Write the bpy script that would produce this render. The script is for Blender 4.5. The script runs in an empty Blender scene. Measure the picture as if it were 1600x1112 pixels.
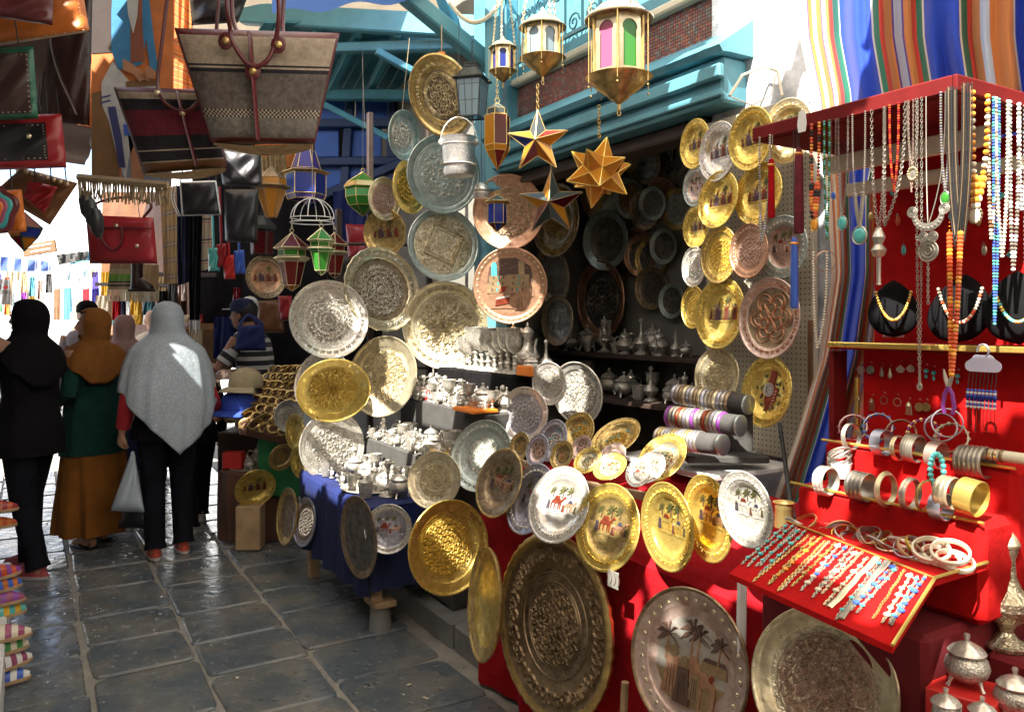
import bpy, bmesh, math, random
from mathutils import Vector, Matrix, Quaternion
sc = bpy.context.scene
COL = sc.collection
rnd = random.Random(7)
PI = math.pi; R = math.radians
# ------------------------------------------------------------------ camera, sky, sun, exposure
F = 1250.0; CX = 800.0; HY = 500.0; EYE = 1.6
cam_d = bpy.data.cameras.new('camera'); cam = bpy.data.objects.new('camera', cam_d); COL.objects.link(cam)
cam.location = (0, 0, EYE); cam.rotation_euler = (R(90), 0, 0)
cam_d.sensor_width = 36; cam_d.lens = 36 * F / 1600; cam_d.shift_y = -(556 - HY) / 1600
cam_d.clip_start = 0.05; cam_d.clip_end = 500
sc.camera = cam
SUN = Vector((-0.38, -0.52, 0.765)).normalized()
w = bpy.data.worlds.new('World'); sc.world = w; w.use_nodes = True
nt = w.node_tree; bg = nt.nodes['Background']
sky = nt.nodes.new('ShaderNodeTexSky'); sky.sky_type = 'NISHITA'; sky.sun_disc = False
sky.sun_elevation = math.asin(SUN.z); sky.sun_rotation = math.atan2(SUN.x, SUN.y); sky.dust_density = 2.0
nt.links.new(sky.outputs[0], bg.inputs[0]); bg.inputs[1].default_value = 0.13
sl = bpy.data.lights.new('sun', 'SUN'); sl.energy = 5.0; sl.angle = R(0.5); sl.color = (1, 0.95, 0.86)
so = bpy.data.objects.new('sun', sl); COL.objects.link(so); so.rotation_euler = SUN.to_track_quat('Z', 'Y').to_euler()
so.location = (-3, -4, 12)
vs = sc.view_settings; vs.view_transform = 'Standard'; vs.look = 'None'; vs.exposure = 1.95; vs.gamma = 1
vs.use_curve_mapping = False
sc.cycles.use_denoising = True
sc.cycles.max_bounces = 7; sc.cycles.diffuse_bounces = 4; sc.cycles.glossy_bounces = 4; sc.cycles.transmission_bounces = 5
sc.cycles.transparent_max_bounces = 8; sc.cycles.sample_clamp_indirect = 6
sc.cycles.caustics_reflective = False; sc.cycles.caustics_refractive = False

# ------------------------------------------------------------------ frames of reference
AL = math.atan2(0.6, 1.0)
U = Vector((-math.sin(AL), math.cos(AL), 0))      # along the street, away
N = Vector((math.cos(AL), math.sin(AL), 0))       # from the street into the shop
RZ = -(PI / 2 - AL)                                # rotation of a thing whose local x runs along the shop front to the right
def ST(s, t, z=0.0): return U * s + N * t + Vector((0, 0, z))
def W(px, py, d): return Vector((d * (px - CX) / F, d, EYE + d * (HY - py) / F))
def DT(px, t): return t / (N.x * (px - CX) / F + N.y)
def WT(px, py, t): return W(px, py, DT(px, t))
def WG(px, py, z=0.0): return W(px, py, (EYE - z) * F / (py - HY))
def toST(p): return (p.x * U.x + p.y * U.y, p.x * N.x + p.y * N.y, p.z)

# ------------------------------------------------------------------ materials
MATS = {}
def _n(nt, t, **kw):
    n = nt.nodes.new(t)
    for k, v in kw.items():
        if k.startswith('i_'): n.inputs[k[2:].replace('_', ' ')].default_value = v
        else: setattr(n, k, v)
    return n
def c4(c, k=1.0): return (min(1, c[0] * k), min(1, c[1] * k), min(1, c[2] * k), 1)
def pm(name, base, rough=0.6, metal=0.0, var=0.15, vs=6.0, bump=0.0, bs=40.0, sheen=0.0, trans=0.0, alt=None, altf=0.5, spec=0.5, rvar=0.0, coat=0.0, detail=4.0, dist=0.01, weave=0.0):
    m = bpy.data.materials.new(name); m.use_nodes = True; MATS[name] = m
    t = m.node_tree; b = t.nodes['Principled BSDF']; L = t.links.new
    tc = _n(t, 'ShaderNodeTexCoord')
    n1 = _n(t, 'ShaderNodeTexNoise', i_Scale=vs, i_Detail=detail, i_Roughness=0.6); L(tc.outputs['Object'], n1.inputs['Vector'])
    mx = _n(t, 'ShaderNodeMix', data_type='RGBA'); 
    rp = _n(t, 'ShaderNodeMapRange'); rp.inputs[1].default_value = 0.3 if alt is None else altf - 0.08; rp.inputs[2].default_value = 0.7 if alt is None else altf + 0.08
    L(n1.outputs[0], rp.inputs[0]); L(rp.outputs[0], mx.inputs[0])
    mx.inputs[6].default_value = c4(base, 1 - var) if alt is None else c4(base)
    mx.inputs[7].default_value = c4(base, 1 + var) if alt is None else c4(alt)
    col = mx.outputs[2]
    L(col, b.inputs['Base Color'])
    b.inputs['Roughness'].default_value = rough; b.inputs['Metallic'].default_value = metal
    b.inputs['Specular IOR Level'].default_value = spec
    if sheen: b.inputs['Sheen Weight'].default_value = sheen
    if coat: b.inputs['Coat Weight'].default_value = coat; b.inputs['Coat Roughness'].default_value = 0.15
    if rvar:
        n3 = _n(t, 'ShaderNodeTexNoise', i_Scale=vs * 2.3, i_Detail=3.0); L(tc.outputs['Object'], n3.inputs['Vector'])
        r2 = _n(t, 'ShaderNodeMapRange'); r2.inputs[1].default_value = 0.3; r2.inputs[2].default_value = 0.7
        r2.inputs[3].default_value = max(0.03, rough - rvar); r2.inputs[4].default_value = min(1, rough + rvar)
        L(n3.outputs[0], r2.inputs[0]); L(r2.outputs[0], b.inputs['Roughness'])
    if bump:
        n2 = _n(t, 'ShaderNodeTexNoise', i_Scale=bs, i_Detail=5.0); L(tc.outputs['Object'], n2.inputs['Vector'])
        h = n2.outputs[0]
        if weave:
            wv = _n(t, 'ShaderNodeTexWave', i_Scale=weave, i_Distortion=0.6); L(tc.outputs['Object'], wv.inputs['Vector'])
            ad = _n(t, 'ShaderNodeMath', operation='ADD'); L(h, ad.inputs[0]); L(wv.outputs[1], ad.inputs[1]); h = ad.outputs[0]
        bp = _n(t, 'ShaderNodeBump', i_Strength=bump, i_Distance=dist); L(h, bp.inputs['Height']); L(bp.outputs[0], b.inputs['Normal'])
    if trans:
        tr = _n(t, 'ShaderNodeBsdfTranslucent'); L(col, tr.inputs[0])
        ms = _n(t, 'ShaderNodeMixShader'); ms.inputs[0].default_value = trans
        out = t.nodes['Material Output']; L(b.outputs[0], ms.inputs[1]); L(tr.outputs[0], ms.inputs[2]); L(ms.outputs[0], out.inputs[0])
    return m
def metal(name, base, rough=0.25, patina=None, vs=5.0, eng=0.0, es=15.0, met=0.78, pf=0.45):
    """engraved or hammered metal in unit-plate space: patina in soft patches, fine chased relief"""
    m = bpy.data.materials.new(name); m.use_nodes = True; MATS[name] = m
    t = m.node_tree; b = t.nodes['Principled BSDF']; L = t.links.new
    tc = _n(t, 'ShaderNodeTexCoord'); oi = _n(t, 'ShaderNodeObjectInfo')
    ad0 = _n(t, 'ShaderNodeVectorMath', operation='ADD'); L(tc.outputs['Object'], ad0.inputs[0])
    sc_ = _n(t, 'ShaderNodeVectorMath', operation='SCALE'); cmb = _n(t, 'ShaderNodeCombineXYZ')
    for i in range(3): L(oi.outputs['Random'], cmb.inputs[i])
    L(cmb.outputs[0], sc_.inputs[0]); sc_.inputs['Scale'].default_value = 40; L(sc_.outputs[0], ad0.inputs[1])
    n1 = _n(t, 'ShaderNodeTexNoise', i_Scale=vs, i_Detail=6.0, i_Roughness=0.65); L(ad0.outputs[0], n1.inputs['Vector'])
    rp = _n(t, 'ShaderNodeMapRange'); rp.inputs[1].default_value = pf - 0.12; rp.inputs[2].default_value = pf + 0.22; L(n1.outputs[0], rp.inputs[0])
    mx = _n(t, 'ShaderNodeMix', data_type='RGBA'); L(rp.outputs[0], mx.inputs[0])
    mx.inputs[6].default_value = c4(patina or [x * 0.55 for x in base]); mx.inputs[7].default_value = c4(base)
    L(mx.outputs[2], b.inputs['Base Color']); b.inputs['Metallic'].default_value = met
    r2 = _n(t, 'ShaderNodeMapRange'); r2.inputs[3].default_value = min(1, rough + 0.2); r2.inputs[4].default_value = rough; L(rp.outputs[0], r2.inputs[0]); L(r2.outputs[0], b.inputs['Roughness'])
    hs = []
    nw = _n(t, 'ShaderNodeTexNoise', i_Scale=3.0, i_Detail=2.0); L(ad0.outputs[0], nw.inputs['Vector'])
    bw = _n(t, 'ShaderNodeBump', i_Strength=0.14, i_Distance=0.05); L(nw.outputs[0], bw.inputs['Height'])
    last = bw.outputs[0]
    if eng:
        vo = _n(t, 'ShaderNodeTexVoronoi', feature='DISTANCE_TO_EDGE', i_Scale=es); 
        nd = _n(t, 'ShaderNodeTexNoise', i_Scale=es * 0.7, i_Detail=1.0); L(tc.outputs['Object'], nd.inputs['Vector'])
        am = _n(t, 'ShaderNodeVectorMath', operation='MULTIPLY_ADD'); L(nd.outputs['Color'], am.inputs[0]); am.inputs[1].default_value = (0.12, 0.12, 0.12); L(tc.outputs['Object'], am.inputs[2])
        L(am.outputs[0], vo.inputs['Vector'])
        b1 = _n(t, 'ShaderNodeBump', i_Strength=eng * .6, i_Distance=0.03); L(vo.outputs['Distance'], b1.inputs['Height'])
        dk = _n(t, 'ShaderNodeMapRange'); dk.inputs[1].default_value = 0.02; dk.inputs[2].default_value = 0.16; dk.inputs[3].default_value = 0.62; dk.inputs[4].default_value = 1.0; L(vo.outputs['Distance'], dk.inputs[0])
        m2 = _n(t, 'ShaderNodeMix', data_type='RGBA', blend_type='MULTIPLY'); m2.inputs[0].default_value = 1.0; L(mx.outputs[2], m2.inputs[6]); L(dk.outputs[0], m2.inputs[7]); L(m2.outputs[2], b.inputs['Base Color']); L(last, b1.inputs['Normal']); last = b1.outputs[0]
    L(last, b.inputs['Normal'])
    return m
def glass(name, base, rough=0.12, alpha=0.55):
    """stained pane: coloured light passes through, and the face has its own colour and gloss"""
    m = bpy.data.materials.new(name); m.use_nodes = True; MATS[name] = m
    t = m.node_tree; b = t.nodes['Principled BSDF']; L = t.links.new
    b.inputs['Base Color'].default_value = c4(base); b.inputs['Roughness'].default_value = rough
    tr = _n(t, 'ShaderNodeBsdfTransparent'); tr.inputs[0].default_value = c4([min(1, x * 1.6 + 0.02) for x in base])
    ms = _n(t, 'ShaderNodeMixShader'); ms.inputs[0].default_value = alpha
    L(tr.outputs[0], ms.inputs[1]); L(b.outputs[0], ms.inputs[2]); L(ms.outputs[0], t.nodes['Material Output'].inputs[0])
    return m
def stripes(name, bands, rough=0.8, trans=0.0, axis='U', rep=1.0, bump=0.3, wob=0.0):
    """woven stripes laid along a UV axis: bands = [(start, colour), ...]"""
    m = bpy.data.materials.new(name); m.use_nodes = True; MATS[name] = m
    t = m.node_tree; b = t.nodes['Principled BSDF']; L = t.links.new
    uv = _n(t, 'ShaderNodeUVMap'); sx = _n(t, 'ShaderNodeSeparateXYZ'); L(uv.outputs[0], sx.inputs[0])
    v = sx.outputs[0 if axis == 'U' else 1]
    if wob:
        nz = _n(t, 'ShaderNodeTexNoise', i_Scale=30.0); L(uv.outputs[0], nz.inputs['Vector'])
        ma = _n(t, 'ShaderNodeMath', operation='MULTIPLY_ADD'); L(nz.outputs[0], ma.inputs[0]); ma.inputs[1].default_value = wob; L(v, ma.inputs[2]); v = ma.outputs[0]
    if rep != 1.0:
        mu = _n(t, 'ShaderNodeMath', operation='MULTIPLY'); L(v, mu.inputs[0]); mu.inputs[1].default_value = rep
        fr = _n(t, 'ShaderNodeMath', operation='FRACT'); L(mu.outputs[0], fr.inputs[0]); v = fr.outputs[0]
    cr = _n(t, 'ShaderNodeValToRGB'); cr.color_ramp.interpolation = 'CONSTANT'
    el = cr.color_ramp.elements
    while len(el) > 1: el.remove(el[-1])
    el[0].position = bands[0][0]; el[0].color = c4(bands[0][1])
    for p, c in bands[1:32]:
        e = el.new(p); e.color = c4(c)
    L(v, cr.inputs[0]); L(cr.outputs[0], b.inputs['Base Color'])
    b.inputs['Roughness'].default_value = rough; b.inputs['Sheen Weight'].default_value = 0.15
    wv = _n(t, 'ShaderNodeTexNoise', i_Scale=160.0, i_Detail=2.0); L(uv.outputs[0], wv.inputs['Vector'])
    bp = _n(t, 'ShaderNodeBump', i_Strength=bump, i_Distance=0.004); L(wv.outputs[0], bp.inputs['Height']); L(bp.outputs[0], b.inputs['Normal'])
    if trans:
        tr = _n(t, 'ShaderNodeBsdfTranslucent'); L(cr.outputs[0], tr.inputs[0]); ms = _n(t, 'ShaderNodeMixShader'); ms.inputs[0].default_value = trans
        L(b.outputs[0], ms.inputs[1]); L(tr.outputs[0], ms.inputs[2]); L(ms.outputs[0], t.nodes['Material Output'].inputs[0])
    return m

metal('brass', (0.78, 0.58, 0.22), 0.24, (0.33, 0.22, 0.08))
metal('brass_eng', (0.80, 0.60, 0.24), 0.26, (0.36, 0.25, 0.10), eng=0.35)
metal('gold', (0.92, 0.70, 0.20), 0.22, (0.62, 0.42, 0.08))
metal('gold_eng', (0.93, 0.72, 0.22), 0.25, (0.62, 0.42, 0.08), eng=0.3, es=17)
metal('silver', (0.86, 0.83, 0.76), 0.2, (0.50, 0.46, 0.39), met=0.6)
metal('silver_eng', (0.84, 0.81, 0.73), 0.26, (0.44, 0.40, 0.33), eng=0.35, met=0.6)
metal('osilver', (0.62, 0.58, 0.50), 0.27, (0.24, 0.21, 0.17))
metal('pale', (0.84, 0.75, 0.52), 0.24, (0.50, 0.42, 0.26))
metal('pale_eng', (0.85, 0.77, 0.56), 0.27, (0.42, 0.36, 0.24), eng=0.4, es=17)
metal('tin', (0.56, 0.62, 0.56), 0.34, (0.30, 0.36, 0.32))
metal('tin_eng', (0.58, 0.62, 0.56), 0.34, (0.32, 0.36, 0.32), eng=0.35)
metal('copper', (0.72, 0.43, 0.27), 0.30, (0.42, 0.22, 0.13))
metal('copper_eng', (0.74, 0.48, 0.33), 0.32, (0.40, 0.22, 0.14), eng=0.3)
metal('rosy', (0.78, 0.62, 0.54), 0.32, (0.45, 0.30, 0.24))
metal('bronze', (0.44, 0.33, 0.20), 0.34, (0.17, 0.12, 0.07))
metal('bronze_eng', (0.46, 0.36, 0.23), 0.38, (0.16, 0.12, 0.08), eng=0.35)
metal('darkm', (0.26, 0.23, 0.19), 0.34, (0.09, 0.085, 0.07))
metal('steel', (0.58, 0.58, 0.66), 0.25, (0.28, 0.27, 0.32))
metal('bucket', (0.86, 0.85, 0.82), 0.2, (0.5, 0.48, 0.45), eng=0.25, es=70)
metal('iron', (0.09, 0.10, 0.10), 0.5, (0.04, 0.04, 0.04))
pm('red_cloth', (0.36, 0.004, 0.009), 0.9, spec=0.2, var=0.2, vs=3, bump=0.7, bs=9, dist=0.03)
pm('red_velvet', (0.42, 0.006, 0.006), 0.9, spec=0.15, var=0.2, vs=8, bump=0.5, bs=16, dist=0.012)
pm('darkred_cloth', (0.15, 0.004, 0.008), 0.85, var=0.2, vs=4, bump=0.3, bs=200, dist=0.003)
pm('blue_cloth', (0.005, 0.014, 0.10), 0.8, var=0.2, vs=4, bump=0.3, bs=160, dist=0.004)
pm('navy_cloth', (0.008, 0.014, 0.06), 0.85, var=0.25, vs=5, bump=0.3, bs=160, dist=0.004)
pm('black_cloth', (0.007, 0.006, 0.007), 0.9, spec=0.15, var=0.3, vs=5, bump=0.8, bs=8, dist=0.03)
pm('brown_cloth', (0.11, 0.05, 0.03), 0.85, var=0.2, vs=5, bump=0.3, bs=120, dist=0.004)
pm('green_cloth', (0.02, 0.16, 0.05), 0.8, var=0.2, bump=0.3, bs=160, dist=0.003)
pm('grey_felt', (0.06, 0.057, 0.052), 0.9, var=0.2, vs=12, bump=0.4, bs=120, dist=0.004)
pm('turq', (0.085, 0.26, 0.32), 0.5, var=0.14, vs=5, bump=0.25, bs=14, rvar=0.12, dist=0.008)
pm('turq_dark', (0.05, 0.22, 0.27), 0.6, var=0.25, vs=5, bump=0.25, bs=20, dist=0.008)
pm('turq_worn', (0.10, 0.29, 0.36), 0.5, vs=3.5, alt=(0.055, 0.19, 0.24), altf=0.57, bump=0.3, bs=18, dist=0.008)
pm('blue_paint', (0.015, 0.10, 0.42), 0.45, var=0.15, vs=3, bump=0.2, bs=20)
pm('navy_paint', (0.006, 0.028, 0.10), 0.5, var=0.2, vs=4, bump=0.2, bs=20)
pm('plaster', (0.78, 0.79, 0.80), 0.9, vs=2.2, alt=(0.40, 0.43, 0.46), altf=0.60, bump=0.6, bs=12, dist=0.02)
pm('plaster_peel', (0.74, 0.76, 0.78), 0.9, vs=3.0, alt=(0.33, 0.35, 0.38), altf=0.52, bump=0.8, bs=9, dist=0.03)
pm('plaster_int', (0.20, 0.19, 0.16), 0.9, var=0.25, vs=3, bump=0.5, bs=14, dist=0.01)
pm('stone', (0.105, 0.128, 0.142), 0.22, vs=3.5, alt=(0.18, 0.18, 0.165), altf=0.52, bump=0.7, bs=18, rvar=0.16, dist=0.006)
pm('mortar', (0.30, 0.28, 0.24), 0.85, var=0.3, vs=9, bump=0.6, bs=60, dist=0.006)
pm('kerb_stone', (0.20, 0.20, 0.185), 0.75, var=0.25, vs=5, bump=0.5, bs=40, dist=0.008)
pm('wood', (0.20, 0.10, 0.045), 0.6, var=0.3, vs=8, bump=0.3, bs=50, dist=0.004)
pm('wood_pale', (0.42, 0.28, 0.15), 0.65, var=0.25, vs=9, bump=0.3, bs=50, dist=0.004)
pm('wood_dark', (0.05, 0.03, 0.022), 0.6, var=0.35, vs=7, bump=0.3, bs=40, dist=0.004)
pm('wood_red', (0.15, 0.008, 0.008), 0.7, spec=0.2, var=0.25, vs=7, bump=0.25, bs=40, dist=0.003)
pm('peg', (0.56, 0.50, 0.38), 0.75, var=0.10, vs=5, bump=0.2, bs=60)
pm('white', (0.78, 0.78, 0.76), 0.6, var=0.05)
pm('cream', (0.70, 0.62, 0.46), 0.7, var=0.1, bump=0.2, bs=60, dist=0.003)
pm('black', (0.012, 0.012, 0.013), 0.45, var=0.3)
pm('velvet_black', (0.006, 0.006, 0.007), 0.9, var=0.3, spec=0.1)
pm('red_paint', (0.62, 0.03, 0.025), 0.4, var=0.15); pm('green_paint', (0.06, 0.30, 0.08), 0.4, var=0.15)
pm('blue_en', (0.05, 0.13, 0.55), 0.35, var=0.15); pm('turq_stone', (0.10, 0.50, 0.48), 0.25, var=0.2, vs=30, coat=0.5)
pm('dark_paint', (0.09, 0.05, 0.035), 0.5, var=0.3); pm('amber', (0.80, 0.33, 0.035), 0.3, var=0.2, vs=30, coat=0.6)
pm('coral', (0.62, 0.09, 0.02), 0.35, var=0.3, vs=40, coat=0.3); pm('ivory', (0.74, 0.68, 0.52), 0.4, var=0.1, coat=0.3)
pm('purple', (0.24, 0.05, 0.30), 0.4, var=0.2); pm('yellow', (0.80, 0.48, 0.03), 0.6, var=0.1); pm('teal_paint', (0.05, 0.36, 0.38), 0.45, var=0.1)
pm('sand', (0.52, 0.36, 0.21), 0.55, var=0.12); pm('skin', (0.50, 0.27, 0.17), 0.55, var=0.08, vs=12); pm('skin_tan', (0.36, 0.18, 0.11), 0.55, var=0.08, vs=12)
pm('lea_dark', (0.035, 0.014, 0.012), 0.38, var=0.3, vs=8, bump=0.4, bs=70, rvar=0.1, dist=0.004)
pm('lea_maroon', (0.11, 0.016, 0.018), 0.38, var=0.25, vs=8, bump=0.35, bs=70, dist=0.004)
pm('lea_red', (0.30, 0.014, 0.020), 0.34, var=0.2, vs=6, bump=0.3, bs=80, dist=0.003)
pm('lea_orange', (0.60, 0.17, 0.025), 0.45, var=0.18, vs=7, bump=0.35, bs=60, dist=0.004)
pm('lea_brown', (0.16, 0.065, 0.022), 0.42, var=0.3, vs=7, bump=0.35, bs=60, dist=0.004)
pm('lea_black', (0.012, 0.012, 0.015), 0.36, var=0.3, vs=8, bump=0.3, bs=70, dist=0.004)
pm('lea_green', (0.015, 0.11, 0.065), 0.4, var=0.2, vs=8, bump=0.3, bs=70)
pm('wool_grey', (0.11, 0.092, 0.08), 0.95, var=0.38, vs=60, bump=0.7, bs=160, dist=0.004)
pm('wool_lightgrey', (0.15, 0.138, 0.12), 0.95, var=0.35, vs=60, bump=0.7, bs=160, dist=0.004)
pm('wool_cream', (0.36, 0.30, 0.22), 0.95, var=0.22, vs=50, bump=0.7, bs=160, dist=0.004)
pm('wool_maroon', (0.13, 0.012, 0.024), 0.95, var=0.3, vs=40, bump=0.6, bs=150, dist=0.004)
pm('wool_black', (0.016, 0.014, 0.020), 0.95, var=0.3, vs=40, bump=0.6, bs=150, dist=0.004)
pm('straw', (0.56, 0.40, 0.20), 0.8, var=0.3, vs=30, bump=0.6, bs=80, weave=60, dist=0.004)
pm('rope', (0.40, 0.31, 0.19), 0.9, var=0.25, bump=0.5, bs=150)
for nm, c in dict(g_pink=(0.55, 0.16, 0.30), g_green=(0.07, 0.34, 0.05), g_red=(0.24, 0.02, 0.018), g_amber=(0.62, 0.30, 0.03), g_blue=(0.03, 0.06, 0.36), g_clear=(0.34, 0.44, 0.48), g_violet=(0.12, 0.09, 0.34), g_darkred=(0.14, 0.012, 0.015), g_smoke=(0.10, 0.13, 0.13)).items(): glass(nm, c)
glass('bagplastic', (0.62, 0.72, 0.80), 0.3, 0.82)

# ------------------------------------------------------------------ mesh building
class MB:
    def __init__(s): s.v = []; s.f = []; s.m = []; s.s = []; s.uv = []
    def add(s, vs, fs, mat=0, smooth=False, M=None, uvs=None):
        o = len(s.v)
        if M is not None: vs = [M @ Vector(p) for p in vs]
        s.v.extend([tuple(p) for p in vs]); 
        s.uv.extend(uvs if uvs else [(0, 0)] * len(vs))
        for f in fs: s.f.append(tuple(i + o for i in f)); s.m.append(mat); s.s.append(smooth)
        return s
    def box(s, c, d, mat=0, M=None, taper=1.0):
        x, y, z = d[0] / 2, d[1] / 2, d[2] / 2; k = taper
        vs = [(c[0] + a * x * (k if e > 0 else 1), c[1] + b * y * (k if e > 0 else 1), c[2] + e * z) for e in (-1, 1) for a, b in ((-1, -1), (1, -1), (1, 1), (-1, 1))]
        return s.add(vs, [(3, 2, 1, 0), (4, 5, 6, 7), (0, 1, 5, 4), (1, 2, 6, 5), (2, 3, 7, 6), (3, 0, 4, 7)], mat, False, M)
    def bbox(s, c, d, b=0.01, mat=0, M=None):
        """box with chamfered edges"""
        x, y, z = [q / 2 for q in d]; b = min(b, x * .9, y * .9, z * .9); vs = []; idx = {}
        for sx in (-1, 1):
            for sy in (-1, 1):
                for sz in (-1, 1):
                    for k in range(3):
                        p = [sx * (x - b), sy * (y - b), sz * (z - b)]; p[k] = (sx * x, sy * y, sz * z)[k]
                        idx[(sx, sy, sz, k)] = len(vs); vs.append((p[0] + c[0], p[1] + c[1], p[2] + c[2]))
        fs = []
        q = [(-1, -1), (1, -1), (1, 1), (-1, 1)]
        for k in range(3):
            for sg in (-1, 1):
                f = []
                for a, bb in q:
                    key = [a, bb]; key.insert(k, sg); f.append(idx[(*key, k)])
                fs.append(tuple(f))
        for k in range(3):
            for a, bb in q:
                i, j = [q_ for q_ in range(3) if q_ != k]
                k0 = [0] * 3; k0[i] = a; k0[j] = bb; k1 = list(k0); k0[k] = -1; k1[k] = 1
                fs.append((idx[(*k0, i)], idx[(*k1, i)], idx[(*k1, j)], idx[(*k0, j)]))
        for sx in (-1, 1):
            for sy in (-1, 1):
                for sz in (-1, 1): fs.append(tuple(idx[(sx, sy, sz, k)] for k in range(3)))
        return s.add(vs, fs, mat, False, M)
    def lathe(s, prof, n=28, mat=0, smooth=True, M=None, sc=None, sq=1.0, arc=None):
        """profile (r, z) turned round z; sc(angle) scales the radius"""
        vs = []; fs = []; k = len(prof); full = arc is None
        m = n if full else n + 1
        for i in range(m):
            a = 2 * PI * i / n if full else arc[0] + (arc[1] - arc[0]) * i / n
            q = sc(a) if sc else 1.0
            for r, z in prof: vs.append((r * q * math.cos(a), r * q * math.sin(a) * sq, z))
        for i in range(n):
            j = (i + 1) % m
            for p in range(k - 1): fs.append((i * k + p, j * k + p, j * k + p + 1, i * k + p + 1))
        return s.add(vs, fs, mat, smooth, M)
    def tube(s, pts, r=0.01, n=6, mat=0, smooth=True, M=None, caps=True, closed=False, flat=1.0):
        pts = [Vector(p) for p in pts]; k = len(pts); vs = []; fs = []
        rr = r if isinstance(r, (list, tuple)) else [r] * k
        up = None
        for i in range(k):
            if closed: d = pts[(i + 1) % k] - pts[i - 1]
            else: d = pts[min(i + 1, k - 1)] - pts[max(i - 1, 0)]
            if d.length < 1e-9: d = Vector((0, 0, 1))
            d.normalize()
            if up is None:
                up = Vector((0, 0, 1)) if abs(d.z) < 0.9 else Vector((1, 0, 0))
            x = d.cross(up); 
            if x.length < 1e-6: x = d.cross(Vector((0, 1, 0.3)))
            x.normalize(); y = x.cross(d); up = y
            for j in range(n):
                a = 2 * PI * j / n; vs.append(pts[i] + (x * math.cos(a) + y * math.sin(a) * flat) * rr[i])
        for i in range(k if closed else k - 1):
            i2 = (i + 1) % k
            for j in range(n):
                j2 = (j + 1) % n; fs.append((i * n + j, i * n + j2, i2 * n + j2, i2 * n + j))
        if caps and not closed: fs.append(tuple(range(n))[::-1]); fs.append(tuple((k - 1) * n + j for j in range(n)))
        return s.add(vs, fs, mat, smooth, M)
    def bar(s, a, b, w=0.05, h=0.05, mat=0, up=(0, 0, 1)):
        a = Vector(a); b = Vector(b); d = (b - a); L = d.length; d.normalize(); x = d.cross(Vector(up)); x.normalize(); y = x.cross(d)
        M = Matrix((x, d, y)).transposed().to_4x4(); M.translation = (a + b) / 2
        return s.bbox((0, 0, 0), (w, L, h), min(w, h) * .12, mat, M)
    def prism(s, poly, z0, z1, mat=0, M=None, smooth=False):
        n = len(poly); vs = [(x, y, z0) for x, y in poly] + [(x, y, z1) for x, y in poly]
        fs = [tuple(range(n))[::-1], tuple(range(n, 2 * n))] + [(i, (i + 1) % n, n + (i + 1) % n, n + i) for i in range(n)]
        return s.add(vs, fs, mat, smooth, M)
    def ell(s, c, r, nu=12, nv=8, mat=0, M=None):
        r = r if isinstance(r, (tuple, list)) else (r, r, r); vs = [(c[0], c[1], c[2] - r[2])]; fs = []
        for j in range(1, nv):
            b = -PI / 2 + PI * j / nv
            for i in range(nu):
                a = 2 * PI * i / nu; vs.append((c[0] + r[0] * math.cos(b) * math.cos(a), c[1] + r[1] * math.cos(b) * math.sin(a), c[2] + r[2] * math.sin(b)))
        vs.append((c[0], c[1], c[2] + r[2])); t = len(vs) - 1
        for i in range(nu):
            i2 = (i + 1) % nu; fs.append((0, 1 + i2, 1 + i)); fs.append((t, 1 + (nv - 2) * nu + i, 1 + (nv - 2) * nu + i2))
            for j in range(nv - 2): a = 1 + j * nu; fs.append((a + i, a + i2, a + nu + i2, a + nu + i))
        return s.add(vs, fs, mat, True, M)
    def grid(s, fn, nu, nv, mat=0, smooth=True, M=None, skip=None, flip=False, wrap=False):
        vs = []; uvs = []; fs = []
        for j in range(nv + 1):
            for i in range(nu + 1): vs.append(fn(i / nu, j / nv)); uvs.append((i / nu, j / nv))
        for j in range(nv):
            for i in range(nu):
                if skip and skip((i + .5) / nu, (j + .5) / nv): continue
                a = j * (nu + 1) + i; f = (a, a + 1, a + nu + 2, a + nu + 1); fs.append(f[::-1] if flip else f)
        mt = mat if isinstance(mat, int) else 0
        s.add(vs, fs, mt, smooth, M, uvs)
        if not isinstance(mat, int):
            k0 = len(s.f) - len(fs); q = 0
            for j in range(nv):
                for i in range(nu):
                    if skip and skip((i + .5) / nu, (j + .5) / nv): continue
                    s.m[k0 + q] = mat((i + .5) / nu, (j + .5) / nv); q += 1
        return s
    def loft(s, rings, n=24, mat=0, M=None, fold=0.0, nf=9, caps=True, ph=0.0, sup=1.0):
        """rings (cx, cy, z, rx, ry[, fold]) joined into a closed body"""
        vs = []; fs = []
        for k, r in enumerate(rings):
            fo = r[5] if len(r) > 5 else fold
            for i in range(n):
                a = 2 * PI * i / n; q = 1 + fo * math.sin(nf * a + ph + 0.5 * k) + fo * 0.6 * math.sin((nf * 2 - 3) * a + 1.3 * ph + 0.2 * k)
                ca = math.copysign(abs(math.cos(a)) ** sup, math.cos(a)); sa = math.copysign(abs(math.sin(a)) ** sup, math.sin(a))
                vs.append((r[0] + r[3] * q * ca, r[1] + r[4] * q * sa, r[2]))
        for k in range(len(rings) - 1):
            for i in range(n): j = (i + 1) % n; fs.append((k * n + i, k * n + j, (k + 1) * n + j, (k + 1) * n + i))
        if caps: fs.append(tuple(range(n))[::-1]); fs.append(tuple((len(rings) - 1) * n + i for i in range(n)))
        return s.add(vs, fs, mat, True, M)
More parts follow.
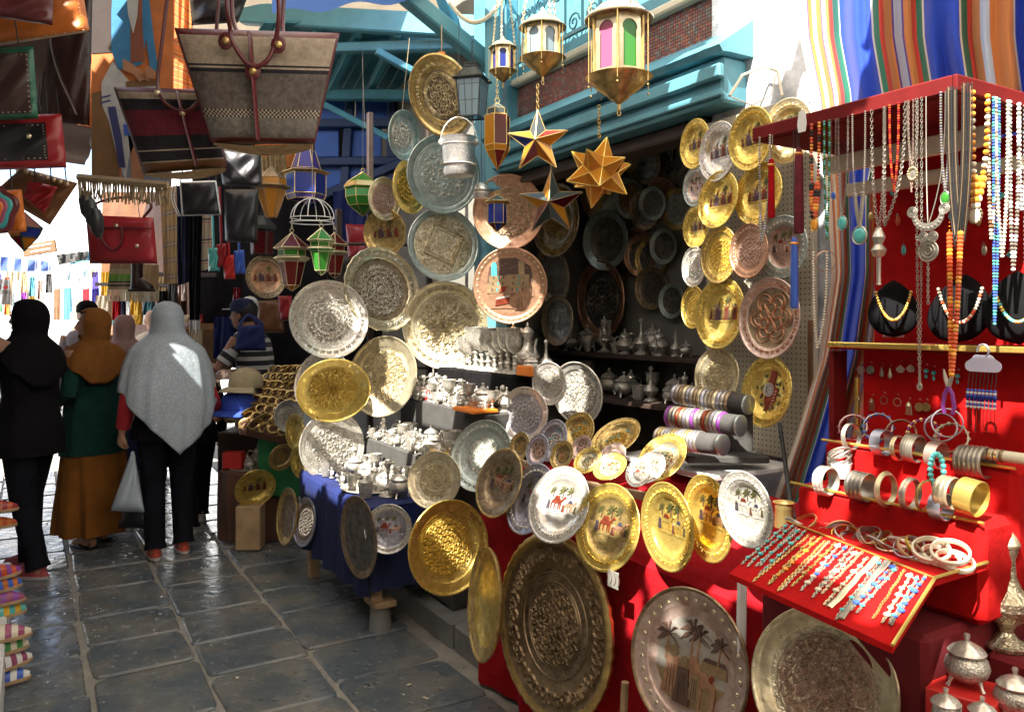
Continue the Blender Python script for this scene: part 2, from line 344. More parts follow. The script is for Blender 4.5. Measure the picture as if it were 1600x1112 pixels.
    def mesh(s, name, mats, sharp=40):
        me = bpy.data.meshes.new(name); me.from_pydata(s.v, [], s.f)
        for m in (mats if isinstance(mats, (list, tuple)) else [mats]): me.materials.append(MATS[m])
        me.polygons.foreach_set('material_index', s.m); me.polygons.foreach_set('use_smooth', s.s)
        if any(u != (0, 0) for u in s.uv):
            ul = me.uv_layers.new(name='UVMap'); 
            for lp in me.loops: ul.data[lp.index].uv = s.uv[lp.vertex_index]
        me.update()
        if any(s.s): me.set_sharp_from_angle(angle=R(sharp))
        return me
    def build(s, name, mats, parent=None, world=False, loc=None, sharp=40):
        return link(name, s.mesh(name, mats, sharp), parent, world, loc)
def link(name, me, parent=None, world=False, loc=None):
    o = bpy.data.objects.new(name, me); COL.objects.link(o)
    if parent is not None:
        o.parent = parent
        if world: o.matrix_parent_inverse = basis(parent).inverted()
    if loc is not None: o.location = loc
    return o
def basis(o):
    m = Matrix.LocRotScale(o.location, o.rotation_euler if o.rotation_mode != 'QUATERNION' else o.rotation_quaternion, o.scale)
    return m
def tag(o, label=None, cat=None, group=None, kind=None):
    if label: o['label'] = label
    if cat: o['category'] = cat
    if group: o['group'] = group
    if kind: o['kind'] = kind
    return o
def thing(name, label, cat, loc=(0, 0, 0), rot=(0, 0, 0), scale=1.0, group=None, M=None):
    o = bpy.data.objects.new(name, None); COL.objects.link(o); o.empty_display_size = 0.05
    o.location = loc; o.scale = (scale, scale, scale) if not isinstance(scale, (tuple, list)) else scale
    if M is not None: o.rotation_mode = 'QUATERNION'; o.rotation_quaternion = M.to_quaternion()
    else: o.rotation_euler = rot
    return tag(o, label, cat, group)
def dup(root, label, loc=None, M=None, scale=None, group=None, rz=None):
    r = root.copy(); COL.objects.link(r)
    def rec(src, dst):
        for ch in src.children:
            c = ch.copy(); COL.objects.link(c); c.parent = dst; rec(ch, c)
    rec(root, r)
    r['label'] = label
    if group: r['group'] = group
    if loc is not None: r.location = loc
    if rz is not None: r.rotation_mode = 'XYZ'; r.rotation_euler = (0, 0, rz)
    if M is not None: r.rotation_mode = 'QUATERNION'; r.rotation_quaternion = M.to_quaternion()
    if scale is not None: r.scale = (scale,) * 3
    return r
def struct(name, mb, mats, **k): return tag(mb.build(name, mats, **k), kind='structure')
def sag(a, b, n=12, drop=0.1):
    a = Vector(a); b = Vector(b); return [a.lerp(b, i / n) - Vector((0, 0, drop * 4 * (i / n) * (1 - i / n))) for i in range(n + 1)]
def chain_mb(mb, a, b, link_len=0.02, r=0.0016, mat=0, drop=0.0):
    a = Vector(a); b = Vector(b); L = (b - a).length; k = max(2, int(L / (link_len * 0.72)))
    P = sag(a, b, k, drop)
    for i in range(k):
        p = (P[i] + P[i + 1]) / 2; d = (P[i + 1] - P[i]).normalized()
        x = d.cross(Vector((0.3, 1, 0.1))); x.normalize()
        if i % 2: x = d.cross(x)
        h = link_len / 2; ww = link_len * 0.28
        loop = [p + d * (h * math.cos(q)) + x * (ww * math.sin(q)) for q in [2 * PI * j / 8 for j in range(8)]]
        mb.tube(loop, r, 4, mat, True, closed=True)
    return mb
# ------------------------------------------------------------------ the street
SM = Matrix.Rotation(RZ, 4, 'Z')
def sb(mb, s0, s1, t0, t1, z0, z1, mat=0, b=0.0):
    c = (-(s0 + s1) / 2, (t0 + t1) / 2, (z0 + z1) / 2); d = (abs(s1 - s0), abs(t1 - t0), abs(z1 - z0))
    return mb.bbox(c, d, b, mat, SM) if b else mb.box(c, d, mat, SM)
def SP(s, t, z): return SM @ Vector((-s, t, z))
# pecked stone: fine round marks cut into the slabs
_m = MATS['stone']; _t = _m.node_tree; _b = _t.nodes['Principled BSDF']
_tc = _n(_t, 'ShaderNodeTexCoord'); _v = _n(_t, 'ShaderNodeTexVoronoi', i_Scale=16.0, i_Randomness=0.8); _t.links.new(_tc.outputs['Object'], _v.inputs['Vector'])
_mr = _n(_t, 'ShaderNodeMapRange'); _mr.inputs[1].default_value = 0.0; _mr.inputs[2].default_value = 0.22; _t.links.new(_v.outputs['Distance'], _mr.inputs[0])
_bp = _n(_t, 'ShaderNodeBump', i_Strength=0.8, i_Distance=0.008); _t.links.new(_mr.outputs[0], _bp.inputs['Height'])
_old = _b.inputs['Normal'].links[0].from_socket; _t.links.new(_old, _bp.inputs['Normal']); _t.links.new(_bp.outputs[0], _b.inputs['Normal'])
pm('ground_far', (0.22, 0.20, 0.17), 0.8, var=0.3, vs=2, bump=0.5, bs=8)

g = MB().grid(lambda a, b: ((a - .5) * 260, (b - .4) * 260, 0), 26, 26, 0, False)
street = struct('street', g, 'mortar')
def slab(mb, q, h, ch=0.012):
    """an uneven four-sided stone with worn corners and a chamfered top"""
    P = []
    for i in range(4):
        a, b, c = Vector(q[i - 1]), Vector(q[i]), Vector(q[(i + 1) % 4]); k = 0.03 + 0.025 * rnd.random()
        P.append(b + (a - b).normalized() * k); P.append(b + ((a - b).normalized() + (c - b).normalized()) * k * 0.22); P.append(b + (c - b).normalized() * k)
    cen = sum(P, Vector((0, 0))) / len(P); n = len(P)
    top = [p + (cen - p).normalized() * ch for p in P]
    tilt = (rnd.uniform(-.006, .006), rnd.uniform(-.006, .006))
    hz = lambda p: h + (p - cen).dot(Vector(tilt))
    vs = [(p.x, p.y, -0.02) for p in P] + [(p.x, p.y, hz(p) - ch * .7) for p in P] + [(p.x, p.y, hz(p)) for p in top]
    fs = [tuple(range(2 * n, 3 * n))]
    for k in (0, n):
        fs += [(k + i, k + (i + 1) % n, k + n + (i + 1) % n, k + n + i) for i in range(n)]
    return mb.add(vs, fs, 0, False)
tj = [-0.70, -0.24, 0.215, 0.67, 1.14, 1.68]
for k in range(5):
    s = 2.3 + rnd.uniform(0, 0.3)
    while s < 9.5:
        L = rnd.uniform(0.40, 0.58); j = lambda: rnd.uniform(-.011, .011); g_ = rnd.uniform(.008, .014)
        q = [ST(s + g_ + j(), tj[k] + g_ + j()), ST(s + L - g_ + j(), tj[k] + g_ + j()), ST(s + L - g_ + j(), tj[k + 1] - g_ + j()), ST(s + g_ + j(), tj[k + 1] - g_ + j())]
        slab(MB(), [(p.x, p.y) for p in q][::-1], 0.014 + rnd.uniform(-.003, .003)).build('paving_stone', 'stone', street)
        s += L
# raised step along the shop with its kerb stones
mb = MB(); sb(mb, 1.0, 9.0, 1.98, 2.62, -0.02, 0.125)
step = struct('shop_step', mb, 'kerb_stone')
s = 2.2
while s < 8.5:
    L = rnd.uniform(0.5, 0.8); mb = MB(); sb(mb, s + .006, s + L - .006, 1.75 + rnd.uniform(-.006, .006), 1.975, -0.02, 0.13 + rnd.uniform(-.003, .004), 0, 0.012)
    mb.build('kerb_piece', 'kerb_stone', step); s += L

# ------------------------------------------------------------------ the shop's house
shop = thing('shop_building', 'turquoise and white shop house with dark open front on the right', 'building', ST(2.6, 2.6, 0))
def part(name, mats, parent, fn):
    mb = MB(); fn(mb); return mb.build(name, mats, parent, True)
part('white_wall', 'plaster_peel', shop, lambda m: sb(m, -0.6, 2.60, 2.6, 2.85, 0, 5.0))['label'] = 'peeling white plaster wall'
part('pillar', 'turq_worn', shop, lambda m: sb(m, 4.36, 4.80, 2.58, 2.66, 0, 4.6))
part('upper_wall', 'turq_worn', shop, lambda m: sb(m, 2.603, 4.355, 2.66, 2.9, 3.10, 4.6))
part('lintel', 'turq', shop, lambda m: (sb(m, 2.40, 4.36, 2.46, 2.72, 2.51, 2.70, 0, 0.01), sb(m, 2.38, 4.37, 2.42, 2.455, 2.60, 2.66, 0, 0.008), sb(m, 2.39, 4.37, 2.44, 2.457, 2.53, 2.56, 0, 0.006)))
def _ledge(m):
    p = [(2.42, 2.70), (2.40, 2.725), (2.60, 2.86), (2.66, 2.86), (2.66, 2.703), (2.46, 2.703)]
    vs = [SP(s_, t, z) for s_ in (2.36, 4.38) for t, z in p]; n = len(p)
    m.add(vs, [tuple(range(n)), tuple(range(2 * n - 1, n - 1, -1))] + [(i, n + i, n + (i + 1) % n, (i + 1) % n) for i in range(n)])
part('sloping_ledge', 'turq_worn', shop, _ledge)
part('upper_moulding', 'cream', shop, lambda m: sb(m, 2.58, 4.355, 2.60, 2.68, 3.075, 3.12, 0, 0.01))
# mosaic: little red, brown and grey tiles, each one set in the band
pm('tile_red', (0.20, 0.055, 0.05), 0.45, var=0.35, vs=3); pm('tile_brown', (0.13, 0.075, 0.06), 0.45, var=0.3, vs=3); pm('tile_grey', (0.17, 0.15, 0.14), 0.45, var=0.3, vs=3); pm('tile_orange', (0.30, 0.10, 0.06), 0.45, var=0.3, vs=3)
band = part('mosaic_band', 'mortar', shop, lambda m: sb(m, 2.603, 4.355, 2.655, 2.70, 2.855, 3.08))
mos = MB(); tl = []
ss = 2.61
while ss < 4.34:
    zz = 2.863
    while zz < 3.065:
        sb(mos, ss + .0012, ss + .0152, 2.651, 2.66, zz + .0012, zz + .0152, rnd.choice([0, 0, 0, 1, 1, 2, 3])); zz += .0165
    ss += .0165
o = mos.build('mosaic_tiles', ['tile_red', 'tile_brown', 'tile_grey', 'tile_orange'], shop, True); o['kind'] = 'stuff'
# inside of the shop
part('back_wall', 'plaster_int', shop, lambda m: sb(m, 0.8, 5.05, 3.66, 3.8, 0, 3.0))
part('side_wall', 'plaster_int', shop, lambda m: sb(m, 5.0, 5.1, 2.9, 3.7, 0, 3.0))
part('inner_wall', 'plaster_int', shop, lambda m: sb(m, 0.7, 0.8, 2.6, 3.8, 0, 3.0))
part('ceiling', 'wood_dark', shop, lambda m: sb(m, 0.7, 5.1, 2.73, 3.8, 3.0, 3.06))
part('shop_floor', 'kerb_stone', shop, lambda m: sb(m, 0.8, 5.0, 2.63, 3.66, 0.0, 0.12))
part('inner_shelf', 'wood_dark', shop, lambda m: sb(m, 2.0, 4.99, 3.30, 3.655, 1.345, 1.375, 0, 0.004))
part('inner_shelf', 'wood_dark', shop, lambda m: sb(m, 2.0, 4.99, 3.20, 3.655, 1.06, 1.09, 0, 0.004))
part('inner_shelf', 'wood_dark', shop, lambda m: sb(m, 2.0, 4.99, 3.15, 3.655, 0.70, 0.73, 0, 0.004))
part('roller_box', 'wood_dark', shop, lambda m: sb(m, 2.62, 4.34, 2.56, 2.72, 2.44, 2.505, 0, 0.01))
part('roof_parapet', 'plaster', shop, lambda m: sb(m, -0.6, 4.8, 2.55, 2.9, 5.003, 5.1))
# wrought iron scrolls of the upper window
grl = thing('window_grille', 'turquoise wrought iron window grille with curled scrolls', 'grille', ST(3.7, 2.5, 3.13))
for i in range(7):
    mb = MB(); s0 = 3.28 + i * 0.16
    mb.tube([SP(s0, 2.50, 3.13), SP(s0, 2.50, 3.75)], 0.008, 6); mb.build('grille_bar', 'turq', grl, True)
    for sg in (1, -1):
        mb = MB()
        pts = [SP(s0 + .08 + sg * (0.055 - 0.045 * q / 16) * math.cos(q * .62), 2.50, 3.30 + sg * 0.1 + (0.055 - 0.045 * q / 16) * math.sin(q * .62)) for q in range(17)]
        mb.tube(pts, 0.006, 5); mb.build('scroll', 'turq', grl, True)
part('grille_rail', 'turq', grl, lambda m: sb(m, 3.2, 4.33, 2.49, 2.51, 3.135, 3.155))
part('grille_rail', 'turq', grl, lambda m: sb(m, 3.2, 4.33, 2.49, 2.51, 3.72, 3.74))

# neighbouring house further along, its timber awning and blue door frames
nb = thing('neighbour_building', 'dark shopfront beyond the turquoise pillar hung with wares', 'building', ST(7.0, 2.9, 0))
part('wall', 'plaster_int', nb, lambda m: sb(m, 4.85, 12.0, 2.9, 3.2, 0, 5.2))
aw = thing('timber_awning', 'turquoise timber awning roof on beams and struts above the trays', 'awning', W(640, 120, 6.2))
def beam(a, b, w_, h_, mat='turq', nm='beam', par=None): 
    mb = MB(); mb.bar(W(*a), W(*b), w_, h_); return mb.build(nm, mat, par or aw, True)
beam((380, 22, 6.4), (800, 48, 5.6), 0.10, 0.16)
beam((430, 62, 6.8), (800, 74, 6.0), 0.09, 0.12)
beam((520, 76, 6.3), (800, 70, 5.7), 0.09, 0.07)
beam((380, 148, 7.4), (740, 150, 6.8), 0.10, 0.09, 'turq_dark')
for i in range(7):
    x = 395 + i * 62
    beam((x + 40, 52, 6.2), (x - 8, 150, 7.3), 0.06, 0.08, 'turq_dark', 'rafter')
    mb = MB(); mb.bar(W(x - 6, 146, 7.27), W(x - 9, 152, 7.34), 0.062, 0.03); mb.build('rafter_end', 'white', aw, True)
mb = MB(); 
for i in range(24):
    x0 = 360 + i * 18
    a, b, c, d_ = W(x0 + 52, 36, 6.15), W(x0 + 69, 37, 6.15), W(x0 + 10, 142, 7.45), W(x0 - 6.5, 142, 7.45); dz = Vector((0, 0, .02))
    m1 = MB(); m1.add([a, b, c, d_, a + dz, b + dz, c + dz, d_ + dz], [(0, 1, 2, 3), (7, 6, 5, 4), (0, 4, 5, 1), (1, 5, 6, 2), (2, 6, 7, 3), (3, 7, 4, 0)]); m1.build('roof_board', 'turq_dark', aw, True)
beam((628, -12, 4.9), (778, 112, 5.2), 0.11, 0.10, 'turq', 'strut')
beam((686, -20, 5.3), (712, 52, 5.5), 0.08, 0.08, 'turq', 'strut')
beam((588, 80, 5.9), (652, 116, 6.0), 0.06, 0.05, 'turq', 'strut')
beam((500, 160, 6.9), (608, 216, 6.8), 0.06, 0.05, 'turq_dark', 'strut')
beam((770, -20, 5.0), (772, 300, 5.0), 0.10, 0.10, 'turq', 'post')
mb = MB(); mb.tube(sag(W(690, -20, 5.0), W(790, -10, 4.9), 16, 0.2), 0.014, 6); mb.build('pipe', 'cream', aw, True)
fr = thing('blue_shopfront', 'blue painted window frame with plain blue panels behind the lanterns', 'shopfront', W(560, 330, 7.4))
mb = MB(); mb.grid(lambda a, b: W(470 + 180 * a, 140 + 200 * b, 7.5), 2, 2, 0, False)
q = [W(470, 140, 7.5), W(650, 140, 7.5), W(650, 500, 7.5), W(470, 500, 7.5)]
for (x0, x1, y0, y1) in ((492, 544, 158, 188), (556, 608, 158, 188), (492, 530, 200, 246), (540, 596, 200, 246), (500, 536, 262, 312), (545, 594, 262, 312)):
    mb = MB(); a = W(x0, y0, 7.46); b = W(x1, y1, 7.46); mb.bbox((a + b) / 2, (b.x - a.x, 0.03, a.z - b.z), 0.006); mb.build('panel', 'blue_paint', fr, True)
for a, b, w_ in (((470, 195, 7.4), (640, 193, 7.4), .10), ((470, 254, 7.4), (640, 252, 7.4), .10), ((478, 150, 7.42), (478, 330, 7.42), .12), ((548, 150, 7.42), (536, 330, 7.42), .07), ((614, 150, 7.42), (610, 330, 7.42), .12), ((480, 318, 7.38), (640, 250, 7.36), .12)):
    beam(a, b, w_, 0.08, 'navy_paint', 'frame_bar', fr)

# ------------------------------------------------------------------ left side, behind the camera and far down the street
lh = thing('shop_row', 'whitewashed row of shops lining the left side of the street', 'building', ST(2, -1.3, 0))
part('wall', 'plaster', lh, lambda m: sb(m, -6.5, 9.0, -1.6, -1.25, 0, 3.75))
for i in range(5): part('doorway', 'wood_dark', lh, lambda m: sb(m, -5.5 + i * 2.6, -4.1 + i * 2.6, -1.25, -1.19, 0, 2.4, 0, 0.02))
rb = thing('corner_house', 'whitewashed house right of the jewellery stand behind striped cloth', 'building', ST(-3, 2.7, 0))
part('wall', 'plaster', rb, lambda m: sb(m, -6.5, -0.62, 2.6, 2.9, 0, 4.4))
for i in range(2): part('doorway', 'wood_dark', rb, lambda m: sb(m, -5.8 + i * 2.6, -4.4 + i * 2.6, 2.54, 2.6, 0, 2.4, 0, 0.02))
pm('tile_pale', (0.55, 0.64, 0.66), 0.6, var=0.1); pm('whitewash', (0.66, 0.66, 0.66), 0.9, var=0.03, bump=0.3, bs=6)
fb = thing('end_house', 'sunlit white house closing the far end of the street', 'building', W(100, 500, 34))
def _fw(m): m.bbox((W(90, 300, 36).x, 37, 4.0), (14, 1.0, 8.0), 0.05)
part('wall', 'whitewash', fb, _fw)
for x in (40, 100):
    p = W(x, 380, 35.9); part('window', 'tile_pale', fb, lambda m: m.bbox((p.x, 36.46, p.z), (0.7, 0.12, 1.3), 0.02))
fs_ = thing('pale_house', 'pale sunlit house on the right far down the street', 'building', ST(19, 3.0, 0))
part('wall', 'plaster', fs_, lambda m: sb(m, 12.1, 30, 2.95, 3.3, 0, 5.5))
fl_ = thing('low_house', 'pale sunlit house on the left far down the street', 'building', ST(19, -2.0, 0))
part('wall', 'plaster', fl_, lambda m: sb(m, 12.1, 30, -2.4, -2.0, 0, 3.2))

# ------------------------------------------------------------------ cloth roof added over the street, holes cut along sun rays to place light patches
LIT = [(600, 590, 5.1, .20), (520, 695, 4.85, .28), (600, 715, 4.6, .36), (680, 650, 4.9, .30), (725, 590, 5.2, .28), (800, 515, 5.2, .24), (765, 625, 4.95, .14), (640, 600, 5.1, .12),
       (412, 700, 5.8, .08), (545, 490, 5.1, .08),
       (885, 600, 4.5, .10), (790, 660, 4.4, .06), (960, 722, 3.05, .11), (1040, 720, 2.8, .13), (1085, 650, 3.05, .07), (1140, 665, 2.95, .05), (1110, 725, 2.9, .08),
       (895, 762, 2.85, .08), (962, 796, 2.68, .08), (1040, 800, 2.42, .15), (1108, 800, 2.28, .13), (1165, 790, 2.16, .12), (880, 770, 2.9, .09), (700, 840, 3.4, .08), (620, 480, 5.2, .10),
       (1020, 950, 2.22, .055), (965, 905, 2.55, .05), (1110, 885, 2.3, .05), (735, 850, 3.36, .05), (745, 690, 3.9, .06),
       (1320, 690, 1.88, .05), (1430, 715, 1.72, .05), (1520, 770, 1.58, .06), (1300, 770, 1.85, .05), (1290, 850, 1.7, .05), (1330, 880, 1.6, .06), (1400, 935, 1.48, .07), (1510, 850, 1.52, .04),
       (1470, 250, 1.68, .10), (1560, 300, 1.62, .16), (1395, 330, 1.85, .07), (1560, 160, 1.68, .16),
       (850, 60, 3.3, .16), (965, 70, 2.8, .20), (785, 110, 3.8, .10), (840, 215, 3.3, .10), (715, 245, 4.4, .10),
       (1075, 115, 3.5, .10), (1195, 30, 3.35, .24), (1275, 60, 2.85, .20), (1310, 150, 2.8, .10), (1180, 130, 3.4, .15), (268, 1050, 3.64, .035)]
ZC = 3.6
HOLE = [(W(px, py, d), r) for (px, py, d, r) in LIT]
def opened(c):
    for p, r in HOLE:
        v = c - p
        if (v - SUN * v.dot(SUN)).length_squared < r * r * 1.1: return True
    return False
pm('tarp', (0.74, 0.63, 0.48), 0.8, var=0.12, vs=1.2, bump=0.3, bs=10, trans=0.46)  # warm translucent cloth, tints the fill light under the added canopy
cs = 0.035; verts = {}; vl = []; fl = []
def gv(i, j):
    if (i, j) not in verts:
        s_, t_ = -6.0 + i * cs, -1.25 + j * cs; p = ST(s_, t_, ZC + 0.012 * math.sin(s_ * 5) * math.sin(t_ * 4)); verts[(i, j)] = len(vl); vl.append(p)
    return verts[(i, j)]
for i in range(int(12.2 / cs)):
    for j in range(int(3.62 / cs)):
        c = ST(-6.0 + (i + .5) * cs, -1.25 + (j + .5) * cs, ZC)
        if c.y > 4.95 or opened(c): continue
        fl.append((gv(i, j), gv(i + 1, j), gv(i + 1, j + 1), gv(i, j + 1)))
mb = MB(); mb.add(vl, fl, 0, True)
tag(mb.build('sun_patch_canopy', 'tarp'), 'unseen cream canopy added over the street, holes cut to place sun patches', 'canopy')
bt = MB()
def _tp(a, b): p = W(425 + 235 * a, 22 - 24 * a - 70 * b, 4.6 + .25 * a); return p + Vector((0, 0, 0.02 * math.sin(a * 14) * (1 - b)))
stripes('tarp_blue', [(0, (0.10, 0.22, 0.62)), (0.45, (0.62, 0.72, 0.85)), (0.62, (0.08, 0.20, 0.60))], axis='V', trans=0.5)
bt.grid(_tp, 24, 4); tag(bt.build('awning_valance', 'tarp_blue'), 'blue and white cloth edge hanging from the canopy at the top', 'awning')

mb = MB(); _aw = lambda a, b: ST(1.2 + 7.2 * a, -1.24 + 1.66 * b, 3.14 - .12 * b + .02 * math.sin(a * 40) * b); mb.grid(_aw, 170, 40, skip=lambda a, b: opened(_aw(a, b))); tag(mb.build('stall_shade_awning', 'brown_cloth'), 'brown awning over the bag stall, added to darken it, pierced for sun patches', 'awning')  # awning added to darken the stall, open where sun rays must pass
bb_ = thing('fill_blocking_house', 'unseen whitewashed house added behind the viewer to block sky light', 'building', ST(-7, .5, 0)); part('wall', 'plaster', bb_, lambda m: sb(m, -7.2, -6.9, -1.6, 2.9, 0, 4.2)); part('doorway', 'wood_dark', bb_, lambda m: sb(m, -6.9, -6.84, -.2, 1.4, 0, 2.5, 0, .02))  # unseen house added behind the camera, cuts frontal sky fill
pm('tarp_brown', (0.34, 0.27, 0.19), 0.85, var=0.15, bump=0.3, bs=10, trans=0.4)
mb = MB(); mb.grid(lambda a, b: ST(5.3 + 5.2 * a, -1.2 + 4.05 * b, 4.12 + .05 * math.sin(a * 20)), 20, 10); tag(mb.build('lane_sun_blocker', 'tarp_brown'), 'dark cloth roof added over the far lane to block the sun', 'canopy')  # roof added to keep direct sun off the far stalls
mb = MB(); r9 = random.Random(9)
for i in range(170): p = ST(r9.uniform(2.6, 7.5), r9.uniform(-.05, 1.7), .016); q = r9.uniform(.002, .007); mb.ell(p, (q, q * r9.uniform(.5, 1), q * .5), 5, 4, r9.choice((0, 0, 1, 2)))
for i in range(9): p = ST(r9.uniform(2.8, 6), r9.choice((r9.uniform(1.4, 1.72), r9.uniform(-.05, 1.6))), .019); mb.bbox((0, 0, 0), (r9.uniform(.01, .03), r9.uniform(.008, .02), .0015), .0004, 3, Matrix.Translation(p) @ Matrix.Rotation(r9.uniform(0, 6), 4, 'Z') @ Matrix.Rotation(.15, 4, 'X'))
tag(mb.build('grit', ['mortar', 'kerb_stone', 'wood_dark', 'cream']), 'grit and tiny scraps scattered over the paving', 'grit', kind='stuff')
# ------------------------------------------------------------------ trays and plates (unit radius, front towards +z)
def ridge(mb, pts, w=0.012, h=0.012, z=0.0, mat=0, closed=False):
    """a chased line: a low roof-shaped ridge along a 2-D polyline"""
    n = len(pts); vs = []; fs = []
    for i in range(n):
        a = pts[(i - 1) % n if closed else max(i - 1, 0)]; b = pts[(i + 1) % n if closed else min(i + 1, n - 1)]
        dx, dy = b[0] - a[0], b[1] - a[1]; L = math.hypot(dx, dy) or 1; nx, ny = -dy / L * w / 2, dx / L * w / 2; x, y = pts[i]
        vs += [(x + nx, y + ny, z), (x, y, z + h), (x - nx, y - ny, z)]
    for i in range(n if closed else n - 1):
        a = 3 * i; b = 3 * ((i + 1) % n); fs += [(a, a + 1, b + 1, b), (a + 1, a + 2, b + 2, b + 1)]
    mb.add(vs, fs, mat, False)
def circ(r, n=40, cx=0, cy=0): return [(cx + r * math.cos(2 * PI * i / n), cy + r * math.sin(2 * PI * i / n)) for i in range(n)]
def curl(cx, cy, a0, size, turns=1.2, n=9, sgn=1):
    return [(cx + size * (1 - .8 * i / n) * math.cos(a0 + sgn * turns * 2 * PI * i / n), cy + size * (1 - .8 * i / n) * math.sin(a0 + sgn * turns * 2 * PI * i / n)) for i in range(n + 1)]
PROF = {  # (well, rim, lip) profiles: well ends where the rim begins
    'tray': ([(0, -.035), (.3, -.035), (.70, -.03), (.74, -.005)], [(.74, -.005), (.76, .015), (.90, .02), (.945, .05)], [(.945, .05), (.96, .075), (.985, .08), (1, .065), (.995, .04), (.96, .0), (.72, -.06), (0, -.065)]),
    'deep': ([(0, -.12), (.45, -.12), (.58, -.105), (.66, -.03)], [(.66, -.03), (.69, .0), (.93, .03)], [(.93, .03), (.96, .05), (.985, .05), (1, .035), (.985, .01), (.68, -.05), (.6, -.15), (0, -.155)]),
    'flat': ([(0, 0), (.5, 0), (.82, .004)], [(.82, .004), (.84, .018), (.94, .022)], [(.94, .022), (.96, .04), (.985, .042), (1, .03), (.99, .005), (.9, -.02), (0, -.02)]),
    'big':  ([(0, -.01), (.42, -.005), (.56, -.01), (.60, .0)], [(.60, .0), (.62, .012), (.86, .012), (.90, .045)], [(.90, .045), (.93, .075), (.97, .075), (1, .05), (.99, .01), (.9, -.03), (0, -.04)]),
}
WELLZ = {'tray': -.033, 'deep': -.119, 'flat': .001, 'big': -.004}
WELLR = {'tray': .68, 'deep': .56, 'flat': .80, 'big': .57}
RIMZ = {'tray': (.83, .019), 'deep': (.80, .014), 'flat': (.89, .02), 'big': (.74, .013)}
PM = {}
def pmesh(kind, prof, part_, mat, scal=0):
    k = (prof, part_, mat, scal)
    if k not in PM:
        mb = MB(); sc_ = (lambda a: 1 - .02 * (0.5 - 0.5 * math.cos(scal * a))) if scal else None
        mb.lathe(PROF[prof][part_], 56 if not scal else 96, 0, True, sc=sc_); PM[k] = mb.mesh(('well', 'rim', 'lip')[part_], mat, 50)
    return PM[k]
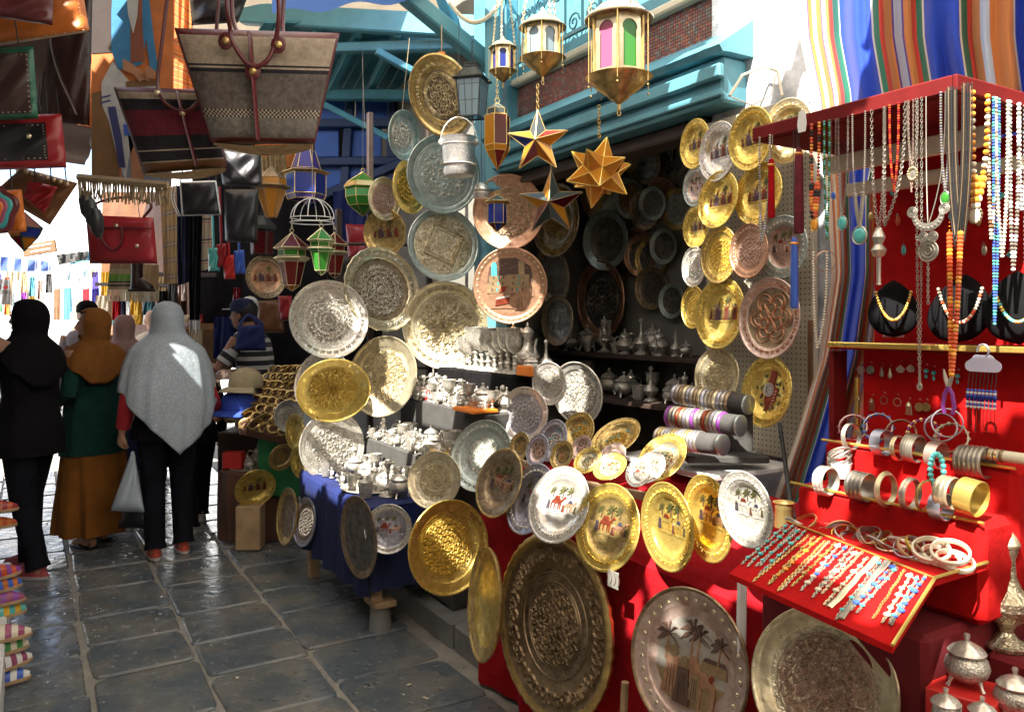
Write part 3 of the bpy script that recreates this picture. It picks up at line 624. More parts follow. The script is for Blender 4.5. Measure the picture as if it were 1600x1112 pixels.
def pat_mesh(name, prof, mat):
    """engraved patterns; one shared mesh per pattern, profile and metal"""
    k = ('pat', name, prof, mat)
    if k in PM: return PM[k]
    r0 = random.Random(hash_(name)); mb = MB(); z = WELLZ[prof]; Rw = WELLR[prof]; rr, rz = RIMZ[prof]
    if name in ('arab', 'arab2', 'sparse'):
        for q in (0.97, 0.9): ridge(mb, circ(Rw * q), .012, .01, z, 0, True)
        nr = {'arab': 4, 'arab2': 5, 'sparse': 3}[name]; lim = {'arab': .86, 'arab2': .88, 'sparse': .8}[name]; st_ = lim * Rw / nr
        for k_ in range(nr):
            ra = (k_ + .55) * st_; n_ = 5 + 6 * k_
            for i in range(n_):
                a = 2 * PI * (i + .5 * (k_ % 2)) / n_ + r0.uniform(-.03, .03); sg = 1 if (i + k_) % 2 else -1
                ridge(mb, curl(ra * math.cos(a), ra * math.sin(a), a + PI / 2 * sg, st_ * .46, 1.15, 9, sg), .034, .034, z)
            if k_ % 2: ridge(mb, circ((k_ + 1.05) * st_), .016, .018, z, 0, True)
    elif name == 'rosette':
        for q in (0.96, 0.62, 0.30): ridge(mb, circ(Rw * q), .014, .012, z, 0, True)
        for kk, (n, a, b) in enumerate(((16, .62, .95), (12, .30, .62), (8, .05, .30))):
            for i in range(n):
                t = 2 * PI * i / n; w_ = PI / n * .85; m_ = (a + b) / 2
                ridge(mb, [(Rw * q * math.cos(t + s * w_), Rw * q * math.sin(t + s * w_)) for q, s in ((a, 0), (a * .6 + b * .4, .7), (m_ * .5 + b * .5, .8), (b * .98, 0), (m_ * .5 + b * .5, -.8), (a * .6 + b * .4, -.7))], .028, .03, z, 0, True)
                ridge(mb, curl(Rw * m_ * math.cos(t), Rw * m_ * math.sin(t), t, Rw * .05, 1.0, 6), .012, .016, z)
        for i in range(46):
            a = i * 2.39996; ra = Rw * .92 * math.sqrt((i + .5) / 46); ridge(mb, curl(ra * math.cos(a), ra * math.sin(a), a, .06, .9, 6), .026, .024, z)
    elif name == 'squares':
        ridge(mb, circ(Rw * .97), .014, .012, z, 0, True)
        for t0 in (R(22), ):
            for q in (.78, .72, .6):
                ridge(mb, [(Rw * q * math.cos(t0 + i * PI / 2), Rw * q * math.sin(t0 + i * PI / 2)) for i in range(4)], .028, .034, z, 0, True)
        for i in range(8): 
            t = R(22) + i * PI / 4 + PI / 8 * (i % 2) * 0; q = .80 if i % 2 else .86; ridge(mb, circ(Rw * .10, 14, Rw * q * math.cos(t + .39), Rw * q * math.sin(t + .39)), .026, .03, z, 0, True)
        for i in range(60):
            a = i * 2.39996; ra = Rw * .9 * math.sqrt((i + .5) / 60); ridge(mb, curl(ra * math.cos(a), ra * math.sin(a), r0.uniform(0, 6), .07, .9, 6), .026, .024, z)
    elif name == 'octagon':
        for q in (.97, .60): ridge(mb, circ(Rw * q), .014, .012, z, 0, True)
        for t0 in (0, PI / 8):
            for q in (.95, .86): ridge(mb, [(Rw * q * math.cos(t0 + i * PI / 4), Rw * q * math.sin(t0 + i * PI / 4)) for i in range(8)], .034, .036, z, 0, True)
        for i in range(8): ridge(mb, circ(Rw * .1, 12, Rw * .76 * math.cos(i * PI / 4 + .2), Rw * .76 * math.sin(i * PI / 4 + .2)), .026, .03, z, 0, True)
        for i in range(40):
            a = i * 2.39996; ra = Rw * .56 * math.sqrt((i + .5) / 40); ridge(mb, curl(ra * math.cos(a), ra * math.sin(a), r0.uniform(0, 6), .07, .9, 6), .026, .026, z)
    elif name == 'flower':
        for q in (1.0, .8):
            pts = []
            for i in range(72):
                t = 2 * PI * i / 72; ra = Rw * q * (.62 + .34 * abs(math.cos(3 * t)) ** .7); pts.append((ra * math.cos(t), ra * math.sin(t)))
            ridge(mb, pts, .034, .03, z, 0, True)
        for i in range(6):
            t = i * PI / 3; ridge(mb, circ(Rw * .2, 18, Rw * .36 * math.cos(t + .5), Rw * .36 * math.sin(t + .5)), .03, .03, z, 0, True)
            ridge(mb, [(0, 0), (Rw * .3 * math.cos(t + .2), Rw * .3 * math.sin(t + .2)), (Rw * .6 * math.cos(t), Rw * .6 * math.sin(t))], .03, .03, z)
    elif name == 'script':
        for q in (.97, .70): ridge(mb, circ(Rw * q), .014, .012, z, 0, True)
        for i in range(44):
            t = 2 * PI * i / 44; ridge(mb, curl(Rw * .84 * math.cos(t), Rw * .84 * math.sin(t), r0.uniform(0, 6), .07, r0.uniform(.5, 1.1), 7), .034, .034, z)
        for i in range(60):
            a = i * 2.39996; ra = Rw * .65 * math.sqrt((i + .5) / 60); ridge(mb, curl(ra * math.cos(a), ra * math.sin(a), r0.uniform(0, 6), .06, .9, 6), .026, .026, z)
    elif name == 'bigband':
        for q in (.98, .8, .74, .30): ridge(mb, circ(Rw * q, 56), .014, .016, z, 0, True)
        for i in range(90):
            a = i * 2.39996; ra = Rw * .70 * math.sqrt((i + .5) / 90); ridge(mb, curl(ra * math.cos(a), ra * math.sin(a), r0.uniform(0, 6), .06, 1, 7), .018, .022, z)
        for i in range(54):
            t = 2 * PI * i / 54; ridge(mb, curl(rr * math.cos(t), rr * math.sin(t), r0.uniform(0, 6), .085, r0.uniform(.6, 1.2), 9, r0.choice((-1, 1))), .022, .026, rz)
            ridge(mb, curl((rr + .05) * math.cos(t + .05), (rr + .05) * math.sin(t + .05), r0.uniform(0, 6), .05, 1.1, 7), .018, .022, rz)
    if name == 'rimband':
        n = int(2 * PI * rr / .085)
        for i in range(n):
            t = 2 * PI * i / n; ridge(mb, curl(rr * math.cos(t), rr * math.sin(t), t, .046, 1.0, 6, 1 if i % 2 else -1), .022, .022, rz)
    if name == 'rimdots':
        n = int(2 * PI * rr / .16)
        for i in range(n):
            t = 2 * PI * i / n; mb.ell((rr * math.cos(t), rr * math.sin(t), rz + .004), (.035, .035, .014), 6, 4)
    PM[k] = mb.mesh('engraving', mat, 30); return PM[k]
def hash_(s): return sum((i + 1) * ord(c) for i, c in enumerate(s))
for _nm, _c in dict(en_red=(.36, .07, .035), en_green=(.17, .17, .06), en_blue=(.11, .11, .17), en_sand=(.50, .36, .20), en_white=(.66, .62, .54), en_violet=(.20, .10, .16)).items(): metal(_nm, _c, .35, [x * .7 for x in _c])
# picture motifs, raised and enamelled; 2-D shapes in a unit well
CAMEL = [(-.48, -.40), (-.44, -.40), (-.42, -.05), (-.34, .0), (-.22, -.04), (-.20, -.40), (-.16, -.40), (-.12, -.02), (.08, -.02), (.12, -.40), (.16, -.40), (.18, -.04), (.24, .02), (.27, -.40), (.31, -.40), (.33, .08), (.44, .20), (.52, .34), (.62, .34), (.66, .40), (.60, .47), (.50, .48), (.40, .34), (.28, .20), (.16, .22), (.06, .42), (-.06, .44), (-.14, .24), (-.30, .22), (-.44, .12), (-.50, -.02)]
def xf(poly, s, x, y, fx=1): return [(p[0] * s * fx + x, p[1] * s + y) for p in (poly if fx > 0 else poly[::-1])]
def palm(mb, x, y, h, s, mt, ml, z, dz):
    mb.prism([(x - .018, y), (x + .018, y), (x + .03, y + h), (x + .01, y + h)], z, z + dz, mt)
    for i in range(7):
        a = PI * (i / 6.0) * 1.3 - .47; c, q = math.cos(a), math.sin(a); tip = (x + .02 + s * c, y + h + s * q * .8 - .25 * s * abs(c)); mid = (x + .02 + s * .55 * c, y + h + s * .62 * q)
        mb.prism([(x + .02, y + h), (mid[0] - .03 * q, mid[1] + .03 * c - .02), tip, (mid[0] + .03 * q, mid[1] - .03 * c + .03)], z, z + dz * .8, ml)
def robe(mb, x, y, h, z, dz, mc, mh, mw=None):
    mb.prism([(x - h * .22, y), (x + h * .22, y), (x + h * .15, y + h * .5), (x + h * .14, y + h * .74), (x - h * .14, y + h * .74), (x - h * .16, y + h * .45)], z, z + dz, mc)
    for k in range(3): xx = x + (k - 1) * h * .09; mb.prism([(xx - .008, y + h * .04), (xx + .008, y + h * .04), (xx * .7 + x * .3 + .006, y + h * .6), (xx * .7 + x * .3 - .006, y + h * .6)], z + dz, z + dz + .006, 4)
    mb.prism([(x + h * .11 * math.cos(a), y + h * .86 + h * .12 * math.sin(a)) for a in [i * PI / 4 for i in range(8)]], z, z + dz, mh)
def motif_mesh(name, prof, metal_):
    k = ('mot', name, prof, metal_)
    if k in PM: return PM[k]
    mb = MB(); z = WELLZ[prof] + .001; Rw = WELLR[prof]; dz = .022; sk_ = 1.16 if prof == 'deep' else 1.0; S = Matrix.Diagonal((Rw * sk_, Rw * sk_, 1, 1)); m2 = MB(); r0 = random.Random(hash_(name) + 3)
    mats = [metal_, 'en_red', 'en_green', 'en_blue', 'dark_paint', 'teal_paint', 'en_sand', 'en_white', 'copper', 'en_violet']
    if name in ('camel', 'camelr', 'camelg'):
        c1 = {'camel': 0, 'camelr': 1, 'camelg': 8}[name]
        m2.prism(xf(CAMEL, .62, -.24, .08), z, z + dz, c1); m2.prism(xf(CAMEL, .5, .42, .02), z, z + dz, 8 if name != 'camel' else 0)
        m2.prism([(-.44, .22), (-.10, .22), (-.16, .36), (-.36, .36)], z + dz, z + dz + .01, 1); m2.prism([(.32, .14), (.56, .14), (.5, .26), (.38, .26)], z + dz, z + dz + .01, 3)
        robe(m2, -.68, -.2, .42, z, dz, 3, 6); robe(m2, .12, -.24, .36, z, dz, 1, 7); robe(m2, .72, -.2, .34, z, dz, 2, 6)
        palm(m2, -.05, .3, .28, .3, 4, 2, z, dz); palm(m2, .36, .34, .26, .28, 4, 2, z, dz); palm(m2, -.55, .28, .26, .26, 4, 2, z, dz)
        for i in range(12): x = -.85 + i * .15; m2.prism([(x, -.30 - .02 * (i % 3)), (x + .15, -.30 - .02 * ((i + 1) % 3)), (x + .15, -.24), (x, -.24)], z, z + dz * .6, 0)
    elif name == 'green':
        for i in range(26):
            a = i * 2.4; q = .8 * math.sqrt((i + .5) / 26); x, y = q * math.cos(a), q * math.sin(a); b = r0.uniform(0, 6.3); s = .13
            m2.prism([(x, y), (x + s * math.cos(b - .5), y + s * math.sin(b - .5)), (x + 2 * s * math.cos(b), y + 2 * s * math.sin(b)), (x + s * math.cos(b + .5), y + s * math.sin(b + .5))], z, z + dz, r0.choice((2, 2, 2, 1, 0, 5)))
    elif name == 'crowd':
        for i in range(9):
            x = -.72 + i * .18; robe(m2, x, -.25 + .05 * math.sin(i * 2), .5 + .1 * (i % 3), z, dz, (1, 0, 9, 3, 0, 1, 4, 0, 1)[i], 6)
        palm(m2, -.3, .2, .3, .3, 4, 0, z, dz); palm(m2, .32, .2, .34, .3, 4, 2, z, dz)
        for i in range(10): x = -.8 + i * .16; m2.prism([(x, -.36), (x + .13, -.36), (x + .13, -.28), (x, -.28)], z, z + dz, 0)
    elif name == 'town':
        m2.prism([(-.78, .1), (.78, .1), (.70, .62), (.2, .9), (-.3, .88), (-.7, .6)], z, z + .006, 4)
        for (x0, x1, y0, y1, c) in ((-.7, -.1, .0, .32, 6), (-.1, .66, -.1, .36, 6), (.30, .50, .36, .80, 6), (-.78, .0, -.25, .0, 6), (.0, .8, -.35, -.1, 8), (-.62, -.44, .32, .62, 5), (-.3, -.2, -.15, .05, 5), (.1, .24, -.06, .16, 5), (-.7, .2, -.75, -.25, 8)):
            m2.prism([(x0, y0), (x1, y0), (x1, y1), (x0, y1)], z + .006, z + .006 + dz * (.6 + .4 * (c == 6)), c)
        m2.prism([(-.62, .62), (-.44, .62), (-.46, .72), (-.53, .78), (-.6, .72)], z + .006, z + .02, 5)
        m2.prism([(-.5, -.66), (-.05, -.58), (.0, -.36), (-.2, -.28), (-.46, -.44)], z + .02, z + .04, 1); m2.prism([(-.46, -.46), (.02, -.36), (.0, -.3), (-.44, -.38)], z + .04, z + .045, 7); m2.prism([(-.36, -.24), (-.16, -.2), (-.1, -.02), (-.28, -.02)], z + .02, z + .04, 1)
        for i in range(22): x, y = -.62 + (i % 8) * .17 + .03 * (i // 8), -.18 + (i // 8) * .2; m2.prism([(x, y), (x + .045, y), (x + .045, y + .08), (x + .022, y + .11), (x, y + .08)], z + .02, z + .034, (4, 5, 4, 8)[i % 4])
        for i in range(9): m2.prism([(-.6 + .14 * i, .55 + .05 * (i % 4)), (-.5 + .14 * i, .55 + .05 * (i % 4)), (-.5 + .14 * i, .57 + .05 * (i % 4)), (-.6 + .14 * i, .57 + .05 * (i % 4))], z + .005, z + .012, 6)
        robe(m2, .28, -.78, .62, z + .01, dz, 8, 6)
    elif name == 'oasis':
        m2.prism([(-.86, -.3), (.86, -.3), (.8, .2), (.5, .72), (0, .9), (-.5, .74), (-.8, .3)], z, z + .004, 7)
        m2.prism([(-.86, -.3), (.86, -.3), (.5, -.8), (0, -.92), (-.5, -.8)], z, z + .005, 6)
        palm(m2, -.62, -.1, .5, .34, 8, 4, z + .005, dz); palm(m2, .0, .1, .5, .36, 8, 4, z + .005, dz); palm(m2, .16, .1, .46, .3, 8, 4, z + .005, dz); palm(m2, .66, .05, .42, .26, 8, 4, z + .005, dz)
        m2.prism([(.2, -.1), (.9, -.1), (.85, .12), (.3, .12)], z + .005, z + .02, 6); m2.prism([(.3, .12), (.85, .12), (.8, .2), (.36, .2)], z + .005, z + .025, 4)
        m2.prism(xf(CAMEL, 1.15, .1, -.35, -1), z + .006, z + .006 + dz, 8)
        robe(m2, -.42, -.75, 1.0, z + .01, dz * 1.3, 8, 6); robe(m2, -.12, -.85, .95, z + .012, dz * 1.4, 4, 6); robe(m2, .18, -.7, .7, z + .01, dz * 1.3, 6, 8)
        m2.prism([(.5, -.18), (.58, -.24), (.62, -.14), (.56, -.08)], z + .03, z + .045, 1)
    elif name == 'emblem':
        for i in range(22):
            a = i * 2.4; q = .85 * math.sqrt((i + 3) / 25); x, y = q * math.cos(a), q * math.sin(a); b = r0.uniform(0, 6.3); s = .12
            m2.prism([(x, y), (x + s * math.cos(b - .6), y + s * math.sin(b - .6)), (x + 2 * s * math.cos(b), y + 2 * s * math.sin(b)), (x + s * math.cos(b + .6), y + s * math.sin(b + .6))], z, z + dz * .7, r0.choice((2, 2, 1, 4)))
        m2.prism([(-.26, .2), (.22, .3), (.34, .9), (.0, .92), (-.12, .5)], z, z + dz, 1); m2.prism([(-.1, -.9), (.34, -.4), (.5, .1), (.2, .3), (-.22, .1), (-.3, -.4)], z, z + dz, 1)
        for i in range(7): m2.prism([(.02 + .05 * i, -.8 + .13 * i), (.22 + .04 * i, -.76 + .13 * i), (.2 + .04 * i, -.70 + .13 * i), (.04 + .05 * i, -.72 + .13 * i)], z + dz, z + dz + .008, 8)
        m2.prism(circ(.30, 20, -.06, .08), z + dz, z + dz + .012, 7); m2.prism(circ(.24, 20, -.06, .08), z + dz + .012, z + dz + .015, 4); m2.prism(circ(.21, 20, -.06, .08), z + dz + .015, z + dz + .018, 7)
        cr = [(-.06 + .15 * math.cos(t), .08 + .15 * math.sin(t)) for t in [R(40 + 280 * i / 14) for i in range(15)]] + [(-.025 + .115 * math.cos(t), .08 + .115 * math.sin(t)) for t in [R(318 - 276 * i / 14) for i in range(15)]]
        m2.prism(cr, z + dz + .018, z + dz + .022, 4)
        m2.prism([(.0 + .065 * (1 if i % 2 == 0 else .4) * math.cos(i * PI / 5 + PI), .08 + .065 * (1 if i % 2 == 0 else .4) * math.sin(i * PI / 5 + PI)) for i in range(10)], z + dz + .018, z + dz + .022, 4)
    for f in m2.v: pass
    mb.add(m2.v, m2.f, 0, False, S); mb.m[-len(m2.m):] = m2.m
    PM[k] = mb.mesh('picture', mats, 30); return PM[k]
def ori(px, py, d, a, b, th, side, roll=0.0):
    """position and turn of a round plate from the ellipse it shows: semi-axes a > b, lean th of the long axis, side it faces"""
    p = W(px, py, d); v = (Vector((0, 0, EYE)) - p).normalized()
    up = Vector((0, 0, 1)); rt = up.cross(v).normalized(); up = v.cross(rt)
    mi = rt * math.cos(R(th)) - up * math.sin(R(th))
    ph = math.acos(max(.12, min(1, b / a)))
    nz = (v * math.cos(ph) + mi * math.sin(ph) * side).normalized()
    x = Vector((0, 0, 1)).cross(nz); x.normalize(); y = nz.cross(x)
    M = Matrix((x, y, nz)).transposed(); return p, M, a * d / F
BR = {'tin': 'silver', 'bronze': 'brass', 'steel': 'silver', 'copper': 'rosy', 'bronze_eng': 'brass', 'brass': 'gold'}
def plate(label, px, py, d, a, b, th, side, prof, mw, mr, pats=(), motif=None, name='tray', group=None, scal=0, pm_=None, lip=None, cat=None):
    p, M, r = ori(px, py, d, a, b, th, side)
    t = thing(name, label, cat or ('plate' if 'plate' in name else 'tray'), p, scale=r, M=M, group=group)
    wl = link('well', pmesh(0, prof, 0, mw), t); rm = link('rim', pmesh(0, prof, 1, mr, scal), t); link('lip', pmesh(0, prof, 2, lip or mr.replace('_eng', ''), scal), t)
    for q in pats: link('engraving' if not q.startswith('rim') else 'rim_ornament', pat_mesh(q, prof, pm_ or BR.get(mw, mw.replace('_eng', ''))), rm if q.startswith('rim') else wl)['kind'] = 'stuff'
    if name in ('wall_plate', 'engraved_tray', 'tin_tray', 'copper_tray', 'brass_tray', 'tin_plate', 'brass_plate', 'silver_plate') and py < 620:
        if 'wire' not in PM: mb = MB(); mb.tube([(-.05, .95, -.03), (0, 1.05, -.04), (.05, .95, -.03)], .009, 4); mb.tube([(0, 1.05, -.04), (0, 1.22, -.06)], .007, 4); PM['wire'] = mb.mesh('hanging_wire', 'iron')
        link('hanging_wire', PM['wire'], t)
    if motif: link('picture', motif_mesh(motif, prof, mw.replace('_eng', '')), wl)
    return t
P_ = plate
# hung high between the awning and the pillar
P_('old brass tray with octagon pattern hung on rope above the tin tray', 690, 150, 4.9, 65, 49, -18, -1, 'big', 'bronze_eng', 'brass', ['octagon', 'rimband'], name='brass_tray', pm_='pale')
P_('small plain tin plate turned aside left of the octagon tray', 630, 212, 5.15, 39, 24, -4, 1, 'tray', 'silver', 'tin', ['sparse'], name='tin_plate')
P_('large greenish tin tray hanging behind the silver bucket', 693, 272, 5.15, 62, 57, -10, 1, 'flat', 'tin', 'tin', ['sparse'], name='tin_tray')
P_('yellow brass tray half hidden left of the greenish tin tray', 640, 291, 5.35, 43, 27, -3, 1, 'tray', 'gold_eng', 'gold', ['arab'], name='brass_tray')
P_('small pinkish silver plate beside the green hexagonal lantern', 600, 311, 5.5, 34, 25, -6, 1, 'tray', 'rosy', 'pale', ['arab'], name='silver_plate')
P_('small brass plate with red figures under the pinkish silver plate', 602, 364, 5.6, 38, 33, 0, -1, 'tray', 'brass', 'brass', [], 'crowd', name='brass_plate')
P_('tarnished silver tray engraved with interlaced squares, right of the lantern trio', 693, 382, 5.25, 58, 55, -30, 1, 'flat', 'pale_eng', 'tin', ['squares'], name='silver_tray', pm_='pale')
P_('orange copper tray with a ring of script below the five pointed star', 795, 331, 4.95, 59, 56, 0, -1, 'tray', 'copper_eng', 'copper', ['script'], name='copper_tray', pm_='pale')
P_('copper tray with painted town scene and beaded rim on the pillar', 797, 446, 4.95, 60, 58, 0, -1, 'flat', 'copper', 'copper', ['rimdots'], 'town', name='copper_tray', pm_='pale')
P_('round brass and silver tray with dense floral heart behind the upper left tray', 596, 452, 5.3, 68, 57, -22, 1, 'tray', 'bronze', 'pale', ['arab2', 'rimband'], name='engraved_tray', pm_='silver', scal=24)
P_('round silver tray with dense curls, foremost in the upper left cluster', 514, 499, 5.05, 62, 60, -40, 1, 'tray', 'silver_eng', 'silver', ['arab2', 'rimband'], name='engraved_tray', pm_='silver')
P_('large pale engraved tray standing behind the silver goblets', 696, 508, 5.35, 69, 67, 0, -1, 'tray', 'pale_eng', 'pale', ['rosette', 'rimband'], name='engraved_tray', pm_='pale')
P_('pale brass tray with sun blaze in its centre, right of the gold tray', 599, 588, 5.15, 64, 52, 14, -1, 'tray', 'pale_eng', 'pale', ['rosette'], name='engraved_tray', pm_='pale')
P_('silver rimmed tray peeping out behind the gold tray', 505, 598, 5.05, 52, 42, 20, -1, 'tray', 'silver', 'silver', [], name='silver_tray')
P_('gold brass tray with wide flat border in front of the sunlit trays', 521, 609, 4.85, 57, 49, 80, 1, 'tray', 'gold_eng', 'gold', ['rosette'], name='gold_tray', pm_='gold')
P_('silver tray in full sun standing on the blue table', 519, 697, 4.95, 54, 50, 5, 1, 'flat', 'silver_eng', 'silver', ['sparse'], name='silver_tray')
# further left, around the distant table
P_('dark copper plate with beaded rim hanging left of the lantern trio', 415, 433, 6.1, 34, 30, -15, 1, 'tray', 'copper', 'bronze', ['rimdots'], 'crowd', name='copper_plate', pm_='rosy')
P_('pale oval looking plate leaning leftmost of three under the blue cap', 372, 642, 5.85, 25, 14, 55, 1, 'deep', 'pale', 'pale', ['arab'], name='brass_plate')
P_('pale plate leaning in the middle of three under the blue cap', 390, 651, 5.75, 26, 13, 55, 1, 'deep', 'silver', 'pale', ['arab'], name='brass_plate')
P_('pale plate leaning rightmost and lowest of three under the blue cap', 406, 662, 5.65, 25, 12, 55, 1, 'deep', 'pale', 'pale', ['arab'], name='brass_plate')
P_('small silver plate standing against the green board', 450, 650, 5.4, 25, 22, 0, 1, 'tray', 'silver_eng', 'silver', ['arab'], name='silver_plate')
P_('gold plate with red and blue picture hanging before the brown table', 399, 762, 5.55, 32, 27, 60, 1, 'deep', 'gold_eng', 'gold', [], 'crowd', name='brass_plate')
P_('narrow gold plate edge left of the sunlit silver tray', 462, 675, 5.15, 29, 15, -4, -1, 'deep', 'gold', 'gold', [], name='brass_plate')
P_('dark gold plate below the narrow gold plate', 440, 714, 5.3, 22, 18, 40, 1, 'deep', 'bronze', 'brass', ['arab'], name='brass_plate')
P_('small gold plate seen nearly edge on beside the blue cloth', 467, 722, 5.05, 25, 12, -8, -1, 'deep', 'gold', 'gold', [], name='brass_plate')
P_('dark brass tray hanging low before the blue cloth, leftmost', 450, 806, 4.98, 44, 15, 4, -1, 'tray', 'bronze', 'brass', [], name='brass_tray')
P_('dark silver tray hanging low beside the leftmost dark brass tray', 477, 815, 4.78, 38, 17, 4, -1, 'tray', 'bronze', 'steel', ['arab'], name='silver_tray', pm_='silver')
P_('tall dark tray in shade hanging under the blue table', 561, 838, 4.0, 64, 27, -7, -1, 'flat', 'darkm', 'bronze', [], name='dark_tray')
P_('silver plate with red camel hanging below the blue table', 607, 826, 3.95, 38, 37, 0, -1, 'tray', 'steel', 'silver', ['rimband'], 'camelr', name='silver_plate')
P_('bright gold round tray hanging below the silver trays', 700, 854, 3.36, 73, 62, 12, 1, 'tray', 'gold_eng', 'gold', ['arab2'], name='gold_tray', pm_='gold')
P_('brass and silver engraved tray between blue table and tin tray', 679, 750, 3.8, 45, 41, 20, -1, 'tray', 'pale_eng', 'pale', ['arab2'], name='engraved_tray', pm_='pale')
P_('grey green tin tray with scrolls right of the sunlit figurines', 753, 712, 3.95, 57, 46, 22, -1, 'tray', 'tin', 'tin', ['sparse', 'rimband'], name='tin_tray')
P_('dark silver tray with floral sprays below the goblets', 819, 648, 4.3, 44, 38, 5, -1, 'tray', 'steel', 'silver', ['arab'], name='silver_tray', pm_='silver')
P_('small silver tray overlapping the larger one inside the shop front', 859, 599, 4.35, 34, 27, -5, -1, 'tray', 'silver_eng', 'silver', ['rosette'], name='silver_tray', pm_='silver')
P_('large silver floral tray half in sun inside the shop front', 903, 614, 4.5, 50, 39, -15, -1, 'tray', 'silver_eng', 'silver', ['rosette'], name='silver_tray', pm_='silver')
# front row of picture plates
P_('brown copper plate, first at the left end of the front row', 780, 754, 3.25, 55, 34, 18, -1, 'deep', 'bronze', 'bronze', [], 'camelg', name='copper_plate', lip='brass')
P_('lilac grey plate second from left in the front row', 829, 779, 3.10, 57, 34, 20, -1, 'deep', 'steel', 'steel', ['rimband'], 'camel', name='steel_plate')
P_('silver plate with palms and dark lower half, third in the front row', 873, 788, 2.84, 61, 46, 22, -1, 'deep', 'silver', 'silver', ['rimband'], 'camelr', name='silver_plate')
P_('brass plate with red camels in the middle of the front row', 949, 823, 2.66, 68, 50, 8, -1, 'deep', 'brass', 'gold', ['rimband'], 'camelr', name='brass_plate')
P_('gold plate in full sun, third from the right in the front row', 1043, 822, 2.42, 69, 40, -9, -1, 'deep', 'gold', 'gold', ['rimband'], 'camel', name='brass_plate')
P_('gold plate in full sun, second from the right in the front row', 1106, 809, 2.30, 68, 37, -9, -1, 'deep', 'gold', 'gold', ['rimband'], 'camelg', name='brass_plate')
P_('sunlit silver plate at the right end of the front row', 1165, 795, 2.06, 60, 40, -15, -1, 'deep', 'silver', 'silver', ['rimband'], 'camel', name='silver_plate')
# small plates on the wooden rack behind
sm = [('small brown brass plate at the left end of the wooden rack', 812, 697, 3.6, 23, 15, 14, 'bronze', 'brass', 'camel'), ('small lilac plate with camel, second on the wooden rack', 840, 704, 3.4, 26, 17, 16, 'rosy', 'steel', 'camelg'),
      ('lilac and blue plate with palm behind the rack', 863, 688, 3.6, 34, 22, 20, 'steel', 'steel', 'green'), ('brass plate painted with green leaves at the back of the rack', 903, 674, 3.65, 32, 24, 26, 'brass', 'brass', 'green'),
      ('small brown plate in front of the lilac and blue plate', 878, 711, 3.25, 24, 17, 26, 'bronze', 'brass', 'camelg'), ('small mauve plate behind the little yellow green plate', 908, 700, 3.35, 21, 15, 30, 'rosy', 'rosy', 'camel'),
      ('small yellow green plate leaning on the rack', 918, 719, 3.15, 25, 17, 48, 'pale', 'gold', 'green'), ('wide brass plate with painted garden leaning far back', 962, 683, 3.35, 43, 24, 58, 'brass', 'brass', 'green'),
      ('mauve plate rim behind the white sunlit small plate', 957, 712, 3.15, 24, 17, 48, 'rosy', 'rosy', None), ('white sunlit small plate in the middle of the rack', 953, 729, 3.0, 28, 19, 62, 'pale', 'gold', 'camel'),
      ('pale gold plate with green palm at the right end of the rack', 1034, 715, 2.85, 45, 30, 46, 'pale', 'gold', 'green'), ('silver plate in front of the pale palm plate', 1016, 730, 2.78, 28, 20, 40, 'silver', 'silver', 'camelr'),
      ('small silver plate with red camel before its larger twin', 998, 738, 2.7, 24, 19, 32, 'silver', 'silver', 'camelr')]
for lb, px, py, d, a, b, th, mw, mr, mo in sm: P_(lb, px, py, d, a, b, th, -1, 'deep', mw, mr, ['rimband', 'sparse'], mo, name='small_plate', group='small plates on the wooden rack')
# large trays leaning on the red cloth
P_('gold tray seen nearly edge on left of the big dark tray', 760, 942, 3.0, 86, 25, 2, -1, 'tray', 'gold', 'brass', [], name='gold_tray')
P_('very large dark bronze tray with script border leaning on red cloth', 866, 976, 2.86, 143, 87, -8, -1, 'big', 'bronze_eng', 'bronze', ['bigband'], name='bronze_tray', pm_='bronze', scal=40, lip='brass')
P_('oval looking copper tray with palms and desert travellers at the bottom', 1077, 1034, 2.2, 113, 89, -12, -1, 'tray', 'rosy', 'rosy', ['rimdots'], 'oasis', name='copper_tray', pm_='pale', lip='bronze')
P_('large brass tray with a rosy reflection tinted into its engraving, below the bracelet tray', 1286, 1070, 1.66, 118, 108, -10, -1, 'tray', 'pale_eng', 'pale', ['rosette', 'arab'], name='engraved_tray', pm_='rosy')  # rosy engraving metal stands in for a reflection on the brass
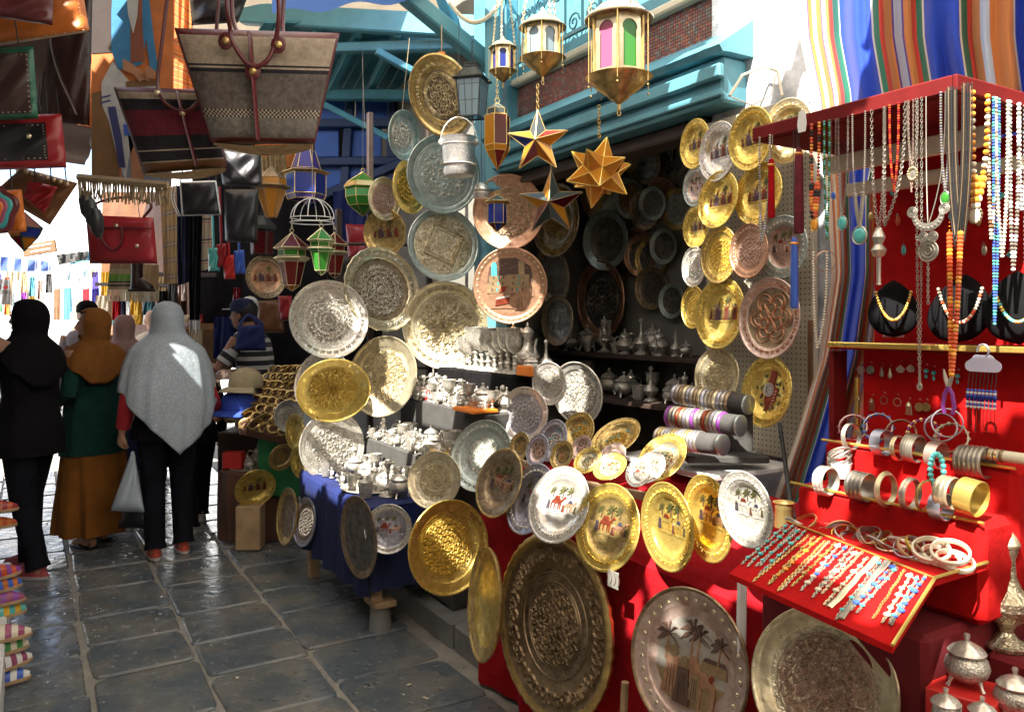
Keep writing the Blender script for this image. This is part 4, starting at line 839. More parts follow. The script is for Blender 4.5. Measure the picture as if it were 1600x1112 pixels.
# plates on the pegboard
pb = [('small gold plate at the top left corner of the pegboard', 1086, 225, 39, 22, 9, 'gold_eng', 'gold', 'crowd', 0), ('silver plate with coloured figures second in the top row of the pegboard', 1122, 237, 47, 28, 11, 'silver', 'silver', 'crowd', -.02), ('gold plate third in the top row of the pegboard', 1173, 217, 50, 33, 10, 'gold', 'gold', 'crowd', -.04),
      ('pale silver plate half hidden behind the necklace shelf', 1232, 205, 51, 37, 8, 'pale', 'pale', 'camel', -.01), ('dull copper plate at the left edge below the top corner plate', 1086, 292, 31, 18, 6, 'rosy', 'tin', 'camel', 0), ('gold plate with red figures left of centre, second row of the pegboard', 1122, 312, 46, 29, 16, 'gold', 'gold', 'crowd', -.03),
      ('gold plate behind the red tassels, second row of the pegboard', 1185, 303, 50, 34, 16, 'gold_eng', 'gold', 'crowd', -.02), ('small gold plate with dark red picture at the left edge', 1088, 354, 34, 20, 7, 'gold', 'gold', 'crowd', 0), ('plain gold tray with fine engraving in the middle of the pegboard', 1125, 398, 45, 28, 6, 'gold_eng', 'brass', None, -.03),
      ('copper plate with spotted rim behind silver bead strand', 1171, 392, 43, 29, 6, 'copper', 'copper', None, -.05), ('grey plate with spotted rim behind the blue tassel', 1223, 386, 50, 37, 6, 'rosy', 'tin', 'camel', -.02), ('small silver plate at the left edge of the pegboard', 1085, 417, 32, 18, 3, 'silver', 'silver', None, 0),
      ('small gold plate lowest at the left edge of the pegboard', 1084, 480, 34, 18, 2, 'gold_eng', 'gold', None, 0), ('larger gold plate with red and blue figures below the plain tray', 1125, 489, 57, 37, 8, 'gold', 'gold', 'crowd', -.03), ('dark copper tray with six petal flower engraving', 1203, 497, 64, 46, 6, 'bronze', 'rosy', None, -.05),
      ('silver engraved tray at the bottom behind the bangle rolls', 1121, 588, 46, 34, 4, 'pale_eng', 'pale', None, -.01), ('gold plate with red crescent emblem at the bottom of the pegboard', 1198, 611, 57, 37, 8, 'gold', 'gold', 'emblem', -.03)]
for lb, px, py, a, b, th, mw, mr, mo, dt in pb:
    pt = [] if mo else (['flower'] if 'petal' in lb else ['arab']) + ['sparse'] * bool(mo); d = DT(px, 2.45 + dt * 1.6)
    P_(lb, px, py, d, a, b, th, -1, 'tray' if mo is None else 'deep', mw, mr, pt + (['rimdots'] if 'spotted' in lb else ['rimband']), mo, name='wall_plate', group='plates on the pegboard', pm_=('copper' if 'petal' in lb else None))
peg = thing('pegboard', 'cream perforated pegboard hung with gold and silver plates', 'pegboard', ST(2.3, 2.5, 1.05))
part('board', 'peg', peg, lambda m: sb(m, 2.03, 2.60, 2.56, 2.59, 1.05, 2.47, 0, 0.003))
mb = MB()
for i in range(27):
    for j in range(66):
        c = SP(2.045 + i * .021, 2.5585, 1.07 + j * .021); mb.add([c + U * (.0035 * math.cos(q)) + Vector((0, 0, .0035 * math.sin(q))) for q in [k * PI / 3 for k in range(6)]], [tuple(range(6))])
o = mb.build('peg_holes', 'black', peg, True); o['kind'] = 'stuff'
part('edge_strip', 'wood', peg, lambda m: sb(m, 2.025, 2.045, 2.545, 2.557, 1.05, 1.6, 0, 0.002))
# dim plates inside the shop
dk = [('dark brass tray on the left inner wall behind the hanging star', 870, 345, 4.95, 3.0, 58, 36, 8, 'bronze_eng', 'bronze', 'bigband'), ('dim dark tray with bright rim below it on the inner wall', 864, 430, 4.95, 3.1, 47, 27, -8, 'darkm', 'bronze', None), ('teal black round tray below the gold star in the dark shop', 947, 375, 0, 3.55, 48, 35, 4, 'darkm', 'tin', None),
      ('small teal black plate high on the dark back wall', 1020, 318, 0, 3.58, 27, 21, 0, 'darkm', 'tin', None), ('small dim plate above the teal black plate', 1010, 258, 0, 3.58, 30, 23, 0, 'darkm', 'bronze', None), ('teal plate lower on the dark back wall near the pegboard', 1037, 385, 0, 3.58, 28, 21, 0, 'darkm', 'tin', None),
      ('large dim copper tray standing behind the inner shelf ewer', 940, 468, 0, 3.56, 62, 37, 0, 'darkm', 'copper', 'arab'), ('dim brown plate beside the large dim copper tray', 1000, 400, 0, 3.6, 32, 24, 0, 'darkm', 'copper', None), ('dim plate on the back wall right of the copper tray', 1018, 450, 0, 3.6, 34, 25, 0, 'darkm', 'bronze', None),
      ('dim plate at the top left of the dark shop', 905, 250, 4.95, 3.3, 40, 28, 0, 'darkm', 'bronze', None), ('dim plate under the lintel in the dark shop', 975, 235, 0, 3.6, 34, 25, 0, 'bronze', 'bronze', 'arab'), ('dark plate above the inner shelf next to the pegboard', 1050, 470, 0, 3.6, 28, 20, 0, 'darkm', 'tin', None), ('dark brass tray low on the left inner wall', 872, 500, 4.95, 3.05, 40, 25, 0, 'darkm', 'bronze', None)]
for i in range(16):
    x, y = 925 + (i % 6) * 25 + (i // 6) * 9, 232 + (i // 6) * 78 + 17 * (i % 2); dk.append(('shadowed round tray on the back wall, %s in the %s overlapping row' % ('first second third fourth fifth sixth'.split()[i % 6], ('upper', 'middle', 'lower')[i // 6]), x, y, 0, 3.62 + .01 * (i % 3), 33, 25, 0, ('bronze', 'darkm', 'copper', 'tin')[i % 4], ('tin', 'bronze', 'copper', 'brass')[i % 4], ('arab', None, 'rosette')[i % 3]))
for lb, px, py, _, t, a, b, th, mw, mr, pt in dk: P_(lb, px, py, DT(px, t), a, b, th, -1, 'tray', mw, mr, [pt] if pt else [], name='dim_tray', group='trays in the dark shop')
ORD = 'first second third fourth fifth sixth seventh eighth ninth tenth eleventh twelfth thirteenth fourteenth fifteenth sixteenth seventeenth eighteenth nineteenth twentieth twenty-first twenty-second twenty-third twenty-fourth twenty-fifth twenty-sixth'.split()
# ------------------------------------------------------------------ tables, cloths and stands
def sgrid(mb, path, s0, s1, nu, amp=0.0, freq=20.0, mat=0, vsub=6, only=None):
    """cloth laid over a (t, z) profile from s0 to s1, with hanging folds"""
    pts = []
    for i in range(len(path) - 1):
        for k in range(vsub): q = k / vsub; pts.append((path[i][0] * (1 - q) + path[i + 1][0] * q, path[i][1] * (1 - q) + path[i + 1][1] * q))
    pts.append(path[-1]); nv = len(pts) - 1
    def fn(a, b):
        s_ = s0 + (s1 - s0) * a; t, z = pts[round(b * nv)]
        k = max(0, min(1, (path[1][1] - z) / max(.01, path[1][1] - path[0][1]))) ** 1.3
        return SP(s_, t - amp * k * (math.sin(freq * s_) + .5 * math.sin(freq * 2.3 * s_ + 1)), z)
    mb.grid(fn, nu, nv, mat); return mb
tb = thing('display_table', 'wooden trestle table under the red cloth', 'table', ST(2.2, 1.9, 0.13))
part('table_top', 'wood_pale', tb, lambda m: sb(m, 1.30, 3.08, 1.75, 2.15, .75, .79, 0, .004))
for s_, t_ in ((1.4, 1.8), (3.0, 1.8), (1.4, 2.1), (3.0, 2.1)): part('leg', 'wood_pale', tb, lambda m: sb(m, s_ - .03, s_ + .03, t_ - .03, t_ + .03, .13 if t_ > 1.79 else 0, .75, 0, .004))
mb = MB(); sgrid(mb, [(1.70, .02), (1.71, .80), (1.74, .83), (2.06, .99), (2.16, 1.0), (2.18, .6)], 1.22, 3.12, 90, .018, 17)
def _end(a, b):
    t = 1.71 + .46 * a; zt = .80 if a < .03 else min(1.0, .83 + (t - 1.74) * .5); z = zt + (.02 - zt) * b; k = b ** 1.2
    return SP(3.12 + .015 * k * math.sin(t * 22), t, z)
mb.grid(_end, 24, 12)
tag(mb.build('red_tablecloth', 'red_cloth'), 'red cloth draped over the sloping plate table down to the ground', 'tablecloth')
rk = thing('plate_rack', 'low wooden ledge rack holding the small plates', 'rack', ST(2.4, 1.85, .95))
beam((800, 715, 3.62), (905, 765, 3.1), .02, .03, 'wood_pale', 'rail', rk); beam((905, 755, 3.1), (1085, 790, 2.62), .02, .03, 'wood_pale', 'rail', rk)
pass
for i, (x, y, d) in ((1, (958, 905, 2.58)),):
    mb = MB(); p = W(x, y, d); m_ = Matrix.Translation(p) @ Matrix.Rotation(RZ + .1, 4, 'Z') @ Matrix.Rotation(R(8 - 6 * i), 4, 'Y')
    mb.bbox((0, 0, 0), (.05, .002, .055), .0008, 0, m_)
    for k in range(4): mb.tube([m_ @ Vector((-.03 + .018 * k + .008 * math.sin(q), -.0025, .02 - .012 * q)) for q in range(4)], .0012, 4, 1)
    tag(mb.build('paper_tag', ['en_white', 'dark_paint']), ('white paper tag pinned to red cloth at its left corner', 'white paper tag pinned to red cloth right of the big dark tray', 'small paper tag beside the gold tray rim')[i], 'tag')
tag(part('white_post', 'white', None, lambda m: m.bar(W(1160, 1112, 2.05), W(1162, 905, 2.05), .035, .035)) if False else (lambda: (lambda m: (m.bar(W(1154, 1180, 2.1), W(1160, 900, 2.1), .022, .022), m)[1])(MB()))().build('support_post', 'white'), 'thin white wooden post under the bracelet tray', 'post')
tag((lambda m: (m.tube([W(972, 1160, 2.45), W(977, 1065, 2.45)], .012, 8), m)[1])(MB()).build('bamboo_cane', 'wood_pale'), 'short bamboo cane standing between the two leaning trays', 'cane')
lowb = thing('low_bench', 'low wooden bench carrying the leaning trays on the cobbles', 'bench', ST(1.5, 1.5, 0))
part('seat', 'wood_dark', lowb, lambda m: sb(m, 1.3, 1.8, 1.40, 1.66, .36, .40, 0, .004))
for s_ in (1.36, 1.74): part('leg', 'wood_dark', lowb, lambda m: sb(m, s_ - .03, s_ + .03, 1.42, 1.64, 0, .36, 0, .004))
# stepped counter of silver behind the blue table
ct = thing('stepped_counter', 'grey felt covered stepped counter crowded with silver ware', 'counter', ST(4.2, 2.1, .13))
for k, (t0, t1, z) in enumerate(((1.82, 2.08, .86), (2.08, 2.32, 1.10), (2.32, 2.56, 1.29))):
    part('step', ['grey_felt', 'navy_cloth', 'black_cloth'][min(k, 2)] if k == 2 else 'grey_felt', ct, lambda m: sb(m, 3.62 + .12 * k, 4.9, t0, t1 + .002, .13, z, 0, .012))
# blue table
bl = thing('blue_table', 'low table under blue cloth darkened below for shade, holding the sunlit silver', 'table', ST(4.3, 1.6, 0))
part('table_top', 'wood_pale', bl, lambda m: sb(m, 3.82, 4.95, 1.46, 1.86, .62, .65, 0, .004))
for s_, t_ in ((3.86, 1.50), (4.9, 1.50)): part('leg', 'wood_pale', bl, lambda m: sb(m, s_ - .03, s_ + .03, t_ - .03, t_ + .03, .17 if s_ < 4 else 0, .62, 0, .004))
mb = MB(); sgrid(mb, [(1.435, .20), (1.44, .64), (1.455, .662), (1.80, .668)], 3.78, 5.0, 60, .022, 26, lambda a, b: 1 if b < .27 + .03 * math.sin(a * 30) else 0)  # navy below the blue strip stands in for shade under the lit edge
mb.grid(lambda a, b: SP(3.785 - .012 * math.sin(a * 20) * b, 1.45 + .36 * a, .662 - .42 * b), 16, 10, lambda a, b: 1 if b > .25 else 0)
tag(mb.build('shade_toned_tablecloth', ['blue_cloth', 'navy_cloth']), 'deep blue cloth round the low silver table, shade coloured in as navy below', 'tablecloth')
ft = WG(594, 985)
mb = MB(); m_ = Matrix.Translation((ft.x, ft.y, 0)) @ Matrix.Rotation(RZ, 4, 'Z')
mb.lathe([(0, 0), (.062, 0), (.055, .09), (.05, .135), (0, .135)], 14, 0, True, m_); mb.bbox((0, 0, .155), (.16, .12, .035), .006, 1, m_)
tag(mb.build('leg_block', ['kerb_stone', 'wood_pale']), 'stone and wood block propping the near leg of the blue table', 'block')
# far brown table and green board
bt_ = thing('brown_table', 'small table under brown cloth with a silver tea set', 'table', W(395, 830, 5.8))
p0 = W(395, 745, 5.8)
mb = MB(); mb.loft([(p0.x, p0.y + .15, z, .27 + .02 * (.5 - z), .26, .03 + .02 * (.5 - z)) for z in (.02, .12, .25, .38, .50)] + [(p0.x, p0.y + .15, .515, .25, .24, 0)], 48, 0, nf=12, sup=.8); mb.build('cloth_cover', 'brown_cloth', bt_, True)
p = W(395, 815, 5.6); mb = MB(); mb.bbox((p.x, p.y - .05, .17), (.17, .12, .30), .006, 0); tag(mb.build('cardboard_box', 'wood_pale'), 'small tan box on the ground before the brown table', 'box')
gbd = thing('bracelet_board', 'dark board leaning with rows of brass bracelets, left of the gold tray', 'board', W(440, 640, 5.6))
B0, B1, B2, B3 = W(372, 668, 5.6), W(468, 690, 5.4), W(478, 572, 6.0), W(425, 575, 6.1)
mb = MB(); mb.add([B0, B1, B2, B3] + [q - Vector((0, -.03, .05)) for q in (B0, B1, B2, B3)], [(0, 1, 2, 3), (7, 6, 5, 4), (0, 4, 5, 1), (1, 5, 6, 2), (2, 6, 7, 3), (3, 7, 4, 0)]); mb.build('board', 'brown_cloth', gbd, True)
tag(part('stall_front', 'green_cloth', None, lambda m: m.bbox(W(440, 715, 5.62) , (.34, .04, .62), .01)) if False else (lambda m: (m.bbox(W(437, 720, 5.7), (.30, .05, .50), .01), m)[1])(MB()).build('hanging_cloth', 'green_cloth'), 'green cloth panel hanging under the bracelet board', 'panel')
for i in range(6):
    for j in range(8):
        a, b = (i + .5) / 6, (j + .5) / 8; q = B0.lerp(B1, a).lerp(B3.lerp(B2, a), b)
        if (i, j) == (0, 0): mb = MB(); mb.tube([(0.040 * math.cos(t), .008 * math.sin(2 * t), .030 * math.sin(t)) for t in [2 * PI * k / 12 for k in range(12)]], .008, 5, 0, closed=True); bm_ = mb.mesh('brass_bracelet', 'brass')
        o = link('brass_bracelet', bm_, None, loc=q + Vector((0, -.012, .016))); o.rotation_euler = (R(-40), R(rnd.uniform(-40, 10)), R(rnd.uniform(-20, 30)))
        tag(o, 'little brass bracelet on the leaning board, %s row from below, %s from the left' % (ORD[j], ORD[i]), 'bracelet', 'bracelets on the leaning board')

# ------------------------------------------------------------------ silver ware: turned bodies with handles, spouts, feet and lids
def ware(kind, mat='silver_eng', m2='silver'):
    t = thing({'ewer': 'ewer', 'teapot': 'teapot', 'bowl': 'sugar_bowl', 'goblet': 'goblet', 'cup': 'cup', 'stick': 'candlestick', 'shaker': 'perfume_sprinkler', 'figure': 'figurine', 'box': 'trinket_box', 'jar': 'lidded_jar'}[kind], 'x', {'bowl': 'bowl', 'stick': 'candlestick', 'shaker': 'sprinkler', 'box': 'box', 'jar': 'jar'}.get(kind, kind))
    b = MB(); L = MB()
    if kind == 'ewer':
        b.lathe([(0, 0), (.19, 0), (.2, .03), (.12, .06), (.06, .12), (.08, .17), (.18, .24), (.24, .32), (.23, .38), (.13, .46), (.085, .55), (.075, .68), (.10, .74), (.105, .78)], 24)
        L.lathe([(.115, .78), (.12, .80), (.09, .85), (.05, .89), (.02, .90), (.03, .93), (.015, .97), (0, 1.0)], 20); 
        b.build('body', mat, t); L.build('lid', m2, t)
        h = MB(); h.tube([(-.09, 0, .76), (-.22, 0, .80), (-.27, 0, .70), (-.26, 0, .52), (-.20, 0, .38)], [.02, .022, .025, .02, .015], 7); h.build('handle', m2, t)
        h = MB(); h.tube([(.2, 0, .30), (.27, 0, .42), (.25, 0, .55), (.31, 0, .68)], [.05, .035, .025, .02], 8); h.build('spout', m2, t)
    elif kind == 'teapot':
        b.lathe([(0, 0), (.22, 0), (.2, .04), (.15, .07), (.3, .18), (.37, .32), (.33, .46), (.2, .56), (.16, .62), (.19, .66)], 24); b.build('body', mat, t)
        L.lathe([(.2, .66), (.19, .70), (.12, .78), (.04, .84), (.03, .88), (.06, .92), (.02, .97), (0, 1.0)], 20); L.build('lid', m2, t)
        h = MB(); h.tube([(-.2, 0, .60), (-.42, 0, .66), (-.55, 0, .52), (-.5, 0, .34), (-.34, 0, .26)], .028, 7); h.build('handle', m2, t)
        h = MB(); h.tube([(.3, 0, .22), (.46, 0, .28), (.5, 0, .46), (.6, 0, .62)], [.07, .05, .035, .028], 8); h.build('spout', m2, t)
    elif kind in ('bowl', 'jar'):
        k = 1.0 if kind == 'bowl' else .8
        b.lathe([(0, .10), (.2, .12), (.36 * k, .24), (.40 * k, .38), (.36 * k, .52), (.27, .60), (.30, .63)], 26); b.build('body', mat, t)
        L.lathe([(.33, .63), (.34, .66), (.27, .74), (.14, .82), (.05, .86), (.045, .92), (.06, .95), (.05, 1.0), (0, 1.0)], 24); L.build('lid', m2, t)
        for q in range(3):
            a = q * 2.094 + .5; h = MB(); h.tube([(.26 * math.cos(a), .26 * math.sin(a), .2), (.31 * math.cos(a), .31 * math.sin(a), .08), (.35 * math.cos(a), .35 * math.sin(a), 0)], [.06, .03, .045], 6); h.build('foot', m2, t)
    elif kind == 'goblet':
        b.lathe([(.0, 0), (.24, 0), (.2, .03), (.06, .1), (.045, .35), (.09, .40), (.05, .45), (.18, .55), (.25, .72), (.24, .9), (.28, 1.0), (.25, 1.0), (.2, .75), (0, .55)], 20); b.build('body', mat, t); L.lathe([(.065, .19), (.09, .22), (.065, .25)], 14); L.build('stem_ring', m2, t)
    elif kind == 'cup':
        b.lathe([(0, 0), (.35, 0), (.42, .3), (.52, 1.0), (.47, 1.0), (.38, .3), (0, .15)], 18); b.build('body', mat, t); L.tube([(-.48, 0, .85), (-.75, 0, .7), (-.7, 0, .4), (-.42, 0, .3)], .05, 6); L.build('handle', m2, t)
    elif kind == 'stick':
        b.lathe([(0, 0), (.26, 0), (.24, .04), (.1, .09), (.05, .16), (.09, .24), (.04, .34), (.035, .6), (.08, .68), (.04, .74), (.1, .84), (.12, .9), (.09, 1.0), (0, .95)], 16); b.build('body', mat, t); L.lathe([(.12, .9), (.2, .92), (.2, .935), (.1, .93)], 16); L.build('drip_pan', m2, t)
    elif kind == 'shaker':
        b.lathe([(0, 0), (.2, 0), (.17, .05), (.08, .1), (.16, .2), (.22, .3), (.17, .42), (.07, .5), (.045, .62), (.035, .85), (.06, .9)], 18); b.build('body', mat, t); L.lathe([(.06, .9), (.07, .94), (.02, 1.0), (0, 1.0)], 12); L.build('cap', m2, t)
    elif kind == 'figure':
        b.loft([(0, 0, 0, .3, .22), (0, 0, .06, .3, .22), (0, 0, .09, .16, .12), (0, 0, .4, .2, .15), (0, 0, .62, .22, .14), (0, 0, .72, .1, .09)], 14, sup=.9); b.ell((0, 0, .84), (.12, .12, .15), 10, 8); b.build('body', mat, t)
        L.tube([(.2, 0, .62), (.3, -.1, .45), (.16, -.2, .38)], .05, 6); L.tube([(-.2, 0, .62), (-.3, -.08, .5), (-.24, -.18, .7)], .05, 6); L.build('arms', m2, t)
    elif kind == 'box':
        b.bbox((0, 0, .2), (.7, .5, .4), .03); b.build('body', mat, t); L.loft([(0, 0, .4, .36, .26), (0, 0, .5, .34, .24), (0, 0, .62, .2, .14), (0, 0, .66, .04, .04)], 16, sup=.6); L.ell((0, 0, .7), .06, 8, 6); L.build('lid', m2, t)
    return t
PROTO = {}
def put(kind, label, px, py, d, hpx, mat='silver_eng', m2='silver', rz=None, group=None, loc=None, h=None):
    k = (kind, mat, m2); loc = W(px, py, d) if loc is None else loc; sc_ = hpx * d / F if h is None else h
    rz = rnd.uniform(-2.6, -.4) if rz is None else rz
    if k not in PROTO:
        o = ware(kind, mat, m2); PROTO[k] = o; o['label'] = label; o.location = loc; o.rotation_euler = (0, 0, rz); o.scale = (sc_,) * 3
        if group: o['group'] = group
        return o
    o = dup(PROTO[k], label, loc, scale=sc_, rz=rz)
    if group: o['group'] = group
    elif 'group' in o: del o['group']
    return o
Z = lambda s_, t_, z: ST(s_, t_, z)
# crowded steps of the counter
GS = {0: 'small silver figures on the lower step', 1: 'silver pots on the middle step', 2: 'tall silver ware on the top step'}
for i in range(30):
    k = ('figure', 'bowl', 'cup', 'box', 'goblet', 'figure', 'shaker')[i % 7]; nm = {'figure': 'figurine', 'bowl': 'lidded bowl', 'cup': 'cup', 'box': 'trinket box', 'goblet': 'goblet', 'shaker': 'sprinkler'}[k]
    put(k, 'tiny silver %s on the lower counter step, %s row, %s from the right' % (nm, ('front', 'back')[i % 2], ORD[i // 2]), 0, 0, 0, 0, loc=Z(3.70 + (i // 2) * .078, 1.90 + .11 * (i % 2) + rnd.uniform(-.02, .02), .8605), h=rnd.uniform(.08, .13), group=GS[0])
for i in range(28):
    k = ('goblet', 'teapot', 'bowl', 'figure', 'stick', 'bowl')[i % 6]; nm = {'goblet': 'goblet', 'teapot': 'teapot', 'bowl': 'lidded bowl', 'figure': 'figurine', 'stick': 'candlestick'}[k]
    put(k, 'silver %s on the middle counter step, %s row, %s from the right' % (nm, ('front', 'back')[i % 2], ORD[i // 2]), 0, 0, 0, 0, loc=Z(3.78 + (i // 2) * .08, 2.14 + .11 * (i % 2) + rnd.uniform(-.02, .02), 1.1005), h=rnd.uniform(.10, .17), group=GS[1])
put('ewer', 'tall silver ewer foremost on the top counter step', 847, 552, 4.6, 92, rz=-1, loc=Z(3.86, 2.42, 1.2905), h=.30)
put('shaker', 'silver sprinkler with pointed cap right of the tall silver ewer', 0, 0, 0, 0, loc=Z(3.79, 2.50, 1.2905), h=.20); put('bowl', 'silver lidded bowl at the right end of the top counter step', 0, 0, 0, 0, loc=Z(3.76, 2.38, 1.2905), h=.12)
for i in range(18):
    put(('goblet', 'stick', 'goblet', 'shaker')[i % 4], 'tall silver %s on the top counter step, %s row, %s beyond the ewer' % (('goblet', 'candlestick', 'goblet', 'sprinkler')[i % 4], ('front', 'back')[i % 2], ORD[i // 2]), 0, 0, 0, 0, loc=Z(3.96 + (i // 2) * .08, 2.40 + .09 * (i % 2), 1.2905), h=rnd.uniform(.17, .27), group=GS[2])
put('ewer', 'dark bronze ewer with long handle against the copper town tray', 0, 0, 0, 0, 'bronze_eng', 'bronze', rz=-1.2, loc=Z(4.2, 2.53, 1.2905), h=.30)
pm('orange_box', (0.80, 0.22, 0.02), 0.5, var=0.1)
for lb, s0, s1, t0, t1, z0, z1, m_ in (('orange box in the sun under the silver ewers', 3.70, 3.84, 2.33, 2.36, 1.2903, 1.345, 'orange_box'), ('small red box beside the silver bowls on the counter', 4.52, 4.62, 2.10, 2.16, 1.1003, 1.16, 'red_paint'), ('orange wooden tray carrying bright silver on the counter edge', 3.74, 3.98, 2.0, 2.16, 1.1003, 1.118, 'orange_box'), ('yellow tray of small figures on the lower counter step', 3.72, 3.95, 1.83, 1.87, .8603, .905, 'yellow')):
    mb = MB(); sb(mb, s0, s1, t0, t1, z0, z1, 0, .004); sb(mb, s0 + .006, s1 - .006, t0 + .006, t1 - .006, z1, z1 + .004, 0, .002); tag(mb.build('box' if 'box' in lb else 'wooden_tray', m_), lb, 'box' if 'box' in lb else 'tray')
# on the blue table: a round tray with its tea set
p, M, r = ori(585, 748, 4.45, 52, 10, 90, -1)
tr = thing('serving_tray', 'round silver serving tray lying on the blue table under cups', 'tray', (p.x, p.y, .672), scale=r)
link('well', pmesh(0, 'flat', 0, 'silver_eng'), tr); link('rim', pmesh(0, 'flat', 1, 'silver'), tr); link('lip', pmesh(0, 'flat', 2, 'silver'), tr)
for i in range(6): put('cup', 'silver cup on the blue table serving tray, %s anticlockwise from the right' % ORD[i], 0, 0, 0, 0, loc=(p.x + .11 * math.cos(i * 1.05), p.y + .11 * math.sin(i * 1.05), .677), h=.05, group='cups on the serving tray')
put('teapot', 'silver teapot in the middle of the serving tray', 0, 0, 0, 0, loc=(p.x, p.y, .677), h=.13, rz=-.4)
put('ewer', 'slender silver ewer on the blue table behind the serving tray', 573, 738, 4.75, 48, rz=-.8, loc=Z(4.62, 1.66, .669), h=.19)
put('stick', 'silver candlestick beside the engraved tray on the blue table', 0, 0, 0, 0, loc=Z(3.98, 1.62, .669), h=.19)
for i in range(20): put(('bowl', 'figure', 'box', 'goblet')[i % 4], 'small silver %s on the blue table, %s row, %s from the right' % (('bowl', 'figurine', 'trinket box', 'goblet')[i % 4], ('front', 'back')[i % 2], ORD[i // 2]), 0, 0, 0, 0, loc=Z(3.92 + (i // 2) * .085, 1.66 + .10 * (i % 2), .669), h=rnd.uniform(.09, .15), group='silver at the back of the blue table')
# distant tea set
tp = thing('serving_tray', 'silver serving tray on the brown table far left', 'tray', (p0.x, p0.y + .12, .518), scale=.21)
link('well', pmesh(0, 'flat', 0, 'silver_eng'), tp); link('rim', pmesh(0, 'flat', 1, 'silver'), tp); link('lip', pmesh(0, 'flat', 2, 'silver'), tp)
for i in range(7): put(('cup', 'bowl')[i % 2], 'silver %s on the brown table, %s of the ring round the teapot' % (('cup', 'lidded bowl')[i % 2], ORD[i]), 0, 0, 0, 0, loc=(p0.x + .13 * math.cos(i * .9), p0.y + .12 + .13 * math.sin(i * .9), .522), h=(.06, .09)[i % 2], group='tea set on the brown table')
put('teapot', 'silver teapot of the tea set on the brown table', 0, 0, 0, 0, loc=(p0.x, p0.y + .12, .522), h=.17, rz=-.3)
put('ewer', 'silver jug behind the tea set near the red box', 0, 0, 0, 0, loc=(p0.x + .05, p0.y + .27, .516), h=.22, rz=2.6)
mb = MB(); q = W(358, 708, 5.75); mb.bbox((q.x, q.y + .1, .58), (.14, .1, .12), .006); tag(mb.build('box', 'red_paint'), 'red box left of the distant silver tea set', 'box')
# inside, on the upper shelf
for i, (x, h, k, lb) in enumerate(((944, .26, 'ewer', 'silver ewer with tall lid on the dark inner shelf'), (918, .06, 'cup', 'small white metal cup left of the inner shelf ewer'), (962, .07, 'cup', 'small white metal cup right of the inner shelf ewer'), (976, .17, 'teapot', 'slim teapot on the inner shelf between ewer and dark pots'), (1002, .24, 'shaker', 'tall thin sprinkler on the inner shelf'), (1030, .18, 'teapot', 'dim teapot on the inner shelf near the pegboard'), (1056, .16, 'shaker', 'short dim sprinkler at the right of the inner shelf'), (1072, .10, 'bowl', 'dim lidded bowl at the end of the inner shelf'), (890, .16, 'bowl', 'lidded bowl at the left end of the inner shelf'))):
    s_, t_, _z = toST(WT(x, 530, 3.42)); put(k, lb, 0, 0, 0, 0, loc=Z(s_, 3.42, 1.3755), h=h)
for i, (x, h, k, lb) in enumerate(((975, .17, 'bowl', 'lidded pot on the lower inner shelf, leftmost'), (998, .09, 'cup', 'dim cup on the lower inner shelf'), (1017, .22, 'shaker', 'tall pot with pointed lid on the lower inner shelf'), (1045, .12, 'jar', 'dim jar on the lower inner shelf'), (1070, .2, 'ewer', 'dim ewer on the lower inner shelf by the pegboard'))):
    s_, t_, _z = toST(WT(x, 600, 3.35)); put(k, lb, 0, 0, 0, 0, loc=Z(s_, 3.35, 1.0905), h=h)
# silver bucket hung in front of the tin tray
q = W(717, 275, 4.5); bk = thing('hanging_bucket', 'embossed silver bucket with hoop handle hung before the tin tray', 'bucket', q, scale=1.0)
mb = MB(); mb.lathe([(0, .01), (.08, 0), (.088, .02), (.085, .06), (.09, .10), (.096, .20), (.102, .215), (.09, .215), (.08, .03), (0, .03)], 30); mb.build('body', 'bucket', bk)
for z_ in (.055, .165): mb = MB(); mb.lathe([(.089, z_), (.1, z_ + .006), (.09, z_ + .012)], 30); mb.build('band', 'silver', bk)
mb = MB(); mb.tube([(.102 * math.cos(t), 0, .19 + .14 * math.sin(t)) for t in [PI * i / 14 for i in range(15)]], .004, 6); mb.build('handle', 'silver', bk)
for sx in (-1, 1): mb = MB(); mb.ell((sx * .1, 0, .19), (.016, .02, .02), 8, 6); mb.build('lug', 'silver', bk)
mb = MB(); mb.tube([(0, 0, .33), (0, 0, .9)], .002, 5); mb.build('wire', 'iron', bk)
q = W(752, 297, 4.6); bb = thing('metal_ball_bell', 'small ribbed silver bell hanging right of the bucket', 'bell', q)
mb = MB(); mb.lathe([(0, -.05), (.045, -.045), (.05, -.02), (.042, -.012), (.048, .0), (.04, .01), (.04, .02), (.02, .04), (0, .045)], 20); mb.build('body', 'silver', bb); mb = MB(); mb.tube([(0, 0, .04), (0, 0, .5)], .0015, 4); mb.build('wire', 'iron', bb)
